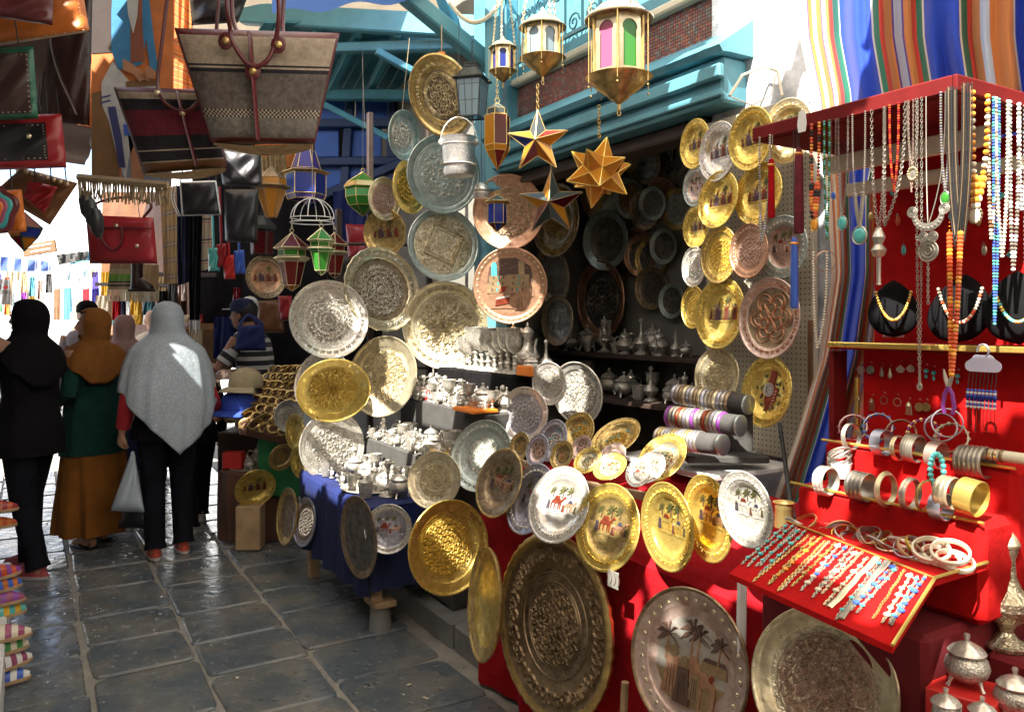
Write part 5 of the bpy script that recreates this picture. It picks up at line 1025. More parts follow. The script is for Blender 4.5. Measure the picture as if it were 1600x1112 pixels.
# small silver cups on the right and the tall ewer
Q = W(1572, 1010, 1.62); put('ewer', 'tall engraved silver ewer at the right edge by the red steps', 0, 0, 0, 0, 'pale_eng', 'pale', loc=Q, h=.262, rz=-.25).scale = (.215, .215, .262)
Q2 = W(1511, 1071, 1.50); put('bowl', 'footed silver sugar bowl with knob lid on a red box', 0, 0, 0, 0, loc=Q2, h=.098, rz=.4)
Q3 = W(1586, 1120, 1.45); put('bowl', 'footed silver sugar bowl cut by the right edge on a red box', 0, 0, 0, 0, loc=Q3, h=.09, rz=.9)
Q4 = W(1478, 1140, 1.42); put('jar', 'embossed silver jar at the bottom edge before the red box', 0, 0, 0, 0, loc=Q4, h=.075)
Q5 = W(1535, 1150, 1.40); put('jar', 'smaller silver jar lid at the bottom edge right of the embossed jar', 0, 0, 0, 0, loc=Q5, h=.07)
for lb, q, dx in (('red gift box under the footed sugar bowl', Q2, .115), ('red gift box under the cut off sugar bowl', Q3, .11)):
    mb = MB(); m_ = Matrix.Translation(q) @ Matrix.Rotation(-.75, 4, 'Z'); mb.bbox((0, 0, -.032), (dx, .11, .062), .003, 0, m_); mb.bbox((-.01, -.056, -.03), (.03, .002, .022), .0005, 1, m_); tag(mb.build('gift_box', ['red_paint', 'white']), lb, 'box')
rs = thing('red_steps', 'dark red cloth covered steps at the lower right corner', 'stand', ST(.6, 1.7, 0))
part('step', 'darkred_cloth', rs, lambda m: sb(m, .1, .885, 1.30, 1.64, 0, Q2.z - .0655, 0, .01)); part('step', 'darkred_cloth', rs, lambda m: sb(m, .1, .89, 1.642, 2.2, 0, Q.z - .002, 0, .01))
for z, pw in ((Q4, 'embossed'), (Q5, 'smaller')):
    mb = MB(); mb.lathe([(0, -.2), (.045, -.2), (.045, -.001), (0, -.001)], 16, 0, True, Matrix.Translation(z)); tag(mb.build('pedestal', 'darkred_cloth'), 'dark red round pedestal under the %s silver jar at the bottom edge' % pw, 'pedestal', 'pedestals under the jars')
for i in range(14):
    z = (1.3755, 1.0905)[i % 2]; t_ = (3.52, 3.42)[i % 2]; x = 850 + 34 * (i // 2); s_, _a, _b = toST(WT(x, 530, t_)); put(('shaker', 'bowl', 'stick', 'teapot', 'jar', 'goblet')[i % 6], 'dim %s at the back of the %s inner shelf, %s from the left' % (('sprinkler', 'bowl', 'candlestick', 'teapot', 'jar', 'goblet')[i % 6], ('upper', 'lower')[i % 2], ORD[i // 2]), 0, 0, 0, 0, loc=Z(s_, t_, z), h=rnd.uniform(.12, .24))
for i in range(44):
    k = i // 22; j = i % 22; kd = ('cup', 'figure', 'box', 'shaker', 'bowl')[(i * 3) % 5]; put(kd, 'miniature silver %s along the front edge of the %s counter step, %s from the right' % (('cup', 'figurine', 'box', 'flask', 'bowl')[(i * 3) % 5], ('lower', 'middle')[k], ORD[j]), 0, 0, 0, 0, loc=Z((3.66, 3.77)[k] + j * (.056, .050)[k], (1.845, 2.10)[k] + rnd.uniform(-.008, .012), (.8605, 1.1005)[k]), h=rnd.uniform(.055, .085), group='miniature silver along the counter edges')
for i in range(12): put(('cup', 'shaker', 'figure')[i % 3], 'miniature silver %s along the front of the blue table, %s from the right' % (('cup', 'flask', 'figurine')[i % 3], ORD[i]), 0, 0, 0, 0, loc=Z(4.0 + i * .075, 1.51 + rnd.uniform(-.01, .03), .669), h=rnd.uniform(.06, .09), group='miniature silver along the blue table')
# ------------------------------------------------------------------ jewellery stand
js = thing('jewellery_stand', 'red velvet jewellery stand with shelf, steps and top board', 'stand', ST(1.1, 1.7, 0))
S0, S1 = .86, 1.32
part('top_board', 'wood_red', js, lambda m: sb(m, .93, 1.44, 1.60, 2.05, 2.055, 2.09, 0, .004))
part('top_lip', 'wood_red', js, lambda m: sb(m, .925, 1.445, 1.585, 1.599, 2.058, 2.093, 0, .003))
part('side_lip', 'wood_red', js, lambda m: sb(m, .913, .9245, 1.585, 2.05, 2.058, 2.093, 0, .003))
part('back_panel', 'red_velvet', js, lambda m: sb(m, .80, 1.42, 2.05, 2.07, 1.25, 2.05, 0, .003))
part('rail', 'cream', js, lambda m: sb(m, .95, 1.40, 1.80, 1.82, 1.985, 2.03, 0, .003)); part('rail', 'cream', js, lambda m: sb(m, .95, 1.40, 1.90, 1.92, 1.935, 1.97, 0, .003))
part('shelf', 'wood_red', js, lambda m: sb(m, .80, 1.36, 1.78, 2.049, 1.525, 1.54, 0, .003)); part('shelf_edge', 'gold', js, lambda m: sb(m, .80, 1.362, 1.772, 1.7795, 1.53, 1.544, 0, .002))
part('earring_board', 'red_velvet', js, lambda m: sb(m, .80, 1.32, 1.86, 1.875, 1.25, 1.524, 0, .003))
part('side_bracket', 'wood_red', js, lambda m: sb(m, 1.365, 1.38, 1.80, 1.86, 1.25, 1.52, 0, .003)); part('side_bracket', 'gold', js, lambda m: sb(m, 1.325, 1.335, 1.845, 1.858, 1.30, 1.45, 0, .002))
part('step', 'red_velvet', js, lambda m: sb(m, S0, S1, 1.70, 1.859, 1.0, 1.30, 0, .014)); part('step', 'red_velvet', js, lambda m: sb(m, S0, S1 - .01, 1.585, 1.699, 1.0, 1.205, 0, .014))
for s_, t_, z_ in ((S0 - .003, 1.698, 1.3), (S0 - .003, 1.583, 1.205)): part('braid', 'gold', js, lambda m: m.tube([SP(S0, t_, z_ + .001), SP(S1, t_, z_ + .001)], .0035, 6))
part('skirt', 'darkred_cloth', js, lambda m: sb(m, .895, 1.30, 1.45, 2.0, 0, .999, 0, .012))
TB0, TB1, TF0, TF1 = (1.275, 1.515, 1.128), (.853, 1.409, 1.128), (1.249, 1.301, 1.05), (.826, 1.243, 1.05)
def _tray(m, th=.012):
    top = [SP(.853, 1.583, 1.13), SP(1.275, 1.583, 1.13), SP(*TB0), SP(*TB1), SP(*TF1), SP(*TF0)]; dz = Vector((0, 0, -th)); vs = top + [p + dz for p in top]
    m.add(vs, [(0, 1, 2, 3), (3, 2, 5, 4), (9, 8, 7, 6), (10, 11, 8, 9), (0, 6, 7, 1), (1, 7, 8, 2), (2, 8, 11, 5), (5, 11, 10, 4), (4, 10, 9, 3), (3, 9, 6, 0)])
part('bracelet_tray', 'red_velvet', js, _tray)
bz = Vector((0, 0, .003)); part('tray_braid', 'gold', js, lambda m: (m.tube([SP(.853, 1.583, 1.133), SP(*TB1) + bz, SP(*TF1) + bz], .0035, 6), m.tube([SP(*TB0) + bz, SP(*TB1) + bz], .0025, 6)))
def TR(a, b): # point on the sloping tray: a across from left to right, b from back to front
    return SP(*TB0).lerp(SP(*TB1), .02 + .96 * a).lerp(SP(*TF0).lerp(SP(*TF1), .02 + .96 * a), b)
# bracelets laid on the tray
bk_mats = ['osilver', 'turq_stone', 'brass', 'pale', 'amber', 'blue_en', 'red_paint', 'ivory']
desc = ['green stones', 'oval green stones', 'thin silver links', 'turquoise beads', 'turquoise rounds', 'gold links', 'yellow and orange stones', 'amber beads', 'dark gold links', 'fine chain', 'gold leaves', 'small pearls', 'red and blue stones', 'round silver medallions', 'white stones', 'tiny beads', 'large pearl discs', 'wide mesh', 'blue eyes on silver', 'broad silver mesh', 'dark blue stones', 'blue flower clasp', 'twisted links', 'cream pearls', 'sea green stones', 'small navy stones']
for i in range(26):
    a0 = (i + .5) / 26 + rnd.uniform(-.012, .012); mb = MB(); st = MB(); nb_ = 15; l1 = rnd.uniform(.75, 1.0); l0 = rnd.uniform(.02, .09); sk = rnd.uniform(-.05, .02)
    base = (0, 0, 0, 0, 0, 2, 2, 2, 2, 3, 2, 0, 0, 0, 0, 3, 3, 3, 0, 0, 0, 0, 2, 3, 0, 0)[i]; stone = (1, 1, None, 1, 1, None, 2, 4, None, None, 2, 7, 5, 0, 7, 3, 7, None, 1, None, 5, 1, None, 7, 1, 5)[i]
    pth = [TR(a0 + sk * q / nb_ + .003 * math.sin(q * 1.3 + i), l0 + (l1 - l0) * q / nb_) + Vector((0, 0, .004)) for q in range(nb_ + 1)]
    if i in (17, 19): mb.tube(pth, .007, 6, 0, flat=.35)
    else:
        for q in range(nb_): chain_mb(mb, pth[q], pth[q + 1], .0095, .0012, 0)
    if stone is not None:
        for q in range(1, nb_, 2 if i % 3 else 3):
            r_ = (.0072, .0056, .0040)[(q + i) % 3]; st.ell(pth[q] + Vector((0, 0, .002)), (r_, r_, r_ * .6), 7, 5)
    o = thing('bracelet', '%s bracelet with %s, %s on the red tray' % (('silver', 'silver', 'gold', 'pale')[base], desc[i], 'leftmost' if i == 0 else ('rightmost' if i == 25 else '%s from the left' % ORD[i])), 'bracelet', pth[0], group='bracelets laid on the red tray')
    mb.build('links', bk_mats[base], o, True)
    if stone is not None: st.build('stones', bk_mats[stone], o, True)['kind'] = 'stuff'
# bangles: hoops and cuffs
def ring_mesh(r, w, th, mat, n=28, ridges=0):
    k = ('ring', r, w, th, mat, ridges)
    if k not in PM:
        mb = MB(); pr = [(r, -w / 2)]
        if ridges:
            for i in range(ridges): z = -w / 2 + w * i / ridges; pr += [(r + th, z + w / ridges * .25), (r + th * 1.6, z + w / ridges * .5), (r + th, z + w / ridges * .75), (r + th * .5, z + w / ridges * .97)]
        else: pr += [(r + th, -w / 2 + th * .4), (r + th * 1.15, 0), (r + th, w / 2 - th * .4)]
        pr += [(r, w / 2), (r - .0006, 0), (r, -w / 2)]
        mb.lathe(pr, n); PM[k] = mb.mesh('bangle', mat, 50)
    return PM[k]
def bangle(label, p, r, w, th, mat, axis, ridges=0, group='bangles on the red stand', gem=None, name='bangle'):
    ax = Vector(axis).normalized(); o = link(name, ring_mesh(r, w, th, mat, 28, ridges)); o.location = p; o.rotation_mode = 'QUATERNION'; o.rotation_quaternion = ax.to_track_quat('Z', 'Y')
    tag(o, label, 'bangle', group)
    if gem:
        mb = MB()
        for i in range(14): a = 2 * PI * i / 14; mb.ell((r * 1.05 * math.cos(a), r * 1.05 * math.sin(a), 0), (.006, .006, w * .45), 6, 4)
        mb.build('beads', gem, o)['kind'] = 'stuff'
    return o
A = Vector((-U.x, -U.y, 0))
def on(px, py, t): return WT(px, py, t)
bgl = [('pair of thin silver hoops at the left end of the upper step', 1330, 688, .030, .012, .002, 'osilver', 3), ('wide plain steel cuff on the upper step', 1378, 697, .029, .026, .0015, 'steel', 0), ('narrow embossed gold and silver cuff in the middle of the upper step', 1404, 706, .026, .012, .002, 'pale', 2), ('set of five thin engraved bangles on the upper step', 1427, 706, .029, .030, .002, 'osilver', 5), ('rosy silver cuff right of the five thin bangles', 1463, 717, .028, .026, .0015, 'rosy', 0), ('long row of engraved silver bangles at the right of the upper step', 1522, 727, .031, .058, .002, 'osilver', 6)]
for lb, px, py, r, w_, th, mt, rg in bgl: bangle(lb, on(px, py - 6, 1.69), r, w_, th, mt, A + Vector((0, 0, rnd.uniform(-.1, .1))), rg)
up = [('pink and green beaded bangle standing on the upper step', 1333, 668, 'rosy', 'g_pink'), ('blue beaded hoops behind the steel cuff', 1372, 667, 'osilver', 'blue_en'), ('dark carved bangle pair behind the five thin bangles', 1408, 677, 'bronze', None), ('purple enamel bangle with gold spots', 1443, 677, 'purple', 'gold'), ('big loose steel hoop over the purple bangle', 1470, 668, 'steel', None), ('silver hoop with spotted shell beside the loose hoop', 1487, 684, 'osilver', 'bronze')]
for lb, px, py, mt, gm in up: bangle(lb, on(px, py, 1.78), .032, .010, .003, mt, (A * .4 - N + Vector((0, 0, .5))), 0, gem=gm)
lw = [('pair of hammered silver bangles at the left end of the lower step', 1290, 757, .030, .030, .003, 'silver_eng', 3), ('wide striped silver cuff on the lower step', 1345, 765, .030, .042, .0015, 'osilver', 4), ('silver bangle with round bosses on the lower step', 1384, 770, .031, .014, .005, 'pale', 1), ('twin silver hoops left of centre on the lower step', 1422, 777, .030, .016, .003, 'osilver', 2), ('dark brass hoop leaning beside the twin hoops', 1445, 779, .029, .006, .003, 'brass', 0), ('broad gold banded cuff on the lower step', 1481, 775, .031, .030, .0015, 'pale', 3), ('gold cuff with open end facing right on the lower step', 1517, 782, .034, .036, .0015, 'gold', 0), ('plain steel cuff hanging low on the lower step', 1470, 797, .026, .027, .0015, 'steel', 0)]
for lb, px, py, r, w_, th, mt, rg in lw: bangle(lb, on(px, py - 6, 1.575), r, w_, th, mt, A + Vector((0, 0, rnd.uniform(-.12, .12))), rg)
wc = thing('bangle_cup', 'white cup heaped with silver bangles between the steps', 'cup', on(1312, 745, 1.66)); mb = MB(); mb.lathe([(0, 0), (.024, 0), (.028, .035), (.027, .035), (.02, .004), (0, .004)], 18); mb.build('cup', 'white', wc)
for i in range(4): mb = MB(); mb.tube([(.026 * math.cos(t), .026 * math.sin(t) * .8, .04 + .006 * i + .016 * math.sin(t + i)) for t in [2 * PI * k / 16 for k in range(16)]], .003, 6, closed=True); mb.build('hoop', 'osilver', wc)
gb = thing('ring_roll', 'grey ridged bangle roll lying at the right end of the upper step', 'roll', on(1572, 713, 1.70)); mb = MB(); mb.tube([SP(0, 0, 0) - A * .045, A * .04], .012, 10); mb.build('core', 'ivory', gb)
for i in range(3): mb = MB(); mb.lathe([(.0125, -.004), (.014, 0), (.0125, .004)], 14, 0, True, Matrix.Translation(A * (-.03 + .012 * i)) @ A.to_track_quat('Z', 'Y').to_matrix().to_4x4()); mb.build('band', 'bronze', gb)
# loose heap behind the tray and bone bangles
hm = ['osilver', 'brass', 'osilver', 'wood', 'pale', 'osilver', 'rosy', 'steel', 'wood_pale', 'gold', 'osilver', 'bronze', 'steel', 'osilver']
for i in range(26):
    f_ = i / 25; px = 1248 + 205 * f_; py = 824 + 42 * f_ + rnd.uniform(-9, 5)
    bangle('loose %s bangle in the heap behind the tray, %s from the left' % ({'osilver': 'silver', 'brass': 'brass', 'wood': 'brown', 'pale': 'pale', 'rosy': 'rosy', 'steel': 'steel', 'wood_pale': 'tan', 'gold': 'gold', 'bronze': 'bronze'}[hm[i % 14]], ORD[i]), W(px, py, DT(px, 1.545 - .04 * f_ + rnd.uniform(-.015, .02))), rnd.uniform(.027, .033), rnd.choice((.005, .008, .012)), .0025, hm[i % 14], (rnd.uniform(-.7, .7), rnd.uniform(-.7, .3), 1), 0, group='heap of loose bangles')
for i, (px, py) in enumerate(((1455, 858), (1470, 868), (1462, 880), (1485, 862), (1492, 876), (1442, 890))):
    bangle('%s bone bangle lying right of the bracelet tray' % ('white', 'cream', 'pale', 'ivory', 'yellowish', 'smooth white')[i], W(px, py, DT(px, 1.50 + .01 * (i % 3))), .031, .011, .004, 'ivory', (.25 * (i % 3 - 1), -.45 + .1 * i % .3, 1), 0, group='bone bangles')
# velvet busts with necklaces
def bust(label, nlabel, px, py, t, mat, nm, sc_=1.0, lean=0.0):
    p = on(px, py, t); fw = (Vector((0, 0, p.z)) - p); fw.z = 0; fw.normalize(); x = Vector((0, 0, 1)).cross(fw); x.normalize()
    M = Matrix((x, -fw, Vector((0, 0, 1)))).transposed().to_4x4(); M.translation = p
    b = thing('necklace_bust', label, 'bust', p); mb = MB()
    def sh(a, c):
        y = -.075 + .15 * c; w_ = .058 * (math.sin(PI * min(1, c * 1.02) ** .8) ** .6 if 0 < c < 1 else 0) * sc_; q = (a - .5) * PI * 1.15
        return (w_ * math.sin(q) * 1.05 + lean * y, -.03 * math.cos(q) * (w_ / .058 if w_ else 0) - .012 + .25 * y, y * sc_)
    mb.grid(sh, 18, 16, 0, True, M); mb.build('form', mat, b, True)
    mb = MB(); mb.bbox((0, .03, -.02), (.05, .006, .10), .002, 0, M @ Matrix.Rotation(R(-18), 4, 'X')); mb.build('strut', 'white', b, True)
    n = thing('bead_necklace', nlabel, 'necklace', p); mb = MB()
    for i in range(31):
        q = -1.05 + 2.1 * i / 30; z = .055 - .085 * math.cos(q * 1.35) ; xx = .047 * math.sin(q); mb.ell((xx * sc_, -.060 * math.cos(q) * sc_ + .25 * z - .004, z * sc_), (.0042,) * 3, 6, 5, rnd.choice((0, 0, 1)) , M)
    mb.build('beads', nm, n, True)['kind'] = 'stuff'
bust('black velvet necklace bust at the left of the red shelf', 'gold bead necklace on the left black bust', 1396, 482, 1.93, 'velvet_black', ['gold', 'amber'])
bust('black velvet necklace bust in the middle of the red shelf', 'white and red bead necklace on the middle bust', 1500, 482, 1.90, 'velvet_black', ['ivory', 'coral'], 1.1, .15)
bust('black velvet necklace bust cut by the right edge', 'multicoloured gold necklace on the right bust', 1590, 480, 1.90, 'velvet_black', ['gold', 'turq_stone'], 1.1)
# earrings on the board
er = [(1345, 578, 'disc', 'rosy'), (1360, 578, 'disc', 'osilver'), (1378, 580, 'drop', 'osilver'), (1391, 582, 'drop', 'pale'), (1407, 576, 'fan', 'rosy'), (1423, 575, 'fan', 'rosy'), (1447, 582, 'bead', 'turq_stone'), (1459, 585, 'bead', 'turq_stone'), (1342, 625, 'tassel', 'bronze'), (1362, 628, 'tassel', 'bronze'), (1381, 625, 'hoop', 'bronze'), (1402, 628, 'hoop', 'pale'), (1420, 634, 'tassel', 'pale'), (1436, 636, 'disc', 'brass'), (1447, 636, 'disc', 'brass'), (1496, 590, 'bead', 'turq_stone')]
en = ['round filigree', 'round bright filigree', 'white teardrop', 'silver teardrop', 'rosy fan', 'second rosy fan', 'green bead', 'lower green bead', 'long dark tassel', 'right dark tassel', 'small dark hoop', 'pale hoop', 'pale tassel', 'brass disc', 'right brass disc', 'turquoise bead']
for i, (px, py, k, mt) in enumerate(er):
    p = on(px, py, 1.85); mb = MB(); m_ = Matrix.Translation(p) @ SM; hk = MB(); hk.tube([(0, 0, .018), (.003, 0, .022), (.005, 0, .017)], .0007, 4, 0, True, m_)
    if k == 'disc': mb.lathe([(0, .001), (.008, .002), (.0105, .0015), (.0115, -.001), (0, -.001)], 16, 0, True, m_ @ Matrix.Rotation(R(90), 4, 'X'))
    elif k == 'drop': mb.lathe([(0, -.016), (.005, -.012), (.0058, -.006), (.002, .010), (0, .014)], 12, 0, True, m_)
    elif k == 'fan': mb.prism([(.012 * math.cos(q), .010 * math.sin(q)) for q in [PI + PI * j / 8 for j in range(9)]] + [(0, .01)], -.001, .001, 0, m_ @ Matrix.Rotation(R(90), 4, 'X'))
    elif k == 'bead': mb.ell((0, 0, .004), .006, 8, 6, 0, m_); mb.ell((0, 0, -.009), (.0035, .0035, .006), 8, 6, 0, m_)
    elif k == 'hoop': mb.tube([(.01 * math.cos(q), 0, .01 * math.sin(q)) for q in [2 * PI * j / 14 for j in range(14)]], .0012, 5, 0, True, m_, closed=True)
    else:
        mb.lathe([(0, .012), (.004, .008), (.007, 0), (0, -.001)], 10, 0, True, m_)
        for j in range(5): mb.tube([(-.006 + .003 * j, 0, 0), (-.008 + .004 * j, 0, -.022)], .0009, 4, 0, True, m_)
    o = thing('earring', '%s earring pinned on the red board' % en[i], 'earring', p, group='earrings on the red board'); mb.build('ornament', mt, o, True); hk.build('hook', 'osilver', o, True)
# cloud shaped card of bead bracelets
p = on(1536, 572, 1.72); m_ = Matrix.Translation(p) @ SM; cd = thing('bracelet_card', 'white cloud shaped card holding blue beaded cords', 'card', p)
pm('card_white', (0.62, 0.62, 0.80), 0.6, var=0.05)
mb = MB(); pts = []
for cx, cz, r_, a0, a1 in ((.026, 0, .012, -90, 70), (.012, .012, .012, 20, 110), (-.012, .012, .012, 70, 160), (-.026, 0, .012, 110, 270)): pts += [(cx + r_ * math.cos(R(a0 + (a1 - a0) * j / 6)), cz + r_ * math.sin(R(a0 + (a1 - a0) * j / 6))) for j in range(7)]
mb.prism(pts, -.0008, .0008, 0, m_ @ Matrix.Rotation(R(90), 4, 'X')); mb.build('card', 'card_white', cd, True)
mb = MB(); mb.tube([(.012 * math.cos(q) , 0, .032 + .014 * math.sin(q)) for q in [R(-60 + 250 * j / 12) for j in range(13)]], .0022, 6, 0, True, m_); mb.build('hanger', 'steel', cd, True)
for i in range(8):
    x = -.028 + .008 * i; mb = MB(); mb.tube([(x, 0, -.012), (x - .002, -.003, -.05), (x - .004, 0, -.12 - .01 * (i % 3))], .001, 4, 0, True, m_)
    for j in range(8): mb.ell((x - .002 - .0015 * j / 8, -.003, -.052 - .005 * j), .0036 if j != 3 else .005, 6, 5, (1, 2, 1, 3, 3, 2, 1, 2)[j], m_)
    mb.build('beaded_cord', ['black', 'blue_en', 'white', 'g_blue'], cd, True)
# necklaces hung along the shelf
def strand(name, label, tops, bottom, mats, rb=.004, step=None, group='necklaces hanging from the top board', kind='beads', pend=None, width=1.0, thin=None):
    """a hanging loop: two upper ends and a lowest point; beads or links along it, pendant below"""
    a, c = Vector(tops[0]), Vector(tops[1]); b = Vector(bottom); o = thing(name, label, 'necklace', b, group=group); mb = MB(); pts = []
    for k in range(41):
        q = k / 40
        if q <= .5: f = q * 2; h = a
        else: f = (1 - q) * 2; h = c
        e = 1 - (1 - f) ** .0 if False else f
        lat = (1 - f ** 2.6); pts.append(Vector((b.x + (h.x - b.x) * lat * width, b.y + (h.y - b.y) * lat, h.z + (b.z - h.z) * (f ** .9))))
    L = [0]
    for k in range(40): L.append(L[-1] + (pts[k + 1] - pts[k]).length)
    def at(s_):
        for k in range(40):
            if L[k + 1] >= s_: return pts[k].lerp(pts[k + 1], (s_ - L[k]) / max(1e-6, L[k + 1] - L[k]))
        return pts[-1]
    if kind == 'chain':
        for k in range(40): chain_mb(mb, pts[k], pts[k + 1], rb * 3.2, rb * .28, 0)
    elif kind == 'rope': mb.tube(pts, rb, 6)
    elif kind == 'fringe':
        for j in range(20): off = Vector((.0011 * (j - 10), .002 * (j % 3), .002 * (j % 5))); mb.tube([q + off for q in pts[::2]], rb * .26, 4, j % len(mats))
    else:
        st = step or rb * 1.9; n = int(L[-1] / st)
        for k in range(n + 1):
            f = abs(k / n - .5) * 2; r_ = rb * (thin(f) if thin else 1.0); mb.ell(at(L[-1] * k / n), (r_, r_, r_ * .9), 6, 5, (k // 2) % len(mats) if len(mats) > 1 else 0)
    mb.build('strand', mats, o, True)['kind'] = 'stuff'
    if pend: pend(o, b)
    return o
def shelf_pt(px, off=0.0): # a point on the front lip of the top board
    q = WT(px, 150, 1.578 - off); return Vector((q.x, q.y, 2.06))
def end_pt(px): 
    X = (px - CX) / F; d = .908 / (U.x * X + U.y); return Vector((d * X, d, 2.06))
def lw_pt(px, py, top): d = top.y; return W(px, py, d)
def pd_turq(sz, mt='turq_stone', ring='osilver', elong=1.4):
    def f(o, b):
        mb = MB(); m_ = Matrix.Translation(b - Vector((0, 0, sz * elong))) @ SM; mb.ell((0, 0, 0), (sz, sz * .45, sz * elong), 14, 10, 0, m_); mb.build('pendant', mt, o, True)
        mb = MB(); mb.tube([(sz * 1.1 * math.cos(q), 0, sz * elong * 1.08 * math.sin(q)) for q in [2 * PI * k / 20 for k in range(20)]], sz * .14, 6, 0, True, m_, closed=True); mb.build('setting', ring, o, True)
    return f
def pd_stack(o, b):
    mb = MB(); m_ = Matrix.Translation(b) @ SM
    mb.lathe([(0, .01), (.007, .008), (.008, .002), (.010, -.002), (.014, -.012), (.010, -.022), (.008, -.028), (.0165, -.040), (.012, -.052), (.005, -.056), (.0045, -.11), (.006, -.115), (0, -.118)], 16, 0, True, m_); mb.build('pendant', 'osilver', o, True)
def pd_fili(o, b):
    m_ = Matrix.Translation(b) @ SM @ Matrix.Rotation(R(90), 4, 'X'); mb = MB()
    cr = [(.034 * math.cos(q), .022 + .034 * math.sin(q)) for q in [R(180 + 180 * j / 14) for j in range(15)]] + [(.025 * math.cos(q), .026 + .022 * math.sin(q)) for q in [R(360 - 180 * j / 14) for j in range(15)]]
    mb.prism(cr, -.0015, .0015, 0, m_)
    for j in range(11): a = R(188 + 164 * j / 10); mb.ell((.030 * math.cos(a), .023 + .029 * math.sin(a), .002), (.0032, .0032, .002), 6, 4, 0, m_)
    for cx, cy, r_ in ((-.010, -.024, .010), (.010, -.024, .010), (0, -.052, .021), (-.034, .030, .010), (.034, .030, .010)):
        for k in range(3): mb.tube([(cx + r_ * (1 - .33 * k) * math.cos(q), cy + r_ * (1 - .33 * k) * math.sin(q), 0) for q in [2 * PI * j / 16 for j in range(16)]], .0018, 5, 0, True, m_, closed=True)
        mb.lathe([(0, 0), (r_ * .9, 0)], 14, 0, False, m_ @ Matrix.Translation((cx, cy, -.001)))
    mb.build('pendant', 'osilver', o, True); mb = MB(); chain_mb(mb, b - Vector((0, 0, .073)), b - Vector((0, 0, .16)), .008, .001); mb.build('drop_chain', 'osilver', o, True)
def pd_tassel(mt, ln, rr=.010):
    def f(o, b):
        mb = MB(); mb.lathe([(0, .004), (.006, 0), (.008, -.012), (rr * .8, -.02), (rr, -ln), (rr * .8, -ln - .004), (0, -ln)], 14, 0, True, Matrix.Translation(b), sc=lambda a: 1 + .06 * math.sin(9 * a)); mb.build('tassel', mt, o, True)
        mb = MB(); mb.lathe([(.0085, -.010), (.0105, -.013), (.0085, -.016)], 12, 0, True, Matrix.Translation(b)); mb.build('band', 'amber', o, True)
    return f
def pd_disc(mt, mt2, sz):
    def f(o, b):
        mb = MB(); m_ = Matrix.Translation(b - Vector((0, 0, sz))) @ SM; mb.ell((0, 0, 0), (sz * .8, sz * .2, sz), 14, 10, 0, m_); mb.build('pendant', mt, o, True); mb = MB()
        for j in range(14): a = 2 * PI * j / 14; mb.ell((sz * .78 * math.cos(a), -.003, sz * .97 * math.sin(a)), .0028, 6, 5, 0, m_)
        mb.build('bead_ring', mt2, o, True)['kind'] = 'stuff'
    return f
def hang(label, px0, px1, pxb, pyb, mats, end=False, **k):
    f = end_pt if end else shelf_pt; a, c = f(px0), f(px1); b = lw_pt(pxb, pyb, (a + c) / 2); b = Vector((b.x, ((a + c) / 2).y, b.z)); return strand('necklace', label, (a, c), b, mats, **k)
hang('silver bead necklace with dark blue beads at the left end', 1187, 1203, 1190, 378, ['osilver', 'osilver', 'osilver', 'steel'], rb=.0034, thin=lambda f: 1.5 if f < .25 else 1)
hang('necklace ending in a bright red tassel, left of the price tag', 1204, 1207, 1205, 250, ['osilver'], kind='rope', rb=.0008, pend=pd_tassel('red_cloth', .14, .009))
hang('long dark red tassel behind the white tag', 1246, 1250, 1248, 232, ['black'], kind='rope', rb=.0008, pend=pd_tassel('wool_maroon', .20, .012))
hang('long royal blue tassel hanging lowest on the left', 1240, 1244, 1241, 372, ['black'], kind='rope', rb=.0008, pend=pd_tassel('blue_en', .165, .010))
hang('red and black bead necklace with amber beads and drops', 1268, 1280, 1272, 340, ['coral', 'black', 'coral', 'amber'], rb=.0042, pend=pd_turq(.009, 'amber', 'gold', 1.7), thin=lambda f: 2.1 if f < .35 else 1)
hang('green bead strand beside the red and black beads', 1288, 1296, 1292, 372, ['turq_stone', 'g_green'], rb=.003)
hang('fine chain with teardrop turquoise pendant', 1310, 1325, 1316, 338, ['osilver'], kind='chain', rb=.0022, pend=pd_turq(.011))
hang('silver tube necklace with large oval turquoise pendant', 1332, 1352, 1343, 355, ['osilver'], rb=.0026, pend=pd_turq(.016, 'turq_stone', 'osilver', 1.15), thin=lambda f: 2.0 if f < .3 else .9)
hang('thick silver chain with stacked silver bead pendant', 1362, 1382, 1373, 362, ['osilver'], kind='chain', rb=.0030, pend=pd_stack)
hang('long plain silver chain crossing behind the stacked pendant', 1382, 1414, 1382, 352, ['osilver'], kind='chain', rb=.0032)
hang('silver wire necklace with filigree crescent and medallion pendant', 1447, 1477, 1450, 352, ['osilver'], kind='rope', rb=.0011, pend=pd_fili, width=1.0)
hang('dense bundle of black seed bead strands', 1488, 1512, 1500, 382, ['black', 'black', 'black', 'bronze'], kind='fringe', rb=.005, end=False)
hang('necklace of big amber tubes with spotted disc pendant', 1520, 1543, 1524, 322, ['amber', 'amber', 'ivory'], end=True, rb=.0075, pend=pd_disc('ivory', 'bronze', .018), thin=lambda f: 1.35 if f < .3 else .8)
hang('white pearl necklace in full sun near the right edge', 1556, 1575, 1566, 400, ['ivory', 'white'], end=True, rb=.0044)
hang('second white pearl necklace with grey crystal end', 1578, 1592, 1583, 424, ['white', 'osilver'], end=True, rb=.0046)
hang('short white shell strand cut by the right edge', 1592, 1606, 1596, 330, ['white'], end=True, rb=.005)
hang('turquoise disc bead necklace hanging lowest at the right', 1552, 1562, 1554, 508, ['turq_stone', 'blue_en'], end=True, rb=.0034, width=.9)
hang('thin rose bead strand with small charms', 1420, 1427, 1424, 300, ['rosy'], kind='chain', rb=.0016)
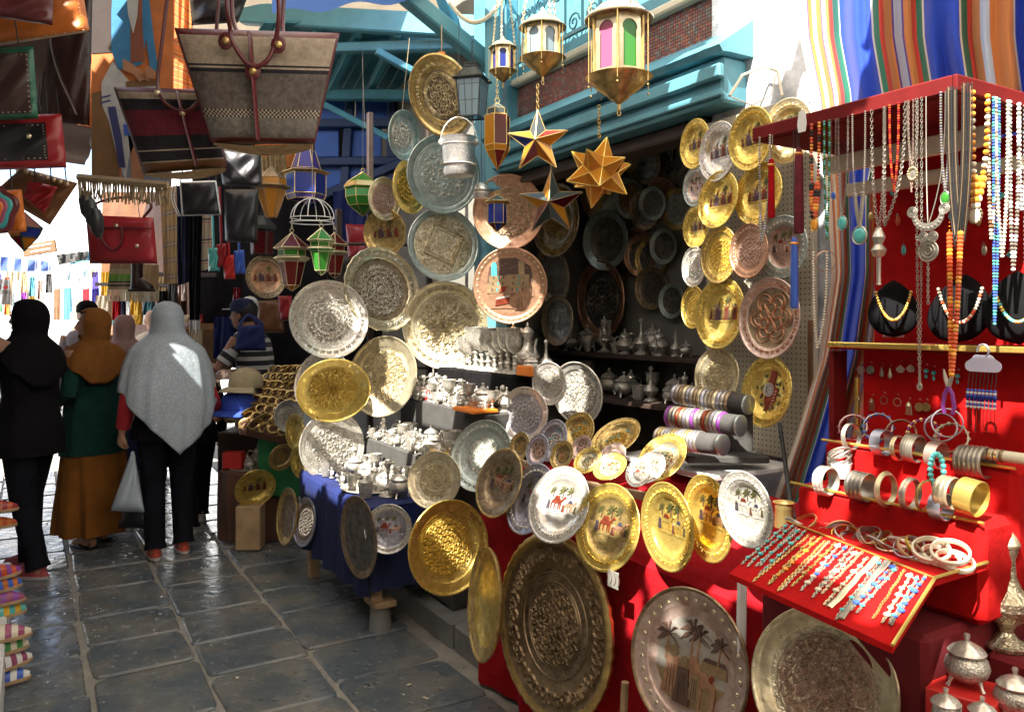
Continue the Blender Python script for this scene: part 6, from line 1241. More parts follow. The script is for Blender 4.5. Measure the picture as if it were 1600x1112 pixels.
hang('long silver chain with small drop reaching below the shelf', 1432, 1440, 1437, 598, ['osilver'], kind='chain', rb=.0024, pend=pd_turq(.005, 'osilver', 'osilver', 1.5))
hang('twisted orange coral rope necklace in front of the shelf', 1483, 1503, 1487, 585, ['coral', 'coral', 'amber'], rb=.0042, thin=lambda f: 1.5 if f < .5 else .35, width=1.0)
hang('thin silver chain with tiny blue stone left of the turquoise drop', 1298, 1306, 1302, 300, ['osilver'], kind='chain', rb=.0016, pend=pd_turq(.006, 'blue_en'))
hang('garnet red bead strand behind the thick silver chain', 1390, 1404, 1397, 300, ['coral', 'lea_red'], rb=.0028)
hang('short silver chain with round medallion between chain and crescent', 1418, 1434, 1427, 262, ['osilver'], kind='chain', rb=.002, pend=pd_disc('osilver', 'pale', .013))
hang('steel bead strand with green drop right of the crescent necklace', 1470, 1484, 1477, 300, ['steel', 'osilver'], rb=.003, pend=pd_turq(.009, 'g_green'))
hang('ivory and brown bead strand beside the amber tubes', 1544, 1556, 1549, 372, ['ivory', 'wood', 'ivory'], end=True, rb=.0042)
hang('grey crystal bead strand at the far right end', 1602, 1612, 1604, 440, ['osilver', 'g_clear'], end=True, rb=.005)
for i in range(18):
    x, y = 1352 + (i % 6) * 42 + 9 * (i // 6), 292 + 46 * (i // 6) + 7 * (i % 3); p = on(x, y, 2.04); m_ = Matrix.Translation(p) @ SM; o = thing('charm', '%s charm pinned on the red back panel, %s row, %s from the left' % (('silver', 'turquoise', 'brass', 'coral')[i % 4], ('top', 'middle', 'lower')[i // 6], ORD[i % 6]), 'charm', p, group='charms on the red back panel')
    mb = MB(); mb.ell((0, 0, 0), ((.010, .007, .012)[i % 3], .004, (.012, .014, .009)[i % 3]), 10, 6, 0, m_); mb.build('ornament', ('osilver', 'turq_stone', 'brass', 'coral')[i % 4], o, True); mb = MB(); mb.tube([(-.004, -.002, .012), (0, -.004, .02), (.004, -.002, .012)], .0012, 4, 0, True, m_); mb.build('pin', 'osilver', o, True)
q = shelf_pt(1252); mb = MB(); m_ = Matrix.Translation(W(1253, 192, q.y - .01)) @ SM; mb.prism([(-.010, -.022), (.010, -.022), (.013, -.004), (.009, .026), (.0, .030), (-.009, .026), (-.013, -.004)], -.001, .001, 0, m_ @ Matrix.Rotation(R(90), 4, 'X')); tag(mb.build('price_tag', 'white'), 'white shield shaped tag tied to the corner of the top board', 'tag')
a_, c_ = W(1271, 395, 2.72), W(1292, 395, 2.72)
strand('necklace', 'long ivory bone necklace hanging on the striped cloth', (a_, c_), W(1277, 545, 2.72), ['ivory'], rb=.005, group='necklaces on the cloth', width=1.0); 
bangle('thin copper hoop hanging on the striped cloth', W(1290, 408, 2.72), .034, .003, .002, 'copper', (0, 1, .1), group='hoops on the cloth')
# pliers hanging
p = on(1482, 600, 1.60); pl = thing('pliers', 'small pliers with dark handles hanging before the earrings', 'pliers', p); m_ = Matrix.Translation(p) @ SM
for sx in (-1, 1): mb = MB(); mb.tube([(0, 0, -.005), (sx * .008, 0, -.02), (sx * .012, 0, -.045), (sx * .008, 0, -.06)], .004, 7, 0, True, m_); mb.build('handle', 'purple', pl, True); mb = MB(); mb.tube([(0, 0, -.004), (sx * .006, 0, .012), (sx * .010, 0, .03)], [.005, .004, .0015], 6, 0, True, m_); mb.build('jaw', 'osilver', pl, True)
bangle('steel hoop hung on the pliers', on(1480, 660, 1.62), .028, .008, .002, 'steel', (-.5, -1, .1)); p = on(1464, 735, 1.60)
n = thing('bracelet', 'green turquoise bead bracelet hanging in front of the steps', 'bracelet', p); mb = MB()
for i in range(18): a = 2 * PI * i / 18; mb.ell((.014 * math.cos(a), 0, .034 * math.sin(a)), (.0062,) * 3, 8, 6, 0, Matrix.Translation(p) @ SM)
mb.build('beads', 'turq_stone', n, True)
# bangle rolls inside the shop front
br = thing('roll_stand', 'grey stand carrying three rolls of bangles', 'stand', W(1125, 735, 2.95))
p = W(1150, 705, 2.92); part('base', 'grey_felt', br, lambda m: m.bbox((p.x - .03, p.y + .06, p.z - .03), (.30, .14, .025), .004, 0)); part('riser', 'grey_felt', br, lambda m: m.bbox((p.x + .045, p.y + .12, p.z + .07), (.10, .03, .18), .004, 0))
part('shelf_slab', 'white', br, lambda m: sb(m, 2.05, 2.62, 2.06, 2.50, 1.03, 1.05, 0, .004))
for k, (x0, y0, x1, y1, d0, d1, r_, ms) in enumerate(((1056, 615, 1170, 632, 3.25, 2.98, 15, ['steel', 'osilver', 'bronze', 'pale']), (1046, 650, 1158, 665, 3.12, 2.88, 16, ['purple', 'osilver', 'osilver', 'en_red', 'bronze', 'steel', 'en_white']), (1030, 683, 1130, 695, 3.0, 2.76, 16, ['osilver', 'brass', 'osilver', 'steel']))):
    a, b = W(x0, y0, d0), W(x1, y1, d1); rr = r_ * (d0 + d1) / 2 / F; o = thing('bangle_roll', '%s grey velvet roll threaded with bangles' % ('upper', 'middle', 'lower')[k], 'roll', a, group='rolls on the grey stand')
    mb = MB(); mb.tube([a.lerp(b, i / 6) for i in range(7)], rr, 20); mb.build('core', 'grey_felt', o, True); ax = (b - a).normalized(); qm = ax.to_track_quat('Z', 'Y').to_matrix().to_4x4()
    for i in range(15 - 2 * (k == 2)):
        w_ = (b - a).length * .045; mb = MB(); mb.lathe([(rr * 1.01, -w_ / 2), (rr * 1.10, -w_ * .3), (rr * 1.13, 0), (rr * 1.10, w_ * .3), (rr * 1.01, w_ / 2)], 24, 0, True, Matrix.Translation(a.lerp(b, .03 + i * .053)) @ qm); mb.build('bangle', ms[i % len(ms)], o, True)
    mb = MB(); mb.lathe([(0, .004), (rr * .9, .004), (rr * 1.02, .001), (rr * 1.02, -.006)], 20, 0, True, Matrix.Translation(b) @ qm); mb.build('end_cap', 'tin', o, True)
p = W(1225, 800, 2.2); o = thing('brass_mortar', 'small brass mortar behind the right silver plate', 'mortar', p); mb = MB(); mb.lathe([(0, -.04), (.026, -.04), (.024, .02), (.03, .028), (.026, .028), (.02, -.03), (0, -.03)], 20); mb.build('body', 'brass', o, True) if False else mb.build('body', 'brass', o)
mb = MB(); mb.tube([W(1218, 660, 2.35), W(1232, 760, 2.3), W(1240, 830, 2.25)], [.006, .007, .014], 8); tag(mb.build('iron_rod', 'iron'), 'dark iron rod leaning between pegboard and red steps', 'rod')
# striped cloth hung on the wall behind the stand
OR, WH, BLU, GR, RD, LB, PU = (.62, .22, .06), (.72, .66, .55), (.012, .06, .52), (.02, .17, .10), (.58, .05, .03), (.45, .55, .72), (.10, .05, .30)
B_ = []; x = 0
for c, w_ in ((WH, .03), (PU, .004), (OR, .016), (WH, .012), (OR, .02), (PU, .004), (WH, .012), (OR, .012), (RD, .014), (GR, .02), (WH, .006), (BLU, .115), (WH, .006), (GR, .022), (RD, .018), (OR, .03), (PU, .005), (LB, .03), (PU, .005), (OR, .03), (RD, .018), (GR, .022), (WH, .006), (BLU, .13), (WH, .006), (GR, .022), (RD, .018), (OR, .03), (LB, .035), (OR, .03), (RD, .02), (GR, .024)): B_.append((x, c)); x += w_
k_ = .84 / x; B_ = [(p * k_, c) for p, c in B_]
B_ = B_[:30] + [(.855, WH), (.862, BLU)]
stripes('striped_cloth', B_, trans=.12, bump=.25)
LX = [(0, 1246), (60, 1250), (150, 1268), (300, 1292), (430, 1300), (560, 1280), (680, 1244), (790, 1206)]; RX = [(0, 1640), (60, 1640), (150, 1650), (300, 1500), (430, 1480), (560, 1470), (680, 1450), (790, 1440)]
def lerpt(T, y):
    if y <= T[0][0]: return T[0][1]
    for (a, p), (b, q) in zip(T, T[1:]):
        if y <= b: return p + (q - p) * (y - a) / (b - a)
    return T[-1][1]
def clo(a, b):
    y = -90 + 880 * b; l, r_ = lerpt(LX, y), lerpt(RX, y); 
    px = l + (r_ - l) * a; t = 2.40 - .035 * math.sin(a * 26 + b * 2.0) * (.4 + b * .6) - .02 * math.sin(a * 61 + b * 5) - .05 * math.exp(-((a - .55 - .35 * b) / .05) ** 2)
    return WT(px, y, t)
mb = MB(); mb.grid(clo, 110, 60); tag(mb.build('striped_cloth', 'striped_cloth'), 'blue cloth with orange, white and green stripes hung on the wall', 'cloth')
mb = MB(); mb.tube([W(1140, 150, 3.2), W(1160, 118, 3.25), W(1195, 104, 3.25), W(1215, 112, 3.2), W(1222, 150, 3.15)], .006, 6); mb.tube([W(1143, 152, 3.2), W(1175, 165, 3.2), W(1205, 150, 3.2), W(1212, 118, 3.2)], .003, 5); tag(mb.build('wire_hook', 'cream'), 'bent wire bracket on the white wall above the plates', 'bracket')
# ------------------------------------------------------------------ lanterns
def arch_frame(mb, w, h, aw, ah, M, th=.004, mat=0):
    """flat metal pane with a keyhole arch cut out: w x h outside, aw x ah opening"""
    n = 10; y0 = (h - ah) * .45; rr = aw / 2; sy = y0 + ah - rr
    arc = [(rr * 1.0 * math.cos(PI * i / n), sy + rr * math.sin(PI * i / n)) for i in range(n + 1)]
    neck = [(rr * .84, sy - rr * .25), (rr * .84, y0)]
    inner = [(rr * .84, y0), (rr * .84, sy - rr * .3)] + arc + [(-rr * .84, sy - rr * .3), (-rr * .84, y0)]
    outer = []
    for x, y in inner:
        if y <= y0 + 1e-6: outer.append((math.copysign(w / 2, x), 0))
        elif abs(x) > rr * .75: outer.append((math.copysign(w / 2, x), y))
        else: outer.append((x * (w / 2) / (rr * .75) if abs(x) < rr * .75 else math.copysign(w / 2, x), h))
    k = len(inner); vs = [(x, 0, y) for x, y in inner] + [(x, 0, y) for x, y in outer] 
    fs = [(i, i + 1, k + i + 1, k + i) for i in range(k - 1)] + [(0, k, 2 * k - 1, k - 1)]
    mb.add(vs, fs, mat, False, M)
def dome_lantern(label, px, py_top, py_bot, d, rpx, panes, yaw, chain_to, brass='brass', n=6):
    """py_top: eaves of the roof, py_bot: rim of the bowl"""
    R_ = rpx * d / F; z1 = EYE + d * (HY - py_top) / F; z0 = EYE + d * (HY - py_bot) / F; H = z1 - z0; p = Vector((d * (px - CX) / F, d, z0))
    o = thing('dome_lantern', label, 'lantern', p, (0, 0, yaw)); 
    mb = MB(); mb.lathe([(0, -R_ * 1.0), (.06 * R_, -R_ * .98), (.05 * R_, -R_ * .80), (.14 * R_, -R_ * .72), (.30 * R_, -R_ * .62), (.34 * R_, -R_ * .54), (.52 * R_, -R_ * .42), (.78 * R_, -R_ * .22), (.80 * R_, -R_ * .16), (.98 * R_, -.02 * R_), (1.02 * R_, 0), (.98 * R_, .02 * R_), (.5 * R_, .02 * R_), (0, .02 * R_)], 36); mb.build('bowl', brass + '_eng' if brass == 'brass' else brass, o)
    mb = MB(); mb.tube([(.035 * R_ * 1.6 * math.cos(q), 0, -R_ * 1.06 + .08 * R_ * math.sin(q)) for q in [2 * PI * i / 12 for i in range(12)]], .02 * R_, 5, closed=True); mb.build('ring', brass, o)
    mb = MB(); mb.lathe([(.96 * R_, H - .02 * R_), (1.03 * R_, H - .015 * R_), (1.04 * R_, H + .02 * R_), (.93 * R_, H + .05 * R_), (.82 * R_, H + .20 * R_), (.60 * R_, H + .40 * R_), (.34 * R_, H + .52 * R_), (.2 * R_, H + .58 * R_), (.2 * R_, H + .66 * R_), (.1 * R_, H + .72 * R_), (.06 * R_, H + .86 * R_), (0, H + .88 * R_)], 36); mb.build('dome_roof', 'pale', o)
    rp = R_ * .80; 
    for i in range(n):
        a = 2 * PI * i / n; mid = a + PI / n; w_ = 2 * rp * math.sin(PI / n); ri = rp * math.cos(PI / n)
        M = Matrix.Rotation(mid - PI / 2, 4, 'Z') @ Matrix.Translation((0, ri, .02 * R_)) 
        mb = MB(); arch_frame(mb, w_ * .99, H - .03 * R_, w_ * .62, (H) * .80, M, mat=0); af = mb.build('arch_frame', 'pale', o)
        mb = MB(); m2 = Matrix.Rotation(mid - PI / 2, 4, 'Z') @ Matrix.Translation((0, ri - .006, .02 * R_)); mb.bbox((0, 0, H * .5), (w_ * .78, .003, H * .92), .0005, 0, m2); mb.build('glass_pane', panes[i % len(panes)], af)
        mb = MB(); c, s_ = math.cos(a), math.sin(a); mb.lathe([(.04 * R_, 0), (.05 * R_, H * .2), (.03 * R_, H * .25), (.05 * R_, H * .5), (.03 * R_, H * .75), (.05 * R_, H * .8), (.04 * R_, H)], 8, 0, True, Matrix.Translation((rp * 1.04 * c, rp * 1.04 * s_, 0))); mb.build('post', brass, o)
        mb = MB(); mb.tube([(R_ * 1.0 * c, R_ * 1.0 * s_, -.03), (R_ * 1.0 * c, R_ * 1.0 * s_, H)], .014 * R_, 6); mb.ell((R_ * c, R_ * s_, -.045), .04 * R_, 8, 6); mb.build('drop_rod', brass, o)
    top = Vector(chain_to) - p
    for i in range(3):
        a = 2 * PI * i / 3 + .4; mb = MB(); e = Matrix.Rotation(-yaw, 4, 'Z') @ top; chain_mb(mb, (R_ * .95 * math.cos(a), R_ * .95 * math.sin(a), H + .05 * R_), e, .022 * R_ / .1 * .9, .0022); mb.build('chain', 'pale', o)
    return o
dome_lantern('largest brass dome lantern with pink and green panes in the sun', 967, 32, 122, 2.8, 52, ['g_clear', 'g_amber', 'g_green', 'g_pink', 'g_green', 'g_clear'], R(20), W(970, -260, 2.8))
dome_lantern('middle brass dome lantern with grey blue panes', 848, 44, 92, 3.3, 36, ['g_clear', 'g_clear', 'g_smoke'], R(25), W(850, -160, 3.3))
dome_lantern('smallest brass dome lantern with violet blue panes', 786, 76, 112, 3.8, 22, ['g_blue', 'g_violet'], R(0), W(786, -100, 3.8))
def faceted(name, label, px, py, d, hpx, prof, n, pane, yaw=0.0, metal_='brass', wire=None, er=.0022, edges=True, cat='lantern', group=None, chain=False):
    """framed glass lantern: n-sided rings (r, z in units of its height), a pane per facet and soldered edges"""
    H = hpx * d / F; p = W(px, py, d); o = thing(name, label, cat, p, (0, 0, yaw), group=group)
    fr_ = MB(); P = [[Vector((r * H * math.cos(2 * PI * i / n), r * H * math.sin(2 * PI * i / n), z * H)) for i in range(n)] for r, z in prof]
    for k in range(len(prof) - 1):
        for i in range(n):
            j = (i + 1) % n; a, b, c, e = P[k][i], P[k][j], P[k + 1][j], P[k + 1][i]; m_ = pane(k, i)
            if m_:
                mb = MB(); cen = (a + b + c + e) / 4; nn = (b - a).cross(e - a); nn = nn if nn.length > 1e-9 else (c - b).cross(e - b); nn.normalize(); th = nn * .0012
                q = [cen + (v - cen) * .97 for v in (a, b, c, e)]
                if prof[k][0] < .01: q = [q[0], q[2], q[3]]
                elif prof[k + 1][0] < .01: q = q[:3]
                m = len(q); mb.add([v + th for v in q] + [v - th for v in q], [tuple(range(m)), tuple(range(2 * m - 1, m - 1, -1))] + [(x, m + x, m + (x + 1) % m, (x + 1) % m) for x in range(m)]); mb.build('glass_pane', m_, o)
            fr_.tube([a, e], er, 5)
            if prof[k][0] > .01: fr_.tube([a, b], er, 5)
    for i in range(n):
        if prof[-1][0] > .01: fr_.tube([P[-1][i], P[-1][(i + 1) % n]], er, 5)
    fr_.build('frame', metal_, o)
    top = prof[-1][1] * H
    mb = MB(); mb.tube([(.012 * math.cos(q), 0, top + .012 + .012 * math.sin(q)) for q in [2 * PI * i / 10 for i in range(10)]], .0018, 5, closed=True); mb.build('ring', metal_, o)
    if wire:
        mb = MB(); e = Matrix.Rotation(-yaw, 4, 'Z') @ (W(*wire) - p)
        if chain: chain_mb(mb, (0, 0, top + .02), e, .02, .0018)
        else: mb.tube([(0, 0, top + .02), e], .0015, 5)
        mb.build('chain' if chain else 'wire', 'iron' if not chain else metal_, o)
    return o
alt = lambda *m: (lambda k, i: m[(k + i) % len(m)])
faceted('glass_lantern', 'elongated brass lantern with dark red panes and amber tip left of the star', 777, 266, 3.9, 105, [(.0, 0), (.17, .28), (.19, .36), (.19, .80), (.15, .82), (.15, .90), (0, 1.0)], 6, lambda k, i: ('g_amber' if i % 2 else 'g_red', 'g_amber', 'g_darkred' if i % 3 else 'g_amber', 'g_amber', 'g_smoke', 'g_smoke')[k], .3, wire=(777, 110, 3.9), chain=True)
faceted('glass_lantern', 'tiny lantern with navy panes in front of the script tray', 777, 362, 4.3, 58, [(0, 0), (.25, .22), (.25, .74), (.34, .80), (0, 1.0)], 6, lambda k, i: ('g_red' if i % 2 else 'g_blue', 'g_blue', 'g_amber', 'g_smoke')[k], .2, wire=(777, 260, 4.3))
faceted('carriage_lantern', 'black iron carriage lantern with barred panes beside the octagon tray', 738, 184, 4.6, 84, [(.25, 0), (.33, .68), (.40, .70), (.30, .74), (.16, .92), (.17, .98), (0, 1.0)], 4, lambda k, i: 'g_clear' if k == 0 else 'iron', .5, 'iron', wire=(738, 62, 4.6), er=.005, chain=True)
cl = [o for o in COL.objects if o.name.startswith('carriage_lantern')][0]; Hc = 84 * 4.6 / F
mb = MB()
for i in range(4):
    for q in (.33, .66):
        a0, a1 = i * PI / 2, (i + 1) * PI / 2; f = lambda r, a: Vector((r * Hc * math.cos(a), r * Hc * math.sin(a), 0)); b0 = f(.25, a0).lerp(f(.25, a1), q); b1 = f(.33, a0).lerp(f(.33, a1), q); b1.z = .68 * Hc; mb.tube([b0, b1], .0025, 4)
    for q in (.3, .6): a0, a1 = i * PI / 2, (i + 1) * PI / 2; r_ = .25 + .08 * q / .68 * .68; z_ = q * .68 * Hc * 1.4; rr_ = .25 + .08 * z_ / (.68 * Hc); mb.tube([(rr_ * Hc * math.cos(a0), rr_ * Hc * math.sin(a0), z_), (rr_ * Hc * math.cos(a1), rr_ * Hc * math.sin(a1), z_)], .0025, 4)
mb.build('pane_bars', 'iron', cl)
SMALL = [(.0, 0), (.13, .10), (.22, .50), (.30, .56), (.22, .60), (.22, .70), (.30, .73), (0, 1.0)]
faceted('glass_lantern', 'small lantern with red panes at the left of the hanging trio', 456, 455, 5.2, 92, SMALL, 6, lambda k, i: ('g_amber', 'g_red', 'pale', 'pale', 'g_green', 'pale', 'g_darkred')[k], .2, 'pale', wire=(456, 342, 5.2), er=.003, chain=True, group='trio of lanterns under the wire dome')
faceted('glass_lantern', 'small green lantern in the middle of the hanging trio', 502, 430, 5.0, 74, SMALL, 6, lambda k, i: ('g_green', 'g_green', 'green_paint', 'pale', 'g_green', 'green_paint', 'g_green')[k], .5, 'pale', wire=(499, 342, 5.0), er=.003, chain=True, group='trio of lanterns under the wire dome')
faceted('glass_lantern', 'small lantern with red panes at the right of the hanging trio', 523, 435, 5.35, 72, SMALL, 6, lambda k, i: ('g_red', 'g_red', 'pale', 'pale', 'g_red', 'pale', 'g_darkred')[k], .8, 'pale', wire=(518, 340, 5.35), er=.003, chain=True, group='trio of lanterns under the wire dome')
p = W(488, 348, 5.2); wd = thing('wire_dome', 'white wire dome frame from which three small lanterns hang', 'frame', p); r_ = 34 * 5.2 / F
mb = MB(); mb.tube([(r_ * math.cos(q), r_ * .8 * math.sin(q), 0) for q in [2 * PI * i / 28 for i in range(28)]], .003, 6, closed=True); mb.tube([(r_ * 1.0 * math.cos(q), r_ * .8 * math.sin(q), .03) for q in [2 * PI * i / 28 for i in range(28)]], .003, 6, closed=True); mb.build('hoop', 'white', wd)
for i in range(4): 
    a = i * PI / 4; mb = MB(); mb.tube([(r_ * math.cos(q) * math.cos(a), r_ * .8 * math.cos(q) * math.sin(a), .03 + r_ * .9 * math.sin(q)) for q in [PI * k / 14 for k in range(15)]], .003, 6); mb.build('rib', 'white', wd)
mb = MB(); mb.tube([(0, 0, .03 + r_ * .9), (0, 0, .55)], .003, 5); mb.build('cord', 'rope', wd)
faceted('glass_lantern', 'dim brown lantern with amber panes under the grey bag', 424, 340, 5.3, 80, [(.10, 0), (.28, .55), (.38, .60), (.28, .64), (.28, .76), (0, 1.0)], 6, lambda k, i: ('g_amber', 'bronze', 'brass', 'g_amber', 'bronze')[k], .3, 'bronze', wire=(424, 180, 5.3), er=.003)
faceted('glass_lantern', 'violet blue glass lantern with gold framed panes behind the wire dome', 478, 312, 6.0, 76, [(.36, 0), (.40, .1), (.40, .52), (.48, .56), (.3, .62), (.18, 1.0)], 6, lambda k, i: ('g_violet', 'g_blue', 'brass', 'g_violet', 'g_violet')[k], .2, 'brass', wire=(478, 160, 6.0), er=.004)
faceted('glass_lantern', 'green hexagonal glass lantern hanging on a long wire', 567, 338, 5.6, 66, [(0, 0), (.32, .25), (.40, .45), (.40, .62), (.44, .68), (.36, .80), (0, 1.05)], 6, lambda k, i: ('g_green', 'g_green', 'green_paint', 'g_green', 'brass', 'g_green')[k], .3, 'brass', wire=(567, 80, 5.6), er=.003)
faceted('glass_lantern', 'dark lantern with red glass below the dim brown lantern', 409, 398, 5.6, 60, [(.28, 0), (.30, .6), (.36, .66), (.36, .74), (.12, 1.0)], 6, lambda k, i: ('g_darkred', 'iron', 'iron', 'iron')[k], .1, 'iron', wire=(409, 300, 5.6), er=.003)
# star lanterns
def star5(label, px, py, d, rpx, mats, roll=0.0, wire=None, depth=.42, back='g_amber', fm='brass'):
    r_ = rpx * d / F; p = W(px, py, d); o = thing('star_lantern', label, 'lantern', p, (0, R(roll), R(-12))); T = [Vector((r_ * math.sin(2 * PI * i / 5), 0, r_ * math.cos(2 * PI * i / 5))) for i in range(5)]; I = [Vector((r_ * .42 * math.sin(2 * PI * (i + .5) / 5), 0, r_ * .42 * math.cos(2 * PI * (i + .5) / 5))) for i in range(5)]; fr_ = MB()
    for sg in (-1, 1):
        c = Vector((0, sg * r_ * depth, 0))
        for i in range(5):
            for a, b, k in ((T[i], I[i], 2 * i), (I[i - 1], T[i], 2 * i + 1)):
                cen = (a + b + c) / 3; q = [cen + (v - cen) * .97 for v in (a, b, c)]; th = (b - a).cross(c - a).normalized() * .001; mb = MB(); mb.add([v + th for v in q] + [v - th for v in q], [(0, 1, 2), (5, 4, 3), (0, 3, 4, 1), (1, 4, 5, 2), (2, 5, 3, 0)]); mb.build('glass_pane', mats[k % len(mats)] if sg < 0 else back, o)
            fr_.tube([c, T[i]], .0024, 5); fr_.tube([c, I[i]], .0024, 5)
    for i in range(5): fr_.tube([T[i], I[i]], .0028, 5); fr_.tube([I[i - 1], T[i]], .0028, 5)
    fr_.build('frame', fm, o)
    if wire: mb = MB(); chain_mb(mb, (0, 0, r_ + .003), Matrix.Rotation(R(12), 4, 'Z') @ (W(*wire) - p), .02, .0018); mb.build('chain', fm, o)
    return o
star5('five pointed star lantern with amber panes, reflections coloured in red and blue', 840, 222, 3.3, 50, ['g_smoke', 'g_smoke', 'g_amber', 'g_red', 'g_amber', 'g_amber', 'g_amber', 'g_red', 'g_amber', 'g_blue'], 0, (840, 132, 3.3))  # red and blue panes stand in for reflections on amber glass
star5('dim narrow star lantern hanging in the shop behind the gold star', 861, 318, 4.3, 52, ['g_smoke', 'g_amber', 'g_darkred', 'g_smoke'], 0, (861, 240, 4.3), back='g_smoke', fm='bronze')
def spiky(label, px, py, d, rpx, mat, fm, wire):
    r_ = rpx * d / F; p = W(px, py, d); o = thing('star_lantern', label, 'lantern', p, (R(8), R(10), R(20))); bm = bmesh.new(); bmesh.ops.create_icosphere(bm, subdivisions=1, radius=1)
    V = [v.co.normalized() for v in bm.verts]; Fc = [[v.index for v in f.verts] for f in bm.faces]; bm.free(); fr_ = MB()
    # twelve five-sided spikes on a dodecahedron
    cen = [sum((V[i] for i in f), Vector()).normalized() * r_ * .52 for f in Fc]
    for vi, v in enumerate(V):
        idx = [k for k, f in enumerate(Fc) if vi in f]; x = v.orthogonal().normalized(); y = v.cross(x); idx.sort(key=lambda k: math.atan2(cen[k].dot(y), cen[k].dot(x))); tip = v * r_
        for j in range(5):
            a, b = cen[idx[j]], cen[idx[(j + 1) % 5]]; ce = (a + b + tip) / 3; q = [ce + (w_ - ce) * .96 for w_ in (a, b, tip)]; th = (b - a).cross(tip - a).normalized() * .001; mb = MB(); mb.add([w_ + th for w_ in q] + [w_ - th for w_ in q], [(0, 1, 2), (5, 4, 3), (0, 3, 4, 1), (1, 4, 5, 2), (2, 5, 3, 0)]); mb.build('glass_pane', mat, o); fr_.tube([a, tip], .0024, 5); fr_.tube([a, b], .0024, 5)
    fr_.build('frame', fm, o); mb = MB(); e = (basis(o).inverted() @ W(*wire)); chain_mb(mb, basis(o).inverted() @ (p + Vector((0, 0, r_ * .98))), e, .02, .0018); mb.build('chain', fm, o)
spiky('many pointed gold star lantern with amber panes under the lintel', 936, 270, 3.35, 56, 'g_amber', 'gold', (936, 165, 3.3))
mb = MB(); pts = [W(936, 150, 3.3) + Vector((.014 * math.cos(q), 0, .02 * math.sin(q))) for q in [R(-90 + 250 * i / 12) for i in range(13)]]; mb.tube(pts, .0022, 6); mb.tube([W(936, 150, 3.3), W(936, 60, 3.3)], .002, 5); tag(mb.build('wire_hook', 'iron'), 'thin s shaped wire hook above the gold star', 'hook')
faceted('glass_lantern', 'small inverted triangle lantern glowing faintly inside the dark shop', 1050, 253, 4.6, 28, [(0, 0), (.5, 1.0)], 3, lambda k, i: 'g_smoke', .4, 'brass', wire=(1050, 205, 4.6), er=.002)
faceted('star_lantern', 'coloured glass lantern with yellow and blue panes far left', 38, 392, 3.6, 60, [(0, 0), (.30, .35), (.42, .6), (0, 1.0)], 4, lambda k, i: ('g_amber', 'g_blue', 'g_red')[(k + i) % 3], .3, 'iron', wire=(38, 250, 3.6), er=.004)
# ropes, wires that carry the trays, and the rack poles behind them
rk = thing('tray_rack', 'dark wooden poles from which the engraved trays hang', 'rack', ST(5.5, 2.1, 0))
for s_, t_, z0, z1 in ((5.5, 2.1, 0, 3.1), (5.6, 1.9, 0, 2.4), (5.35, 2.5, .13, 3.2)): part('pole', 'wood_dark', rk, lambda m: sb(m, s_ - .02, s_ + .02, t_ - .02, t_ + .02, z0, z1, 0, .004))
for z_ in (1.25, 1.75, 2.15): part('crossbar', 'wood_dark', rk, lambda m: m.tube([SP(5.6, 1.9, z_), SP(5.5, 2.1, z_), SP(5.35, 2.5, z_)], .012, 6))
for a, b, lb in (((690, 88, 4.92), (690, 40, 4.92), 'rope holding the octagon tray under the strut'), ((628, 176, 5.16), (640, 60, 5.2), 'thin wire above the small tin plate'), ((566, 90, 6.0), (570, 200, 6.0), 'long grey wire hanging from the awning beam')):
    mb = MB(); mb.tube([W(*a), W(*b)], .004 if 'rope' in lb else .002, 6); tag(mb.build('rope' if 'rope' in lb else 'wire', 'rope'), lb, 'rope' if 'rope' in lb else 'wire')
mb = MB(); q = W(690, 86, 4.9); mb.bbox(q, (.045, .03, .03), .004); tag(mb.build('wooden_peg', 'orange_box'), 'small orange wooden peg on top of the octagon tray', 'peg')
# ------------------------------------------------------------------ bags and textiles hanging on the left
rail = thing('hanging_rail', 'dark overhead pole line from which the bags hang', 'rail', W(260, 0, 3.0) + Vector((0, 0, .6)))
part('pole', 'wood_dark', rail, lambda m: m.tube([ST(.6, .42, 3.05), ST(7.5, .42, 3.05)], .03, 8)); part('pole', 'wood_dark', rail, lambda m: m.tube([ST(.6, -.25, 3.0), ST(9.0, -.1, 3.0)], .03, 8))
for s_ in (1.0, 3.4, 5.8): part('bracket', 'wood_dark', rail, lambda m: m.bar(ST(s_, -1.25, 3.15), ST(s_, .75, 3.1), .06, .06))
def hbag(name, label, corners, d, mats_fn, mats, thick=.12, d2=None, bulge=1.0, nu=24, nv=26, cat='bag', sharp=60, group=None, sagb=0.0):
    """soft body between four picture corners (top left, top right, bottom right, bottom left), thick along the view"""
    tl, tr, br_, bl_ = corners; d2 = d2 or d
    def P(a, b):
        x = (tl[0] * (1 - a) + tr[0] * a) * (1 - b) + (bl_[0] * (1 - a) + br_[0] * a) * b; y = (tl[1] * (1 - a) + tr[1] * a) * (1 - b) + (bl_[1] * (1 - a) + br_[1] * a) * b + sagb * math.sin(PI * a) * b
        return W(x, y, d + (d2 - d) * a)
    o = thing(name, label, cat, P(.5, 1), group=group); 
    for sg, nm in ((-1, 'front'), (1, 'back')):
        mb = MB()
        def fn(a, b):
            e = (max(0, 1 - (2 * a - 1) ** 4)) ** .5 * (max(0, 1 - (2 * b - 1) ** 8)) ** .5; p = P(a, b); v = (p - Vector((0, 0, EYE))).normalized(); p = p + v * (sg * thick / 2 * e * bulge * (.72 + .28 * b) + (.004 * math.sin(a * 17 + b * 9) + .010 * math.sin(a * 6 + b * 7) * math.sin(b * 5 + a * 2)) * e)
            return p
        mb.grid(fn, nu, nv, mats_fn, True, flip=(sg > 0)); mb.build(nm + '_panel', mats, o, True, sharp=sharp)
    return o, P
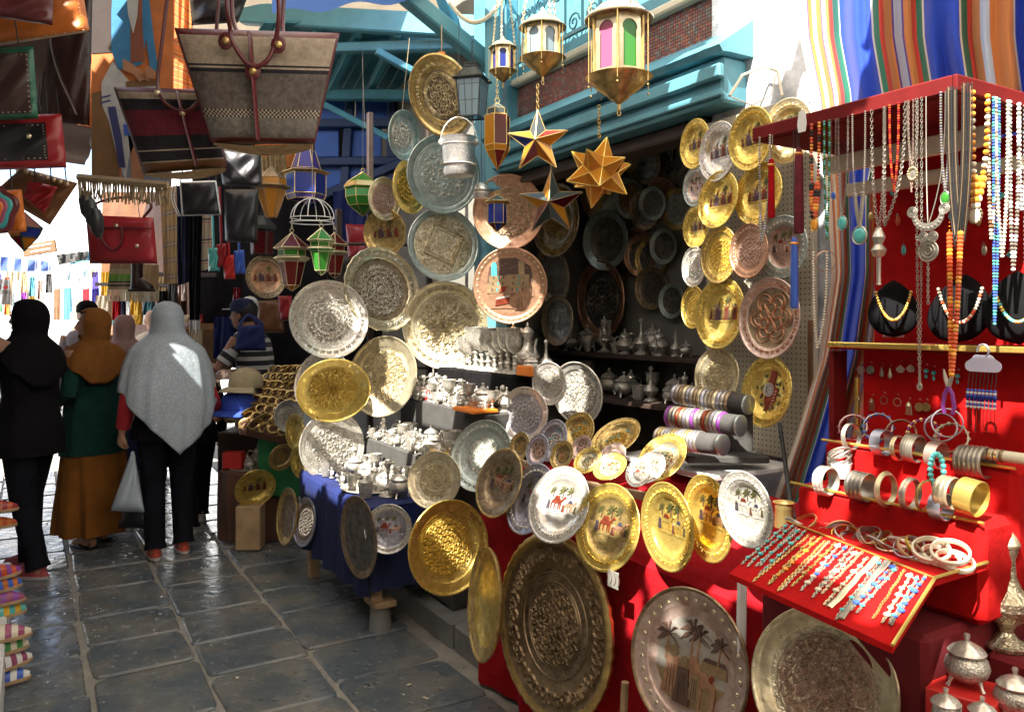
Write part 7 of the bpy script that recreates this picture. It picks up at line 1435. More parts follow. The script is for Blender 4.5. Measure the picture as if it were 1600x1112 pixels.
def strap(o, pts, r, mat, nm='strap', flat=.4):
    mb = MB(); mb.tube(pts, r, 8, 0, flat=flat); return mb.build(nm, mat, o, True)
def smooth(pts, n=5):
    pts = [Vector(p) for p in pts]; out = []
    for i in range(len(pts) - 1):
        p0, p1, p2, p3 = pts[max(i - 1, 0)], pts[i], pts[i + 1], pts[min(i + 2, len(pts) - 1)]
        for k in range(n): t = k / n; out.append(.5 * ((2 * p1) + (p2 - p0) * t + (2 * p0 - 5 * p1 + 4 * p2 - p3) * t * t + (3 * p1 - p0 - 3 * p2 + p3) * t ** 3))
    out.append(pts[-1]); return out
def stud(o, p, r=.012, mat='brass'): mb = MB(); mb.ell(p, (r, r * .7, r), 10, 6); return mb.build('rivet', mat, o, True)
# big grey wool basket bag
def gm(a, b): return 0 if b < .045 or b > .95 or a < .02 or a > .975 else (1 if b < .30 else (2 if b < .325 or .345 < b < .37 else (1 if b < .345 else (3 if b < .70 else ((2 if (int(a * 60) + int(b * 55)) % 2 else 1) if b < .76 else 4)))))
o, P = hbag('basket_bag', 'large grey and cream wool basket bag with maroon leather straps', ((272, 44), (531, 52), (492, 226), (330, 224)), 2.5, gm, ['lea_maroon', 'wool_cream', 'wool_black', 'wool_grey', 'wool_lightgrey'], .16, 2.55, nu=60, nv=56)
F_ = lambda a, b, k=.085: P(a, b) - (P(a, b) - Vector((0, 0, EYE))).normalized() * (k * (max(0, 1 - (2 * a - 1) ** 4)) ** .5 + .006)
strap(o, [F_(.455 + .0 * q, .02 + .95 * q / 10) for q in range(11)], .018, 'lea_maroon', 'centre_band', .25)
strap(o, smooth([W(352, -40, 2.4), W(356, 20, 2.4), F_(.34, .0, .09), F_(.34, .1, .09), F_(.40, .26, .095), F_(.47, .32, .1), F_(.56, .26, .095), F_(.61, .1, .09), W(436, 20, 2.42), W(432, -40, 2.42)], 6), .009, 'lea_maroon', 'handle', .8)
strap(o, smooth([W(362, -40, 2.66), W(364, 30, 2.66), P(.36, .02) + Vector((0, .07, 0))], 4), .009, 'lea_maroon', 'handle', .8); strap(o, smooth([W(446, -40, 2.68), W(442, 30, 2.66), P(.62, .02) + Vector((0, .07, 0))], 4), .009, 'lea_maroon', 'handle', .8)
for a, b in ((.30, .10), (.63, .12), (.455, .36)): stud(o, F_(a, b, .10))
for a, b in ((.30, .10), (.63, .12), (.455, .36)): mb = MB(); c = F_(a, b, .092); mb.ell(c, (.024, .006, .028), 10, 6); mb.build('leather_patch', 'lea_maroon', o, True)
mb = MB(); mb.grid(lambda a, b: P(.02 + .96 * a, 1.0) + Vector((0, (b - .5) * .15 * math.sin(PI * a) ** .4, -.004 - .018 * math.sin(PI * a))), 20, 6); mb.build('straw_base', 'straw', o, True)
# navy and red basket bag behind it
def nm_(a, b): return 0 if b < .05 or a < .02 or a > .98 else (1 if b < .14 else (2 if b < .26 else (3 if b < .56 else (2 if b < .66 else (1 if b < .675 else (2 if b < .74 else (1 if b < .755 else (2 if b < .87 else (1 if b < .882 else 4)))))))))
o, P = hbag('basket_bag', 'dark navy and maroon striped basket bag below the painted cloth', ((177, 136), (330, 140), (356, 262), (224, 272)), 2.68, nm_, ['lea_maroon', 'wool_cream', 'wool_black', 'wool_maroon', 'lea_brown'], .16, 2.64, nu=40, nv=60)
F_ = lambda a, b, k=.085: P(a, b) - (P(a, b) - Vector((0, 0, EYE))).normalized() * (k * (max(0, 1 - (2 * a - 1) ** 4)) ** .5 + .006)
strap(o, [F_(.64, .03 + .93 * q / 10) for q in range(11)], .014, 'lea_maroon', 'centre_band', .25)
strap(o, smooth([W(266, -40, 2.6), W(254, 60, 2.6), W(246, 125, 2.6), F_(.46, .06, .09), F_(.5, .2, .095), F_(.64, .28, .1), F_(.8, .2, .095), W(330, 120, 2.6), W(345, -40, 2.6)], 6), .007, 'lea_maroon', 'handle', .8)
for a, b in ((.43, .06), (.64, .30)): stud(o, F_(a, b, .10), .010, 'pale')
mb = MB(); mb.grid(lambda a, b: P(.02 + .96 * a, 1.0) + Vector((0, (b - .5) * .13 * math.sin(PI * a) ** .4, -.004 - .012 * math.sin(PI * a))), 20, 6); mb.build('straw_base', 'straw', o, True)
# simple leather bags: (name, label, corners, depth, mats fn)
one = lambda a, b: 0
def simple(label, cs, d, mat, thick=.1, trim=None, d2=None, straps=(), name='leather_bag', cat='bag', tm=.05, studs=(), smat=None, group=None):
    fn = (lambda a, b: 1 if (a < tm or a > 1 - tm or b < tm or b > 1 - tm) else 0) if trim else one
    o, P = hbag(name, label, cs, d, fn, [mat] + ([trim] if trim else []), thick, d2, cat=cat, group=group)
    if not straps and d < 6 and cs[0][1] < 340:
        for k in (0, 1): q = cs[k]; strap(o, [W(q[0] * .8 + cs[1 - k][0] * .2, q[1] + 3, d), W(q[0] * .6 + cs[1 - k][0] * .4, q[1] - 150, d)], .002, 'lea_black', 'cord', 1)
    for s_ in straps: strap(o, smooth([W(*q) for q in s_], 5), .008 * d / 2.6, smat or trim or mat)
    if trim and d < 4:
        mb = MB(); i_ = tm + .035
        for k in range(44):
            u = k / 44 * 4; q = u % 1; c = [(i_ + (1 - 2 * i_) * q, i_), (1 - i_, i_ + (1 - 2 * i_) * q), (1 - i_ - (1 - 2 * i_) * q, 1 - i_), (i_, 1 - i_ - (1 - 2 * i_) * q)][int(u)]; c2 = (c[0] + (.012 if int(u) % 2 == 0 else 0), c[1] + (.012 if int(u) % 2 else 0)); f = lambda a, b: P(a, b) - (P(a, b) - Vector((0, 0, EYE))).normalized() * (thick / 2 * (max(0, 1 - (2 * a - 1) ** 4)) ** .5 * (max(0, 1 - (2 * b - 1) ** 8)) ** .5 * (.72 + .28 * b) + .005); mb.tube([f(*c), f(*c2)], .0012, 4)
        mb.build('stitching', 'cream', o, True)['kind'] = 'stuff'
    for a, b, m_ in studs: p = P(a, b); stud(o, p - (p - Vector((0, 0, EYE))).normalized() * (thick * .52), .008, m_)
    return o, P
simple('dark maroon leather bag at the top left corner', ((-60, -60), (84, -30), (82, 40), (-60, 20)), 2.1, 'lea_maroon', .10)
simple('orange leather bag with pale piping at the top left', ((-40, -50), (128, -20), (140, 50), (-40, 78)), 2.25, 'lea_orange', .08, 'cream', tm=.02)
simple('dark leather bag with green piping on the left edge', ((-60, 78), (52, 72), (60, 186), (-60, 190)), 2.2, 'lea_dark', .07, 'lea_green', tm=.07)
simple('black and red leather pouch with press stud on the left', ((-60, 182), (96, 178), (104, 262), (-60, 268)), 2.3, 'lea_black', .08, 'lea_red', tm=.16, studs=((.66, .4, 'pale'),))
simple('tall dark leather bag hanging behind the orange bag', ((88, -60), (146, -60), (140, 196), (62, 190)), 2.6, 'lea_dark', .08, straps=(((90, -80, 2.6), (80, 70, 2.55), (120, 180, 2.55)),))
simple('brown studded leather pouffe bag hanging as a diamond', ((34, 262), (122, 286), (78, 352), (-10, 300)), 2.55, 'lea_brown', .09, studs=tuple((.12 * i, .08, 'pale') for i in range(1, 8)))
simple('red leather square sewn on the brown pouffe bag', ((44, 282), (90, 292), (70, 334), (36, 310)), 2.48, 'lea_red', .02)
# orange bag with a curled felt flower
o, P = simple('orange leather bag with a coloured felt flower on the left edge', ((-40, 300), (34, 296), (42, 362), (-40, 368)), 2.3, 'lea_orange', .06)
c0 = P(.58, .5) - Vector((0, .045, 0))
for k, (r_, m_) in enumerate(((.062, 'lea_maroon'), (.050, 'teal_paint'), (.040, 'g_pink'), (.030, 'lea_orange'), (.018, 'yellow'))): mb = MB(); mb.tube([c0 + Vector((r_ * (1 + .10 * math.sin(5 * q)) * math.cos(q), -.004 * k, r_ * (1 + .10 * math.sin(5 * q)) * math.sin(q))) for q in [2 * PI * i / 30 for i in range(30)]], .009, 7, closed=True); mb.build('felt_petals', m_, o, True)
# red handbag
o, P = simple('red leather handbag with looped handle hanging under the fringe', ((134, 336), (240, 340), (246, 412), (140, 412)), 4.7, 'lea_red', .12, straps=())
fv = lambda a, b, k=.07: P(a, b) - (P(a, b) - Vector((0, 0, EYE))).normalized() * k
strap(o, smooth([fv(.22, .18), fv(.22, .5), fv(.36, .72), fv(.5, .55), fv(.52, .22)], 6), .008, 'lea_maroon', 'handle', .8); strap(o, smooth([P(.2, .0), W(150, 318, 4.7), W(200, 308, 4.7), W(236, 320, 4.7), P(.85, .0)], 5), .010, 'lea_maroon', 'handle', .8)
mb = MB(); mb.bar(fv(.02, .24, .064), fv(.98, .24, .064), .012, .008); mb.build('zip', 'lea_maroon', o, True); stud(o, fv(.44, .2), .012, 'pale'); stud(o, fv(.72, .62), .012, 'pale')
# black square bag with white piping
o, P = simple('black square shoulder bag with white piping', ((280, 284), (338, 282), (346, 336), (284, 338)), 5.2, 'lea_black', .12, 'white', tm=.035)
for i in range(2): strap(o, smooth([W(277 - 5 * i, 285, 5.25), W(272 - 4 * i, 310, 5.25), W(282 - 3 * i, 338, 5.25)], 5), .006, 'white', 'piping')
strap(o, smooth([W(282, 284, 5.2), W(300, 200, 5.2), W(335, 200, 5.2), W(338, 282, 5.2)], 5), .008, 'lea_black')
for lb, cs, d, m_ in (('black leather bag beside the basket bag bottom', ((340, 232), (408, 236), (410, 292), (348, 290)), 4.4, 'lea_black'), ('dark blue glossy bag at the top behind the grey basket bag', ((292, -40), (400, -40), (372, 36), (300, 40)), 3.2, 'lea_black'), ('black satchel under the black leather bag', ((350, 296), (404, 296), (402, 380), (352, 378)), 5.0, 'lea_black'), ('dark brown bag between lanterns and small pouches', ((400, 470), (440, 468), (446, 520), (404, 520)), 7.2, 'lea_brown'), ('dark red leather bag behind the green lantern', ((540, 350), (598, 352), (600, 400), (544, 404)), 6.6, 'lea_red'), ('black suitcase shape in the shade behind the lantern trio', ((520, 395), (580, 395), (580, 445), (525, 445)), 6.8, 'lea_black'), ('maroon pouch in the shade left of the silver trays', ((434, 462), (456, 462), (460, 500), (436, 502)), 6.2, 'lea_red')):
    simple(lb, cs, d, m_, .14)
for lb, x, y, m_ in (('light blue small pouch in the row of four', 334, 388, 'turq_stone'), ('crimson small pouch behind the row of four', 346, 382, 'lea_red'), ('bright red small pouch lowest in the row of four', 358, 400, 'red_paint'), ('royal blue small pouch at the right of the row', 374, 392, 'blue_en')):
    simple(lb, ((x - 9, y), (x + 8, y - 2), (x + 10, y + 36), (x - 8, y + 36)), 5.6, m_, .06, straps=(((x, y, 5.6), (x - 3, y - 90, 5.6)),), name='small_pouch', group='small pouches in a row')
# painted cloth of a seated old man, with fringe
cl_ = thing('painted_cloth', 'hanging cloth painted with a seated figure in blue jacket', 'textile', W(205, 285, 3.0))
def pc(poly, mat, k, nm='painted_shape'):
    mb = MB(); d = 3.0 - .0022 * k; pts = [W(x, y, d) for x, y in poly]; n = len(pts); v = Vector((0, .0018, 0)); mb.add(pts + [p + v for p in pts], [tuple(range(n))[::-1], tuple(range(n, 2 * n))] + [(i, (i + 1) % n, n + (i + 1) % n, n + i) for i in range(n)]); return mb.build(nm, mat, cl_, True)
for nm, c in dict(pt_orange=(.62, .20, .06), pt_blue=(.05, .22, .42), pt_shirt=(.52, .54, .50), pt_vest=(.26, .09, .05), pt_white=(.55, .56, .54), pt_skin=(.45, .22, .12), pt_brown=(.22, .12, .05), pt_dark=(.05, .035, .03), pt_grey=(.24, .28, .36), pt_navy=(.06, .07, .20), pt_red=(.42, .05, .03), pt_yellow=(.65, .40, .05)).items(): pm(nm, c, .85, var=.15, vs=14, bump=.25, bs=150, dist=.002)
pc([(143, -60), (272, -60), (268, 292), (143, 274)], 'pt_orange', 0, 'ground_cloth')
pc([(143, -60), (176, -60), (174, 82), (143, 84)], 'pt_dark', 1); pc([(143, 146), (166, 140), (186, 262), (186, 280), (143, 274)], 'pt_brown', 1); pc([(190, 150), (266, 150), (266, 290), (190, 282)], 'pt_grey', 1)
pc([(176, 96), (204, 130), (244, 124), (244, 150), (222, 196), (200, 250), (196, 280), (186, 256), (170, 190), (160, 166), (158, 130)], 'pt_white', 2)
pc([(178, -60), (226, -60), (240, 60), (247, 108), (236, 116), (228, 60), (222, 100), (196, 110), (184, 108), (174, 80), (174, 20)], 'pt_blue', 3)
pc([(198, -10), (222, 0), (222, 40), (226, 96), (204, 98), (204, 40)], 'pt_vest', 4); pc([(196, -30), (218, -30), (214, 26), (208, 52), (200, 24)], 'pt_shirt', 5)
pc([(192, 92), (204, 98), (222, 112), (226, 124), (218, 128), (208, 116), (192, 110)], 'pt_skin', 6, 'hand'); pc([(232, 102), (243, 112), (240, 124), (230, 122), (226, 110)], 'pt_skin', 6, 'hand')
for i in range(4): x = 219 + 1.5 * i; pc([(x, 112 + 3 * i), (x + 9, 119 + 2 * i), (x + 9, 121 + 2 * i), (x, 115 + 3 * i)], 'pt_skin', 7, 'finger')
pc([(196, -60), (216, -60), (218, -16), (208, -8), (198, -18)], 'pt_skin', 6, 'face')
pc([(196, 128), (228, 122), (244, 124), (244, 134), (198, 136)], 'pt_brown', 3)
for i in range(3): pc([(168 + 4 * i, 168), (172 + 4 * i, 166), (182 + 4 * i, 214), (190 + 3 * i, 262), (186 + 3 * i, 262), (178 + 4 * i, 216)], 'pt_navy', 4)
for y in (152, 160): pc([(156, y), (172, y - 4), (173, y - 2), (157, y + 2)], 'pt_navy', 4)
pc([(198, 190), (214, 206), (226, 286), (206, 284), (204, 250)], 'pt_skin', 2); pc([(192, 194), (204, 196), (206, 212), (194, 212)], 'blue_en', 3)
mb = MB(); rnd2 = random.Random(5); frb = []
for i in range(70):
    x = 122 + 2.07 * i; y0 = 277 + .16 * (x - 122) * .55; L_ = rnd2.uniform(26, 36); frb.append((x, y0)); mb.tube([W(x, y0, 3.0), W(x + rnd2.uniform(-2, 2), y0 + L_ * .5, 3.0 + rnd2.uniform(-.02, .02)), W(x + rnd2.uniform(-3, 3), y0 + L_, 3.0)], .003, 4, rnd2.choice((0, 0, 0, 0, 1)))
mb.build('fringe', ['rope', 'cream'], cl_, True)['kind'] = 'stuff'; mb = MB(); mb.tube([W(x, y, 2.99) for x, y in frb[::4]], .014, 7); mb.build('braid_edge', 'rope', cl_, True)
# orange striped cloth, plaid and plain scarves
stripes('orange_stripe', [(0, (.70, .20, .04)), (.35, (.30, .08, .03)), (.42, (.75, .42, .08)), (.50, (.62, .14, .03)), (.72, (.10, .05, .04)), (.78, (.70, .40, .10)), (.85, (.66, .18, .04))], axis='V', rep=9.0, trans=.3)
stripes('tan_plaid', [(0, (.52, .34, .16)), (.40, (.30, .26, .24)), (.46, (.52, .34, .16)), (.58, (.62, .55, .45)), (.62, (.20, .18, .22)), (.68, (.52, .34, .16))], axis='V', rep=6.0); stripes('green_rug', [(0, (.35, .22, .12)), (.2, (.45, .35, .22)), (.4, (.16, .34, .05)), (.68, (.05, .04, .03)), (.74, (.45, .36, .24)), (.8, (.05, .04, .03)), (.88, (.40, .32, .20))], axis='V')
stripes('blue_awning', [(0, (.07, .12, .36)), (.55, (.72, .74, .80)), (.64, (.10, .16, .42)), (.70, (.72, .74, .80))], axis='U', rep=5.0, trans=.25); stripes('beige_check', [(0, (.58, .46, .32)), (.5, (.10, .08, .08)), (.58, (.60, .50, .36)), (.66, (.50, .10, .08)), (.7, (.58, .46, .32))], axis='V', rep=3.0)
def sheet(name, label, cs, d, mat, d2=None, wav=.02, nw=9, cat='textile', fr=False, group=None, nu=30, nv=14):
    tl, tr, br_, bl_ = cs; d2 = d2 or d; mb = MB()
    def fn(a, b):
        x = (tl[0] * (1 - a) + tr[0] * a) * (1 - b) + (bl_[0] * (1 - a) + br_[0] * a) * b; y = (tl[1] * (1 - a) + tr[1] * a) * (1 - b) + (bl_[1] * (1 - a) + br_[1] * a) * b; return W(x, y, d + (d2 - d) * a + wav * math.sin(a * nw) * (.3 + .7 * b) + wav * .4 * math.sin(a * nw * 2.7 + b * 4))
    mb.grid(fn, nu, nv); o = tag(mb.build(name, mat), label, cat, group)
    if fr:
        mf = MB()
        for i in range(34): p = Vector(fn(i / 33, 1)); mf.tube([p, p + Vector((rnd.uniform(-.01, .01), 0, -.06 * d / 4))], .004, 4)
        mf.build('fringe', 'cream', o, True)['kind'] = 'stuff'
    return o
sheet('striped_textile', 'orange textile with diagonal stripes behind the painted cloth', ((262, -40), (300, -10), (304, 160), (262, 150)), 3.7, 'orange_stripe'); sheet('striped_textile', 'orange striped textile glimpsed between dark bags on the left', ((100, 90), (145, 100), (145, 200), (100, 190)), 3.4, 'orange_stripe')
sheet('plaid_scarf', 'tan and lilac plaid scarf hanging right of the red handbag', ((250, 296), (276, 290), (277, 442), (256, 444)), 6.4, 'tan_plaid', wav=.03); sheet('navy_scarf', 'navy scarf hanging beside the plaid scarf', ((274, 290), (296, 290), (298, 440), (278, 446)), 6.6, 'navy_cloth', wav=.04); sheet('black_scarf', 'long black scarf hanging right of the navy scarf', ((292, 290), (318, 290), (312, 500), (296, 500)), 6.5, 'black_cloth', wav=.05)
sheet('green_rug', 'rug with green band and fringe below the red handbag', ((172, 412), (216, 412), (218, 452), (168, 452)), 7.2, 'green_rug', wav=.02, fr=True); sheet('tan_rug', 'tan plaid rug with fringe behind the dark boot', ((205, 412), (248, 414), (248, 452), (210, 454)), 7.0, 'tan_plaid', wav=.02, fr=True); sheet('check_scarf', 'beige checked scarf behind the small pouches', ((300, 325), (332, 325), (330, 420), (304, 425)), 6.7, 'beige_check', wav=.03)
sheet('brown_backcloth', 'brown cloth backing the textile stall behind the women', ((160, 300), (345, 300), (345, 520), (156, 520)), 10.5, 'lea_brown', d2=9.0, wav=.06)
for i in range(9): sheet('hanging_textile', '%s textile in the row above the women, %s from the left' % (('ochre', 'rust', 'cream', 'navy', 'green', 'maroon', 'tan', 'grey', 'pink')[i], ORD[i]), ((158 + 15 * i, 425 + 4 * (i % 3)), (171 + 15 * i, 425 + 4 * (i % 3)), (171 + 15 * i, 470), (158 + 15 * i, 470)), 9.3 - .1 * i, ('yellow', 'lea_orange', 'cream', 'navy_cloth', 'green_cloth', 'lea_maroon', 'straw', 'grey_felt', 'hij_p')[i] if i < 8 else 'rosy', wav=.03, nw=7, nu=10, nv=6, group='row of small textiles')
sheet('straw_curtain', 'pale straw fringe curtain behind the brown lantern', ((405, 246), (446, 240), (450, 300), (408, 300)), 7.0, 'straw', wav=.05, nw=40); sheet('patterned_cloth', 'bright patchwork cloth glimpsed under the grey basket bag', ((398, 226), (490, 222), (488, 262), (400, 262)), 7.6, 'orange_stripe', wav=.02)
sheet('shade_backdrop', 'black sheet standing in for the deep shade behind the lanterns', ((300, 180), (660, 210), (660, 640), (300, 560)), 8.2, 'black_cloth', d2=7.6, wav=.05); sheet('blue_drape', 'deep blue drape hanging behind the wire dome', ((520, 300), (600, 290), (596, 380), (522, 380)), 7.2, 'blue_cloth', wav=.05)  # black sheet set where the stall behind is only in deep shade
sheet('striped_awning', 'blue and white striped awning edge far left', ((-20, 398), (86, 410), (84, 424), (-20, 424)), 12.0, 'blue_awning', wav=.05, cat='awning'); sheet('yellow_curtain', 'pale yellow curtain in the far left stall', ((10, 420), (44, 420), (46, 478), (14, 478)), 13.0, 'cream', wav=.1)
bo = thing('boot', 'dark tall leather boot hanging among the rugs', 'boot', W(218, 455, 6.6)); mb = MB(); c = W(214, 452, 6.6)
mb.loft([(c.x, c.y, c.z + z, rx, .045) for z, rx in ((.03, .05), (.08, .045), (.16, .042), (.23, .05))], 14); mb.loft([(c.x + .04, c.y, c.z + .0, .10, .04), (c.x + .04, c.y, c.z + .03, .095, .04), (c.x + .02, c.y, c.z + .07, .06, .038), (c.x, c.y, c.z + .1, .04, .035)], 14); mb.build('shaft', 'lea_dark', bo, True); mb = MB(); mb.bbox((c.x + .04, c.y, c.z - .01), (.2, .075, .016), .004); mb.build('sole', 'black', bo, True)
sl_ = thing('hanging_slippers', 'black slippers hanging left of the red handbag', 'slippers', W(145, 330, 3.6))
for i in range(3): mb = MB(); a = W(133 + 8 * i, 292 + 14 * i, 3.6); mb.loft([(a.x, a.y, a.z - .02 + .0 * i, .018, .03), (a.x + .004, a.y, a.z - .06, .03, .035), (a.x + .01, a.y, a.z - .12, .026, .03), (a.x + .016, a.y, a.z - .15, .008, .012)], 12); mb.build('slipper', 'lea_black', sl_, True)
# ------------------------------------------------------------------ people
pm('hij_white', (0.60, 0.69, 0.75), 0.7, var=0.10, vs=8, bump=0.5, bs=9, trans=.38, dist=.004)
_t = MATS['hij_white'].node_tree; _b = _t.nodes['Principled BSDF']; _tc = _n(_t, 'ShaderNodeTexCoord'); _mp = _n(_t, 'ShaderNodeMapping'); _mp.inputs['Scale'].default_value = (2.2, 1.3, 1); _t.links.new(_tc.outputs['UV'], _mp.inputs[0]); _v = _n(_t, 'ShaderNodeTexVoronoi', i_Scale=34.0, i_Randomness=1.0, voronoi_dimensions='2D'); _t.links.new(_mp.outputs[0], _v.inputs['Vector'])
_r = _n(_t, 'ShaderNodeMapRange'); _r.inputs[1].default_value = .18; _r.inputs[2].default_value = .24; _r.inputs[3].default_value = 1; _r.inputs[4].default_value = 0; _t.links.new(_v.outputs['Distance'], _r.inputs[0]); _b.inputs['Specular IOR Level'].default_value = .6
_r2 = _n(_t, 'ShaderNodeMapRange'); _r2.inputs[3].default_value = .7; _r2.inputs[4].default_value = .15; _t.links.new(_r.outputs[0], _r2.inputs[0]); _t.links.new(_r2.outputs[0], _b.inputs['Roughness'])
_mx = _n(_t, 'ShaderNodeMix', data_type='RGBA'); _l = _b.inputs['Base Color'].links[0].from_socket; _t.links.new(_l, _mx.inputs[6]); _mx.inputs[7].default_value = (1, 1, 1, 1); _t.links.new(_r.outputs[0], _mx.inputs[0]); _t.links.new(_mx.outputs[2], _b.inputs['Base Color'])
pm('hij_mustard', (0.25, 0.095, 0.02), 0.9, spec=.2, var=0.2, vs=6, bump=0.9, bs=8, dist=.03); pm('hij_pink', (0.40, 0.24, 0.22), 0.85, var=0.12, vs=6, bump=0.4, bs=50, dist=.004); pm('skirt_mustard', (0.24, 0.09, 0.015), 0.9, spec=.2, var=0.2, vs=4, bump=0.8, bs=6, dist=.03)
pm('cardigan', (0.010, 0.045, 0.036), 0.95, spec=.15, var=0.25, vs=8, bump=0.8, bs=8, dist=.03); pm('grey_top', (0.30, 0.26, 0.28), 0.85, var=0.1, bump=0.3, bs=60); pm('red_sleeve', (0.45, 0.02, 0.03), 0.8, var=0.15, bump=0.3, bs=80); pm('trousers', (0.008, 0.008, 0.012), 0.9, spec=.15, var=0.3, vs=5, bump=0.9, bs=9, dist=.03); pm('shoe_red', (0.45, 0.07, 0.04), 0.55, var=0.2); pm('shoe_pink', (0.42, 0.08, 0.09), 0.7, var=0.2); pm('hair', (0.012, 0.008, 0.007), 0.5, var=0.3, bump=.5, bs=90); pm('rubber', (.55, .5, .48), .6, var=.15)
stripes('stripe_shirt', [(0, (.012, .012, .02)), (.55, (.55, .55, .55))], axis='V', rep=9.0)
def hand(mb, w_, d, n, curl=.6, sc_=1.0):
    d = Vector(d).normalized(); n = Vector(n); n = (n - d * n.dot(d)).normalized(); s = d.cross(n)
    M = Matrix((s, d, n)).transposed().to_4x4(); M.translation = w_
    mb.loft([(0, 0, 0, .026 * sc_, .017 * sc_), (0, 0, .03 * sc_, .036 * sc_, .016 * sc_), (0, 0, .075 * sc_, .040 * sc_, .014 * sc_), (0, 0, .09 * sc_, .034 * sc_, .010 * sc_)], 12, 0, M @ Matrix.Rotation(R(-90), 4, 'X'))
    for i, (x, L) in enumerate(((-.030, .058), (-.011, .070), (.010, .074), (.030, .066))):
        p = Vector((x * sc_, .082 * sc_, 0)); pts = [p]; a = .15
        for k in range(3): a += curl * .75; L1 = L * sc_ * (.45, .32, .23)[k]; p = p + Vector((0, math.cos(a) * L1, math.sin(a) * L1)); pts.append(p)
        mb.tube([M @ q for q in pts], [.0095 * sc_, .009 * sc_, .0085 * sc_, .006 * sc_], 7)
    pts = [Vector((.026, .02, .004)), Vector((.05, .045, .012)), Vector((.056, .072, .024)), Vector((.048, .09, .034))]; mb.tube([M @ (q * sc_) for q in pts], [.014 * sc_, .011 * sc_, .010 * sc_, .007 * sc_], 7)
def person(label, px, py, H, yaw, feet=((-.09, .0), (.09, .0)), elb=None, hnd=None, top='black_cloth', sleeve=None, top_z=.80, bottom='trousers', bmat='trousers', hij=None, hair=True, head=0.0, shoe='shoe_red', skin='skin', flare=1.0, d=None, lean=(0, 0), hd=((0, .2, -1), (0, 0, -1)), curl=.5, fold=.055, face=True, open_toe=False, scar=None, loose=1.0, sleeve_l=1.0):
    gp = WG(px, py) if d is None else Vector((d * (px - CX) / F, d, 0)); gp.z = .014
    k = H / 1.68; o = thing('person', label, 'person', gp, (0, 0, yaw), k); lx, ly = lean
    elb = elb or ((-.24, -.02, 1.10), (.24, -.02, 1.10)); hnd = hnd or ((-.25, .08, .86), (.25, .08, .86))
    def ln(z): f = max(0, (z - .9)) / .8; return (lx * f * f, ly * f * f)
    b = MB(); r_ = lambda z, rx, ry: (ln(z)[0], ln(z)[1] - .005, z, rx, ry)
    b.loft([r_(.80, .12, .09), r_(.88, .165, .115), r_(.98, .155, .11), r_(1.08, .125, .095), r_(1.22, .15, .105), r_(1.34, .165, .105), r_(1.40, .15, .085), r_(1.44, .07, .06), r_(1.48, .05, .052), r_(1.54, .048, .052)], 20)
    hx, hy = ln(1.58); Mh = Matrix.Translation((hx, hy + .015, 1.575)) @ Matrix.Rotation(head, 4, 'Z')
    b.loft([(0, .03, -.115, .025, .03), (0, .025, -.10, .042, .055), (0, .012, -.06, .060, .082), (0, 0, 0, .073, .094), (0, -.01, .05, .074, .094), (0, -.015, .085, .058, .074), (0, -.015, .105, .025, .035)], 18, 0, Mh)
    b.tube([(0, .086, .025), (0, .104, -.012), (0, .112, -.026), (0, .090, -.036)], [.008, .011, .014, .008], 7, 0, True, Mh); b.ell((0, .088, -.062), (.024, .012, .009), 8, 6, 0, Mh)
    for sx in (-1, 1): b.ell((sx * .074, -.005, -.01), (.010, .020, .030), 8, 6, 0, Mh); b.ell((sx * .03, .082, .014), (.016, .008, .007), 8, 6, 0, Mh)
    for i, sx in enumerate((-1, 1)):
        fx, fy = feet[i]; hipp = Vector((sx * .09, 0, .86)); an = Vector((fx, fy - .02, .085)); kn = hipp.lerp(an, .52) + Vector((0, .035, 0)); b.tube([hipp, hipp.lerp(kn, .5), kn, kn.lerp(an, .35), an, an - Vector((0, 0, .03))], [.09, .078, .056, .055, .038, .036], 12)
        b.loft([(fx, fy - .06, .055, .034, .03), (fx, fy - .03, .05, .036, .04)], 10); b.tube([(fx, fy - .07, .04), (fx, fy, .045), (fx, fy + .08, .032), (fx, fy + .14, .022)], [.034, .038, .036, .022], 10)
        sh = Vector((sx * .165 + ln(1.38)[0], ln(1.38)[1], 1.385)); e = Vector(elb[i]); h = Vector(hnd[i]); b.tube([sh, sh.lerp(e, .5), e, e.lerp(h, .4), h], [.052, .044, .038, .036, .024], 12); hand(b, h, (hd[0] if i == 0 else hd[1]) if isinstance(hd[0], tuple) and isinstance(hd[0][0], (int, float)) and len(hd) == 2 and False else (h - e), (-sx, .3, 0), curl)
    bo_ = b.build('body', skin, o); md = bo_.modifiers.new('remesh', 'REMESH'); md.mode = 'VOXEL'; md.voxel_size = .0085; md.use_smooth_shade = True; ms = bo_.modifiers.new('smooth', 'SMOOTH'); ms.iterations = 3; ms.factor = .5
    if face:
        mb = MB()
        for sx in (-1, 1): mb.ell((sx * .03, .089, .016), (.010, .004, .005), 8, 6, 0, Mh); mb.tube([(sx * .014, .092, .034), (sx * .03, .090, .040), (sx * .046, .080, .034)], .003, 5, 0, True, Mh)
        mb.build('eyes_and_brows', 'hair', o); mb = MB(); mb.ell((0, .096, -.062), (.02, .006, .005), 8, 5, 0, Mh); mb.build('lips', 'lea_red', o)
    # top
    t = MB(); sz = [(z, rx * loose, ry * loose) for z, rx, ry in ((1.455, .075, .07), (1.42, .15, .10), (1.36, .185, .12), (1.25, .175, .128), (1.10, .152, .122), (.98, .175, .14), (.88, .205, .16), (.75, .215, .17), (.60, .225, .18), (.45, .235, .19))]; sz = [q for q in sz if q[0] > top_z + .02] ; q = sz[-1]; sz.append((top_z, q[1] * 1.02, q[2] * 1.02))
    t.loft([(ln(z)[0], ln(z)[1], z, rx, ry, fold * (.2 if z > 1.3 else .6)) for z, rx, ry in sz[::-1]], 40, caps=False, nf=7)
    to = t.build('top', top, o)
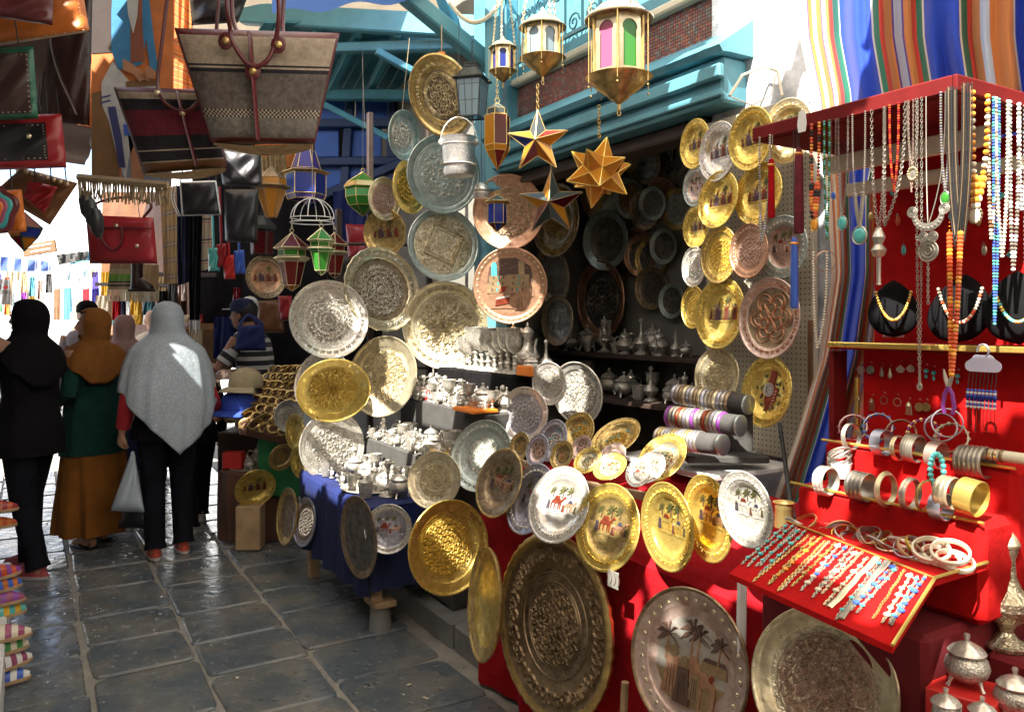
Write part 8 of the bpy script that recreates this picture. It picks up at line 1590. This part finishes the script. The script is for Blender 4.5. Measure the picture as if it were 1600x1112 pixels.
    if top == 'stripe_shirt':
        ul = to.data.uv_layers.new(name='UVMap') if not to.data.uv_layers else to.data.uv_layers[0]
        for lp in to.data.loops: v = to.data.vertices[lp.vertex_index].co; ul.data[lp.index].uv = (0, v.z * 1.6)
    for i, sx in enumerate((-1, 1)):
        sh = Vector((sx * .145 + ln(1.36)[0], ln(1.36)[1], 1.365)); e = Vector(elb[i]); h = Vector(hnd[i]); s_ = MB(); end = e.lerp(h, .88 * sleeve_l) if sleeve_l > .3 else sh.lerp(e, .8); path = [sh, sh.lerp(e, .45), e + (e - sh.lerp(h, .5)).normalized() * .006, e.lerp(end, .5), end] if sleeve_l > .3 else [sh, sh.lerp(e, .45), end]
        s_.tube(path, [.060, .060, .056, .052, .044][:len(path)], 14, caps=False); so_ = s_.build('sleeve', sleeve or top, o)
        if (sleeve or top) == 'stripe_shirt':
            ul = so_.data.uv_layers.new(name='UVMap')
            for lp in so_.data.loops: v = so_.data.vertices[lp.vertex_index].co; ul.data[lp.index].uv = (0, (v - sh).length * 1.6)
    if bottom == 'skirt':
        s_ = MB(); s_.loft([(0, 0, z, rx * flare, ry * flare, f) for z, rx, ry, f in ((.10, .235, .21, .09), (.25, .225, .20, .08), (.45, .21, .185, .06), (.65, .20, .17, .04), (.85, .19, .15, .02), (1.0, .16, .125, 0))], 60, caps=False, nf=8); s_.build('skirt', bmat, o)
    else:
        for i, sx in enumerate((-1, 1)):
            fx, fy = feet[i]; s_ = MB(); hipp = Vector((sx * .088, -.005, .90)); an = Vector((fx, fy - .025, .09)); kn = hipp.lerp(an, .52) + Vector((0, .035, 0)); s_.tube([hipp + Vector((-sx * .01, 0, .06)), hipp.lerp(kn, .35), kn, kn.lerp(an, .5), an + Vector((0, 0, .01)), an - Vector((0, .012, .03))], [.110, .098, .074, .068, .064, .072], 18, caps=False); s_.build('trouser_leg', bmat, o)
    for i in range(2):
        fx, fy = feet[i]; s_ = MB(); hgt = (.095, .085, .062, .05, .03)
        if open_toe: 
            s_.bbox((fx, fy + .03, .008), (.085, .25, .014), .004, 1); s_.tube([(fx - .04, fy + .02, .02), (fx, fy + .03, .075), (fx + .04, fy + .02, .02)], .007, 6); s_.tube([(fx, fy + .03, .075), (fx, fy + .09, .055), (fx, fy + .12, .02)], .006, 6); s_.tube([(fx - .035, fy - .08, .03), (fx, fy - .04, .095), (fx + .035, fy - .08, .03)], .006, 6)
        else:
            s_.loft([(fx, fy + .03, z, rx, ry) for z, rx, ry in ((.004, .046, .138), (.022, .049, .142), (.024, .045, .136), (.05, .043, .12))] + [(fx, fy - .005, .075, .040, .09), (fx, fy - .035, .098, .036, .055)], 20); 
            s_.loft([(fx, fy + .03, .001, .048, .143), (fx, fy + .03, .020, .050, .146)], 20, 1)
        s_.build('shoe', [shoe, 'rubber' if not open_toe else 'black'], o)
    if hij:
        T = [(1.695, .012, .016), (1.69, .045, .055), (1.665, .075, .092), (1.62, .092, .118), (1.56, .092, .118), (1.50, .084, .105), (1.465, .092, .10), (1.435, .15, .12), (1.40, .20, .14), (1.35, .228, .155), (1.27, .235, .17)]
        m_ = MB(); nn = 40; vs = []; uvn = len(T)
        for j, (z, rx, ry) in enumerate(T):
            for i in range(nn):
                a = 2 * PI * i / nn; up_ = z > 1.46; ox, oy = (hx, hy) if up_ else ln(z); ww = 1 + (.022 * math.sin(9 * a + j * 1.3) + .016 * math.sin(17 * a - j * 1.1) + .02 * math.sin(3 * a + j)) * min(1.8, j / 3); x, y = rx * math.cos(a) * ww, ry * math.sin(a) * ww
                if up_: x, y = x * math.cos(head) - y * math.sin(head), x * math.sin(head) + y * math.cos(head)
                vs.append((ox + x, oy + y + (.0 if not up_ else .0), z - ((.10 * max(0, -math.sin(a)) + .04 * math.sin(3 * a + 1) + .015 * math.sin(11 * a)) if j == uvn - 1 else 0)))
        fs = []
        for j in range(uvn - 1):
            for i in range(nn):
                a = 2 * PI * (i + .5) / nn; da = abs((a - PI / 2 + PI) % (2 * PI) - PI); zc = (T[j][0] + T[j + 1][0]) / 2
                if face and da < R(52) and 1.49 < zc < 1.655: continue
                fs.append((j * nn + (i + 1) % nn, j * nn + i, (j + 1) * nn + i, (j + 1) * nn + (i + 1) % nn))
        m_.add(vs, fs, 0, True); ho = m_.build('headscarf', hij, o); sd = ho.modifiers.new('thick', 'SOLIDIFY'); sd.thickness = .006; ss_ = ho.modifiers.new('sub', 'SUBSURF'); ss_.levels = 1; ss_.render_levels = 1
    elif hair:
        m_ = MB(); m_.loft([(0, -.02, -.06, .068, .07), (0, -.022, 0, .082, .088), (0, -.018, .05, .083, .098), (0, -.016, .09, .066, .082), (0, -.016, .114, .03, .04)], 20, 0, Mh); m_.build('hair', 'hair', o)
    return o, ln
def shawl(o, mat, tip, nfold=13):
    """wide scarf over head and shoulders, hem dropping to a point at the back"""
    T = [(1.70, .02, .025), (1.693, .05, .062), (1.665, .083, .10), (1.61, .104, .128), (1.54, .105, .13), (1.48, .118, .13), (1.44, .165, .145), (1.38, .235, .165), (1.28, .275, .185), (1.15, .30, .205), (1.0, .31, .225), (.85, .29, .225), (.65, .26, .22)]
    def rad(z):
        for (z0, a, b), (z1, c, d) in zip(T, T[1:]):
            if z >= z1: f = (z0 - z) / (z0 - z1); return a + (c - a) * f, b + (d - b) * f
        return T[-1][1:]
    def fn(u, v):
        a = 2 * PI * u; da = abs((a + PI / 2 - R(10) + PI) % (2 * PI) - PI); back = max(0, 1 - da / R(78))
        zh = 1.06 - (1.06 - tip) * back ** .9 - .04 * math.cos(a) ; z = 1.70 - (1.70 - zh) * v; rx, ry = rad(z); k = max(0, min(1, (1.5 - z) / .35)); w_ = 1 + k * (.022 * math.sin(nfold * a + 2 * v) + .014 * math.sin(nfold * 1.7 * a + 1)); return (rx * w_ * math.cos(a), ry * w_ * math.sin(a) + .01, z)
    mb = MB(); mb.grid(fn, 90, 44, flip=True, skip=lambda u, v: .17 < u < .33 and .02 < v < .3); s_ = mb.build('shawl', mat, o); sd = s_.modifiers.new('thick', 'SOLIDIFY'); sd.thickness = .004; return s_
# woman in white sequinned shawl with her bag
o, _ = person('woman from behind in a pale sequinned shawl, red sleeves and black trousers', 262, 868, 1.695, AL, ((-.085, -.03), (.10, .04)), ((-.235, -.02, 1.08), (.27, .02, 1.06)), ((-.275, .04, .83), (.36, .20, .92)), top='black_cloth', sleeve='red_sleeve', top_z=.78, shoe='shoe_red', face=False, hair=False, curl=1.0, loose=1.04)
shawl(o, 'hij_white', .70)
o, _ = person('woman in mustard headscarf, dark green cardigan and long mustard skirt', 147, 852, 1.66, R(62), ((-.09, -.05), (.09, .08)), ((-.23, -.06, 1.10), (.24, .04, 1.08)), ((-.13, .22, 1.02), (.16, .28, 1.09)), top='cardigan', top_z=.66, bottom='skirt', bmat='skirt_mustard', hij='hij_mustard', head=R(58), shoe='black', open_toe=True, skin='skin', flare=1.08, curl=.8, loose=1.08)
mb = MB(); mb.grid(lambda a, b: (.10 * math.sin((a - .5) * 2.4) * (1 + .3 * b) - .02, .13 + .05 * math.cos((a - .5) * 2.4) + .01 * math.sin(a * 16), 1.42 - .52 * b), 18, 14); mb.build('scarf_end', 'hij_mustard', o)
o, _ = person('person in black headscarf and long black clothes reaching up at the left edge', 46, 898, 1.705, R(78), ((-.08, -.10), (.08, .10)), ((-.24, .25, 1.50), (.22, .05, 1.08)), ((-.14, .48, 1.66), (.14, .24, 1.02)), top='black_cloth', top_z=.74, hij='black_cloth', head=R(10), shoe='shoe_pink', loose=1.07)
o, _ = person('woman in dusty pink headscarf and grey top seen from behind', 194, 0, 1.62, AL, d=6.9, top='grey_top', top_z=.7, hij='hij_pink', face=False, hair=False, shoe='black', bottom='skirt', bmat='navy_cloth')
o, _ = person('child in dark trousers walking behind the sequinned shawl', 306, 0, 1.36, AL, ((-.08, -.22), (.09, .25)), d=6.15, top='black_cloth', face=False, shoe='rubber')
o, _ = person('man in black and white striped shirt bending over caps', 402, 0, 1.74, R(70), d=6.5, elb=((-.26, .16, 1.16), (.22, .2, 1.12)), hnd=((-.18, .42, 1.20), (.12, .40, 1.10)), top='stripe_shirt', top_z=.86, lean=(0, .16), sleeve_l=.25, head=R(10), skin='skin_tan', shoe='black')
mb = MB(); mb.loft([(0, .14, 1.60, .088, .104), (0, .14, 1.65, .088, .104), (0, .135, 1.69, .068, .08), (0, .13, 1.705, .02, .03)], 20); mb.build('cap', 'navy_cloth', o); mb = MB(); mb.loft([(0, .24, 1.615, .07, .08), (0, .24, 1.622, .07, .08)], 16); mb.build('cap_visor', 'white', o)
simple('blue backpack with yellow edge carried by the striped man', ((372, 510), (412, 506), (416, 548), (366, 548)), 6.1, 'blue_cloth', .12, name='backpack', straps=(((372, 512, 6.1), (388, 492, 6.15), (410, 508, 6.1)),))
o, _ = person('bareheaded man facing the camera far down the street', 223, 0, 1.66, R(200), d=9.2, top='stripe_shirt', shoe='black', skin='skin_tan')
o, _ = person('person in dark cap behind the mustard headscarf', 136, 0, 1.74, R(200), d=7.6, top='grey_top', shoe='black'); mb = MB(); mb.loft([(0, 0, 1.60, .092, .105), (0, 0, 1.66, .09, .104), (0, 0, 1.70, .06, .075), (0, 0, 1.715, .02, .02)], 18); mb.build('cap', 'black_cloth', o); mb = MB(); mb.loft([(0, .11, 1.605, .075, .07), (0, .11, 1.612, .075, .07)], 16); mb.build('cap_visor', 'black_cloth', o)
o, _ = person('far person with bald rosy head behind the sequinned shawl', 239, 0, 1.69, AL, d=8.3, top='cream', hair=False, face=False, shoe='black')
o, P = simple('pale blue plastic carrier bag held by the shawled woman', ((203, 712), (211, 712), (226, 800), (172, 798)), 5.28, 'bagplastic', .16, name='carrier_bag', straps=(((205, 716, 5.28), (207, 706, 5.28), (210, 716, 5.28)),))
simple('black plastic bag hanging behind the pale carrier bag', ((206, 735), (220, 735), (230, 826), (184, 824)), 5.36, 'lea_black', .14, name='carrier_bag')
# caps for sale
def cap(label, px, py, d, wpx, mat, yaw):
    r_ = wpx * d / F / 2; o = thing('cap', label, 'cap', W(px, py, d), (0, 0, yaw), r_); mb = MB(); mb.lathe([(1.0, 0), (1.02, .15), (.98, .5), (.8, .85), (.45, 1.08), (0, 1.16)], 28); mb.build('crown', mat, o); mb = MB()
    mb.grid(lambda a, b: ((1 + .75 * b) * math.sin((a - .5) * 2.2) * (1 - .18 * b), (1 + .75 * b) * math.cos((a - .5) * 2.2), .04 - .22 * b * b + .12 * (2 * a - 1) ** 2 * b * -1), 20, 8); v = mb.build('visor', mat, o); v.modifiers.new('thick', 'SOLIDIFY').thickness = .05; mb = MB(); mb.ell((0, 0, 1.17), (.08, .08, .05), 8, 6); mb.build('button', mat, o)
    for i in range(6):
        a = i * PI / 3; mb = MB(); mb.tube([(r * math.cos(a), r * math.sin(a), z) for r, z in ((1.01, .05), (1.0, .4), (.83, .84), (.47, 1.08), (0.02, 1.165))], .02, 5); mb.build('seam', mat, o)
pm('cap_beige', (.50, .42, .26), .85, var=.1, bump=.4, bs=60); pm('cap_blue', (.03, .08, .50), .8, var=.12, bump=.4, bs=60)
cap('beige cap on top of the cap pile', 384, 604, 5.85, 52, 'cap_beige', R(160)); cap('royal blue cap under the beige cap', 372, 640, 5.8, 54, 'cap_blue', R(150)); cap('pink and white cap behind the beige cap', 350, 592, 6.1, 26, 'rosy', R(120)); cap('white and navy cap hanging on the dark post', 390, 478, 6.9, 26, 'white', R(60))
st = thing('cap_stand', 'wooden stand under the caps and leaning plates', 'stand', W(380, 830, 6.1)); p = W(382, 655, 6.15); part('box', 'wood_dark', st, lambda m: m.bbox((p.x, p.y + .1, p.z / 2 - .04), (.36, .36, p.z - .1), .01)); part('post', 'wood_dark', st, lambda m: m.bar(W(332, 640, 7.0), W(332, 440, 7.0), .05, .05))
# ------------------------------------------------------------------ slipper stall at the left edge
ls = thing('slipper_stall', 'white cloth covered low stall at the left edge', 'stall', ST(3.8, -.4, 0))
part('tier', 'white', ls, lambda m: sb(m, 3.2, 6.0, -.70, -.30, 0, .62, 0, .01)); part('tier', 'white', ls, lambda m: sb(m, 2.6, 5.4, -.30, -.10, 0, .22, 0, .01))
def slipper(label, p, mat, m2, rz, group):
    o = thing('slipper', label, 'slipper', p, (0, 0, rz), group=group); mb = MB(); mb.loft([(0, 0, 0, .045, .125), (0, 0, .012, .047, .128), (0, 0, .016, .045, .124)], 20); mb.build('sole', 'wood_pale', o); mb = MB()
    mb.grid(lambda a, b: (.046 * math.cos(PI * a) * (1 - .75 * b * b), .0 + .12 * b, .016 + .05 * math.sin(PI * a) * (1 - .7 * b * b)), 12, 10, lambda a, b: int(b * 5) % 2); mb.build('upper', [mat, m2], o)
pal = [('lea_red', 'coral'), ('coral', 'lea_orange'), ('blue_en', 'lea_orange'), ('g_pink', 'purple'), ('turq_stone', 'yellow'), ('purple', 'coral'), ('ivory', 'g_pink'), ('ivory', 'green_paint'), ('white', 'g_pink'), ('white', 'blue_en'), ('ivory', 'coral')]
lab = ['red leather', 'coral', 'blue and orange striped', 'pink and purple striped', 'turquoise and yellow striped', 'purple and coral', 'white and pink', 'white and green', 'white patterned pink', 'white with blue', 'ivory and coral']
for i, (x, y) in enumerate(((8, 800), (6, 826), (10, 925), (12, 945), (14, 965), (8, 905), (18, 1000), (14, 1022), (22, 1045), (16, 1068), (10, 1095))):
    dd = 4.4 if i < 2 else (3.75 if i < 6 else 3.45); slipper('%s slipper on the stall at the left edge' % lab[i], W(x - 20, y, dd), *pal[i], R(-60 + 12 * (i % 3)), 'slippers on the left stall')
    if i % 3 == 2: pass
mb = MB(); mb.tube([W(-40, 1120, 3.55), W(-4, 1100, 3.5)], .03, 8); 
# ------------------------------------------------------------------ far stalls
far = [('yellow', 'yellow shirt hanging in the far stall', 204, 458, 221, 492, 8.6), ('red_cloth', 'red garment hanging left of the yellow shirt', 176, 462, 188, 500, 8.8), ('turq', 'blue grey shirt hanging right of the yellow shirt', 224, 462, 242, 492, 9.0), ('cream', 'cream folded textiles heaped in the far stall', 150, 462, 176, 500, 9.2), ('navy_cloth', 'navy garment between red and white shirts', 186, 470, 196, 495, 8.9), ('white', 'white shirt left of the yellow shirt', 194, 462, 206, 492, 9.1), ('g_violet', 'purple scarf hanging at the sunlit gap', 144, 425, 154, 475, 9.5), ('black_cloth', 'black dress hanging in the far shade', 246, 455, 262, 500, 8.5), ('brown_cloth', 'brown cloth hanging behind the shawled head', 258, 450, 292, 520, 8.8), ('cream', 'beige bag shape hanging near the striped man', 296, 515, 316, 555, 6.9), ('turq', 'pale blue door far down the street', 100, 450, 112, 488, 20), ('blue_cloth', 'dark blue board behind the cap pile', 334, 495, 366, 560, 7.1), ('lea_red', 'tall red textile behind the dark post', 364, 450, 376, 486, 7.4), ('white', 'white paper sheet on the dark stall shelf', 296, 470, 312, 520, 7.3)]
for m_, lb, x0, y0, x1, y1, d in far: sheet(lb.split()[1] if False else 'hanging_cloth', lb, ((x0, y0), (x1, y0 - 1), (x1 + 1, y1), (x0 - 1, y1)), d, m_, wav=.04, nw=8, nu=14, nv=8)
for i in range(11):
    x = 150 + 16 * i; d = 9.6 - .15 * i; mats = ['straw', 'lea_brown', 'turq_stone', 'coral', 'yellow', 'ivory', 'lea_dark', 'green_paint', 'purple', 'wood_pale', 'lea_red']; simple('%s bag on the far right hand stall' % ['straw coloured', 'brown', 'turquoise', 'coral red', 'yellow', 'ivory', 'dark', 'green', 'purple', 'tan', 'crimson'][i], ((x - 6, 492), (x + 7, 491), (x + 9, 512), (x - 8, 513)), d, mats[i], .15, name='market_bag', group='bags on the far stall', cat='bag')
cs_ = thing('market_counter', 'long wooden counter of the far stall behind the women', 'counter', W(220, 560, 9.5)); part('counter', 'wood', cs_, lambda m: m.bar(W(140, 540, 10.2), W(330, 545, 7.8), .5, .5))
for i, (x, y, d) in enumerate(((300, 430, 8.0), (250, 446, 9.0))): part('hanging_bar', 'wood_dark', cs_, lambda m: m.bar(W(x - 100, y - 2, d), W(x + 40, y, d - .4), .04, .04))
cn_ = 'lilac coral white sand teal rose grey mint rust sky plum lemon'.split(); cm_ = ['g_violet', 'coral', 'white', 'straw', 'turq', 'rosy', 'grey_felt', 'green_paint', 'lea_orange', 'tile_pale', 'purple', 'yellow']
for i in range(12):
    x = -6 + (i % 7) * 13; y = 428 + 24 * (i // 7) + 5 * (i % 3); sheet('market_cloth', '%s garment in the bright far stalls at the left' % cn_[i], ((x, y), (x + 9, y), (x + 10, y + 30), (x - 1, y + 30)), 11.5 + .3 * (i % 4), cm_[i], wav=.04, nw=7, nu=8, nv=5, group='garments in the bright far stalls')
for i in range(4): sheet('shade_cloth', '%s shade cloth strung across the bright end of the lane' % ('grey striped', 'pale blue', 'faded green', 'dusty')[i], ((88 + 9 * i, 398 + 26 * (i % 2)), (138 + 5 * i, 392 + 26 * (i % 2)), (136 + 5 * i, 406 + 26 * (i % 2)), (92 + 9 * i, 414 + 26 * (i % 2))), 15 + i, ('grey_felt', 'tile_pale', 'turq', 'cream')[i], wav=.1, nu=12, nv=5, cat='awning')
for i in range(5): x = 84 + 15 * i; sheet('stall_board', 'far stall board in the glare, %s from the left' % ORD[i], ((x, 452), (x + 11, 450), (x + 11, 500), (x, 500)), 16 + i, ('wood', 'turq', 'sand', 'lea_red', 'blue_cloth')[i], wav=.02, nu=4, nv=4, cat='board', group='far stall boards')
# sign and shirt
sg = thing('wooden_sign', 'small brown wooden sign hanging over the far street', 'sign', W(62, 388, 10)); mb = MB(); M = Matrix.Translation(W(62, 388, 10)) @ Matrix.Rotation(R(-10), 4, 'Y'); mb.bbox((0, 0, 0), (.42, .03, .15), .008, 0, M); mb.build('board', 'wood', sg, True)
mb = MB(); mb.bbox((0, -.018, .03), (.34, .006, .02), .002, 0, M); mb.bbox((.02, -.018, -.03), (.26, .006, .02), .002, 0, M); mb.build('painted_lines', 'cream', sg, True)
for sx in (-1, 1): mb = MB(); mb.tube([M @ Vector((sx * .18, 0, .07)), M @ Vector((sx * .18, 0, .9))], .006, 5); mb.build('wire', 'iron', sg, True)
sh = sheet('white_shirt', 'white shirt with red heart print at the far left edge', ((-14, 436), (16, 436), (18, 476), (-16, 476)), 8.0, 'white', wav=.02, cat='shirt')
def text(body, loc, size, mat, parent, rz=0.0):
    c = bpy.data.curves.new('font', 'FONT'); c.body = body; c.size = size; c.extrude = .001; c.align_x = 'CENTER'; c.materials.append(MATS[mat]); tmp = bpy.data.objects.new('tmp', c); me = bpy.data.meshes.new_from_object(tmp); bpy.data.objects.remove(tmp); ob = bpy.data.objects.new('lettering', me); COL.objects.link(ob); ob.parent = parent; ob.location = loc; ob.rotation_euler = (R(90), 0, rz); return ob
text('I', W(1, 452, 7.93), .07, 'black', sh); text('TUNIS', W(5, 459, 7.93), .055, 'black', sh)
mb = MB(); c = W(9, 449, 7.93); mb.prism([(16 * math.sin(q) ** 3 * .0016, (13 * math.cos(q) - 5 * math.cos(2 * q) - 2 * math.cos(3 * q) - math.cos(4 * q)) * .0016) for q in [2 * PI * i / 24 for i in range(24)]], -.001, .001, 0, Matrix.Translation(c) @ Matrix.Rotation(R(90), 4, 'X')); mb.build('heart_print', 'red_paint', sh)
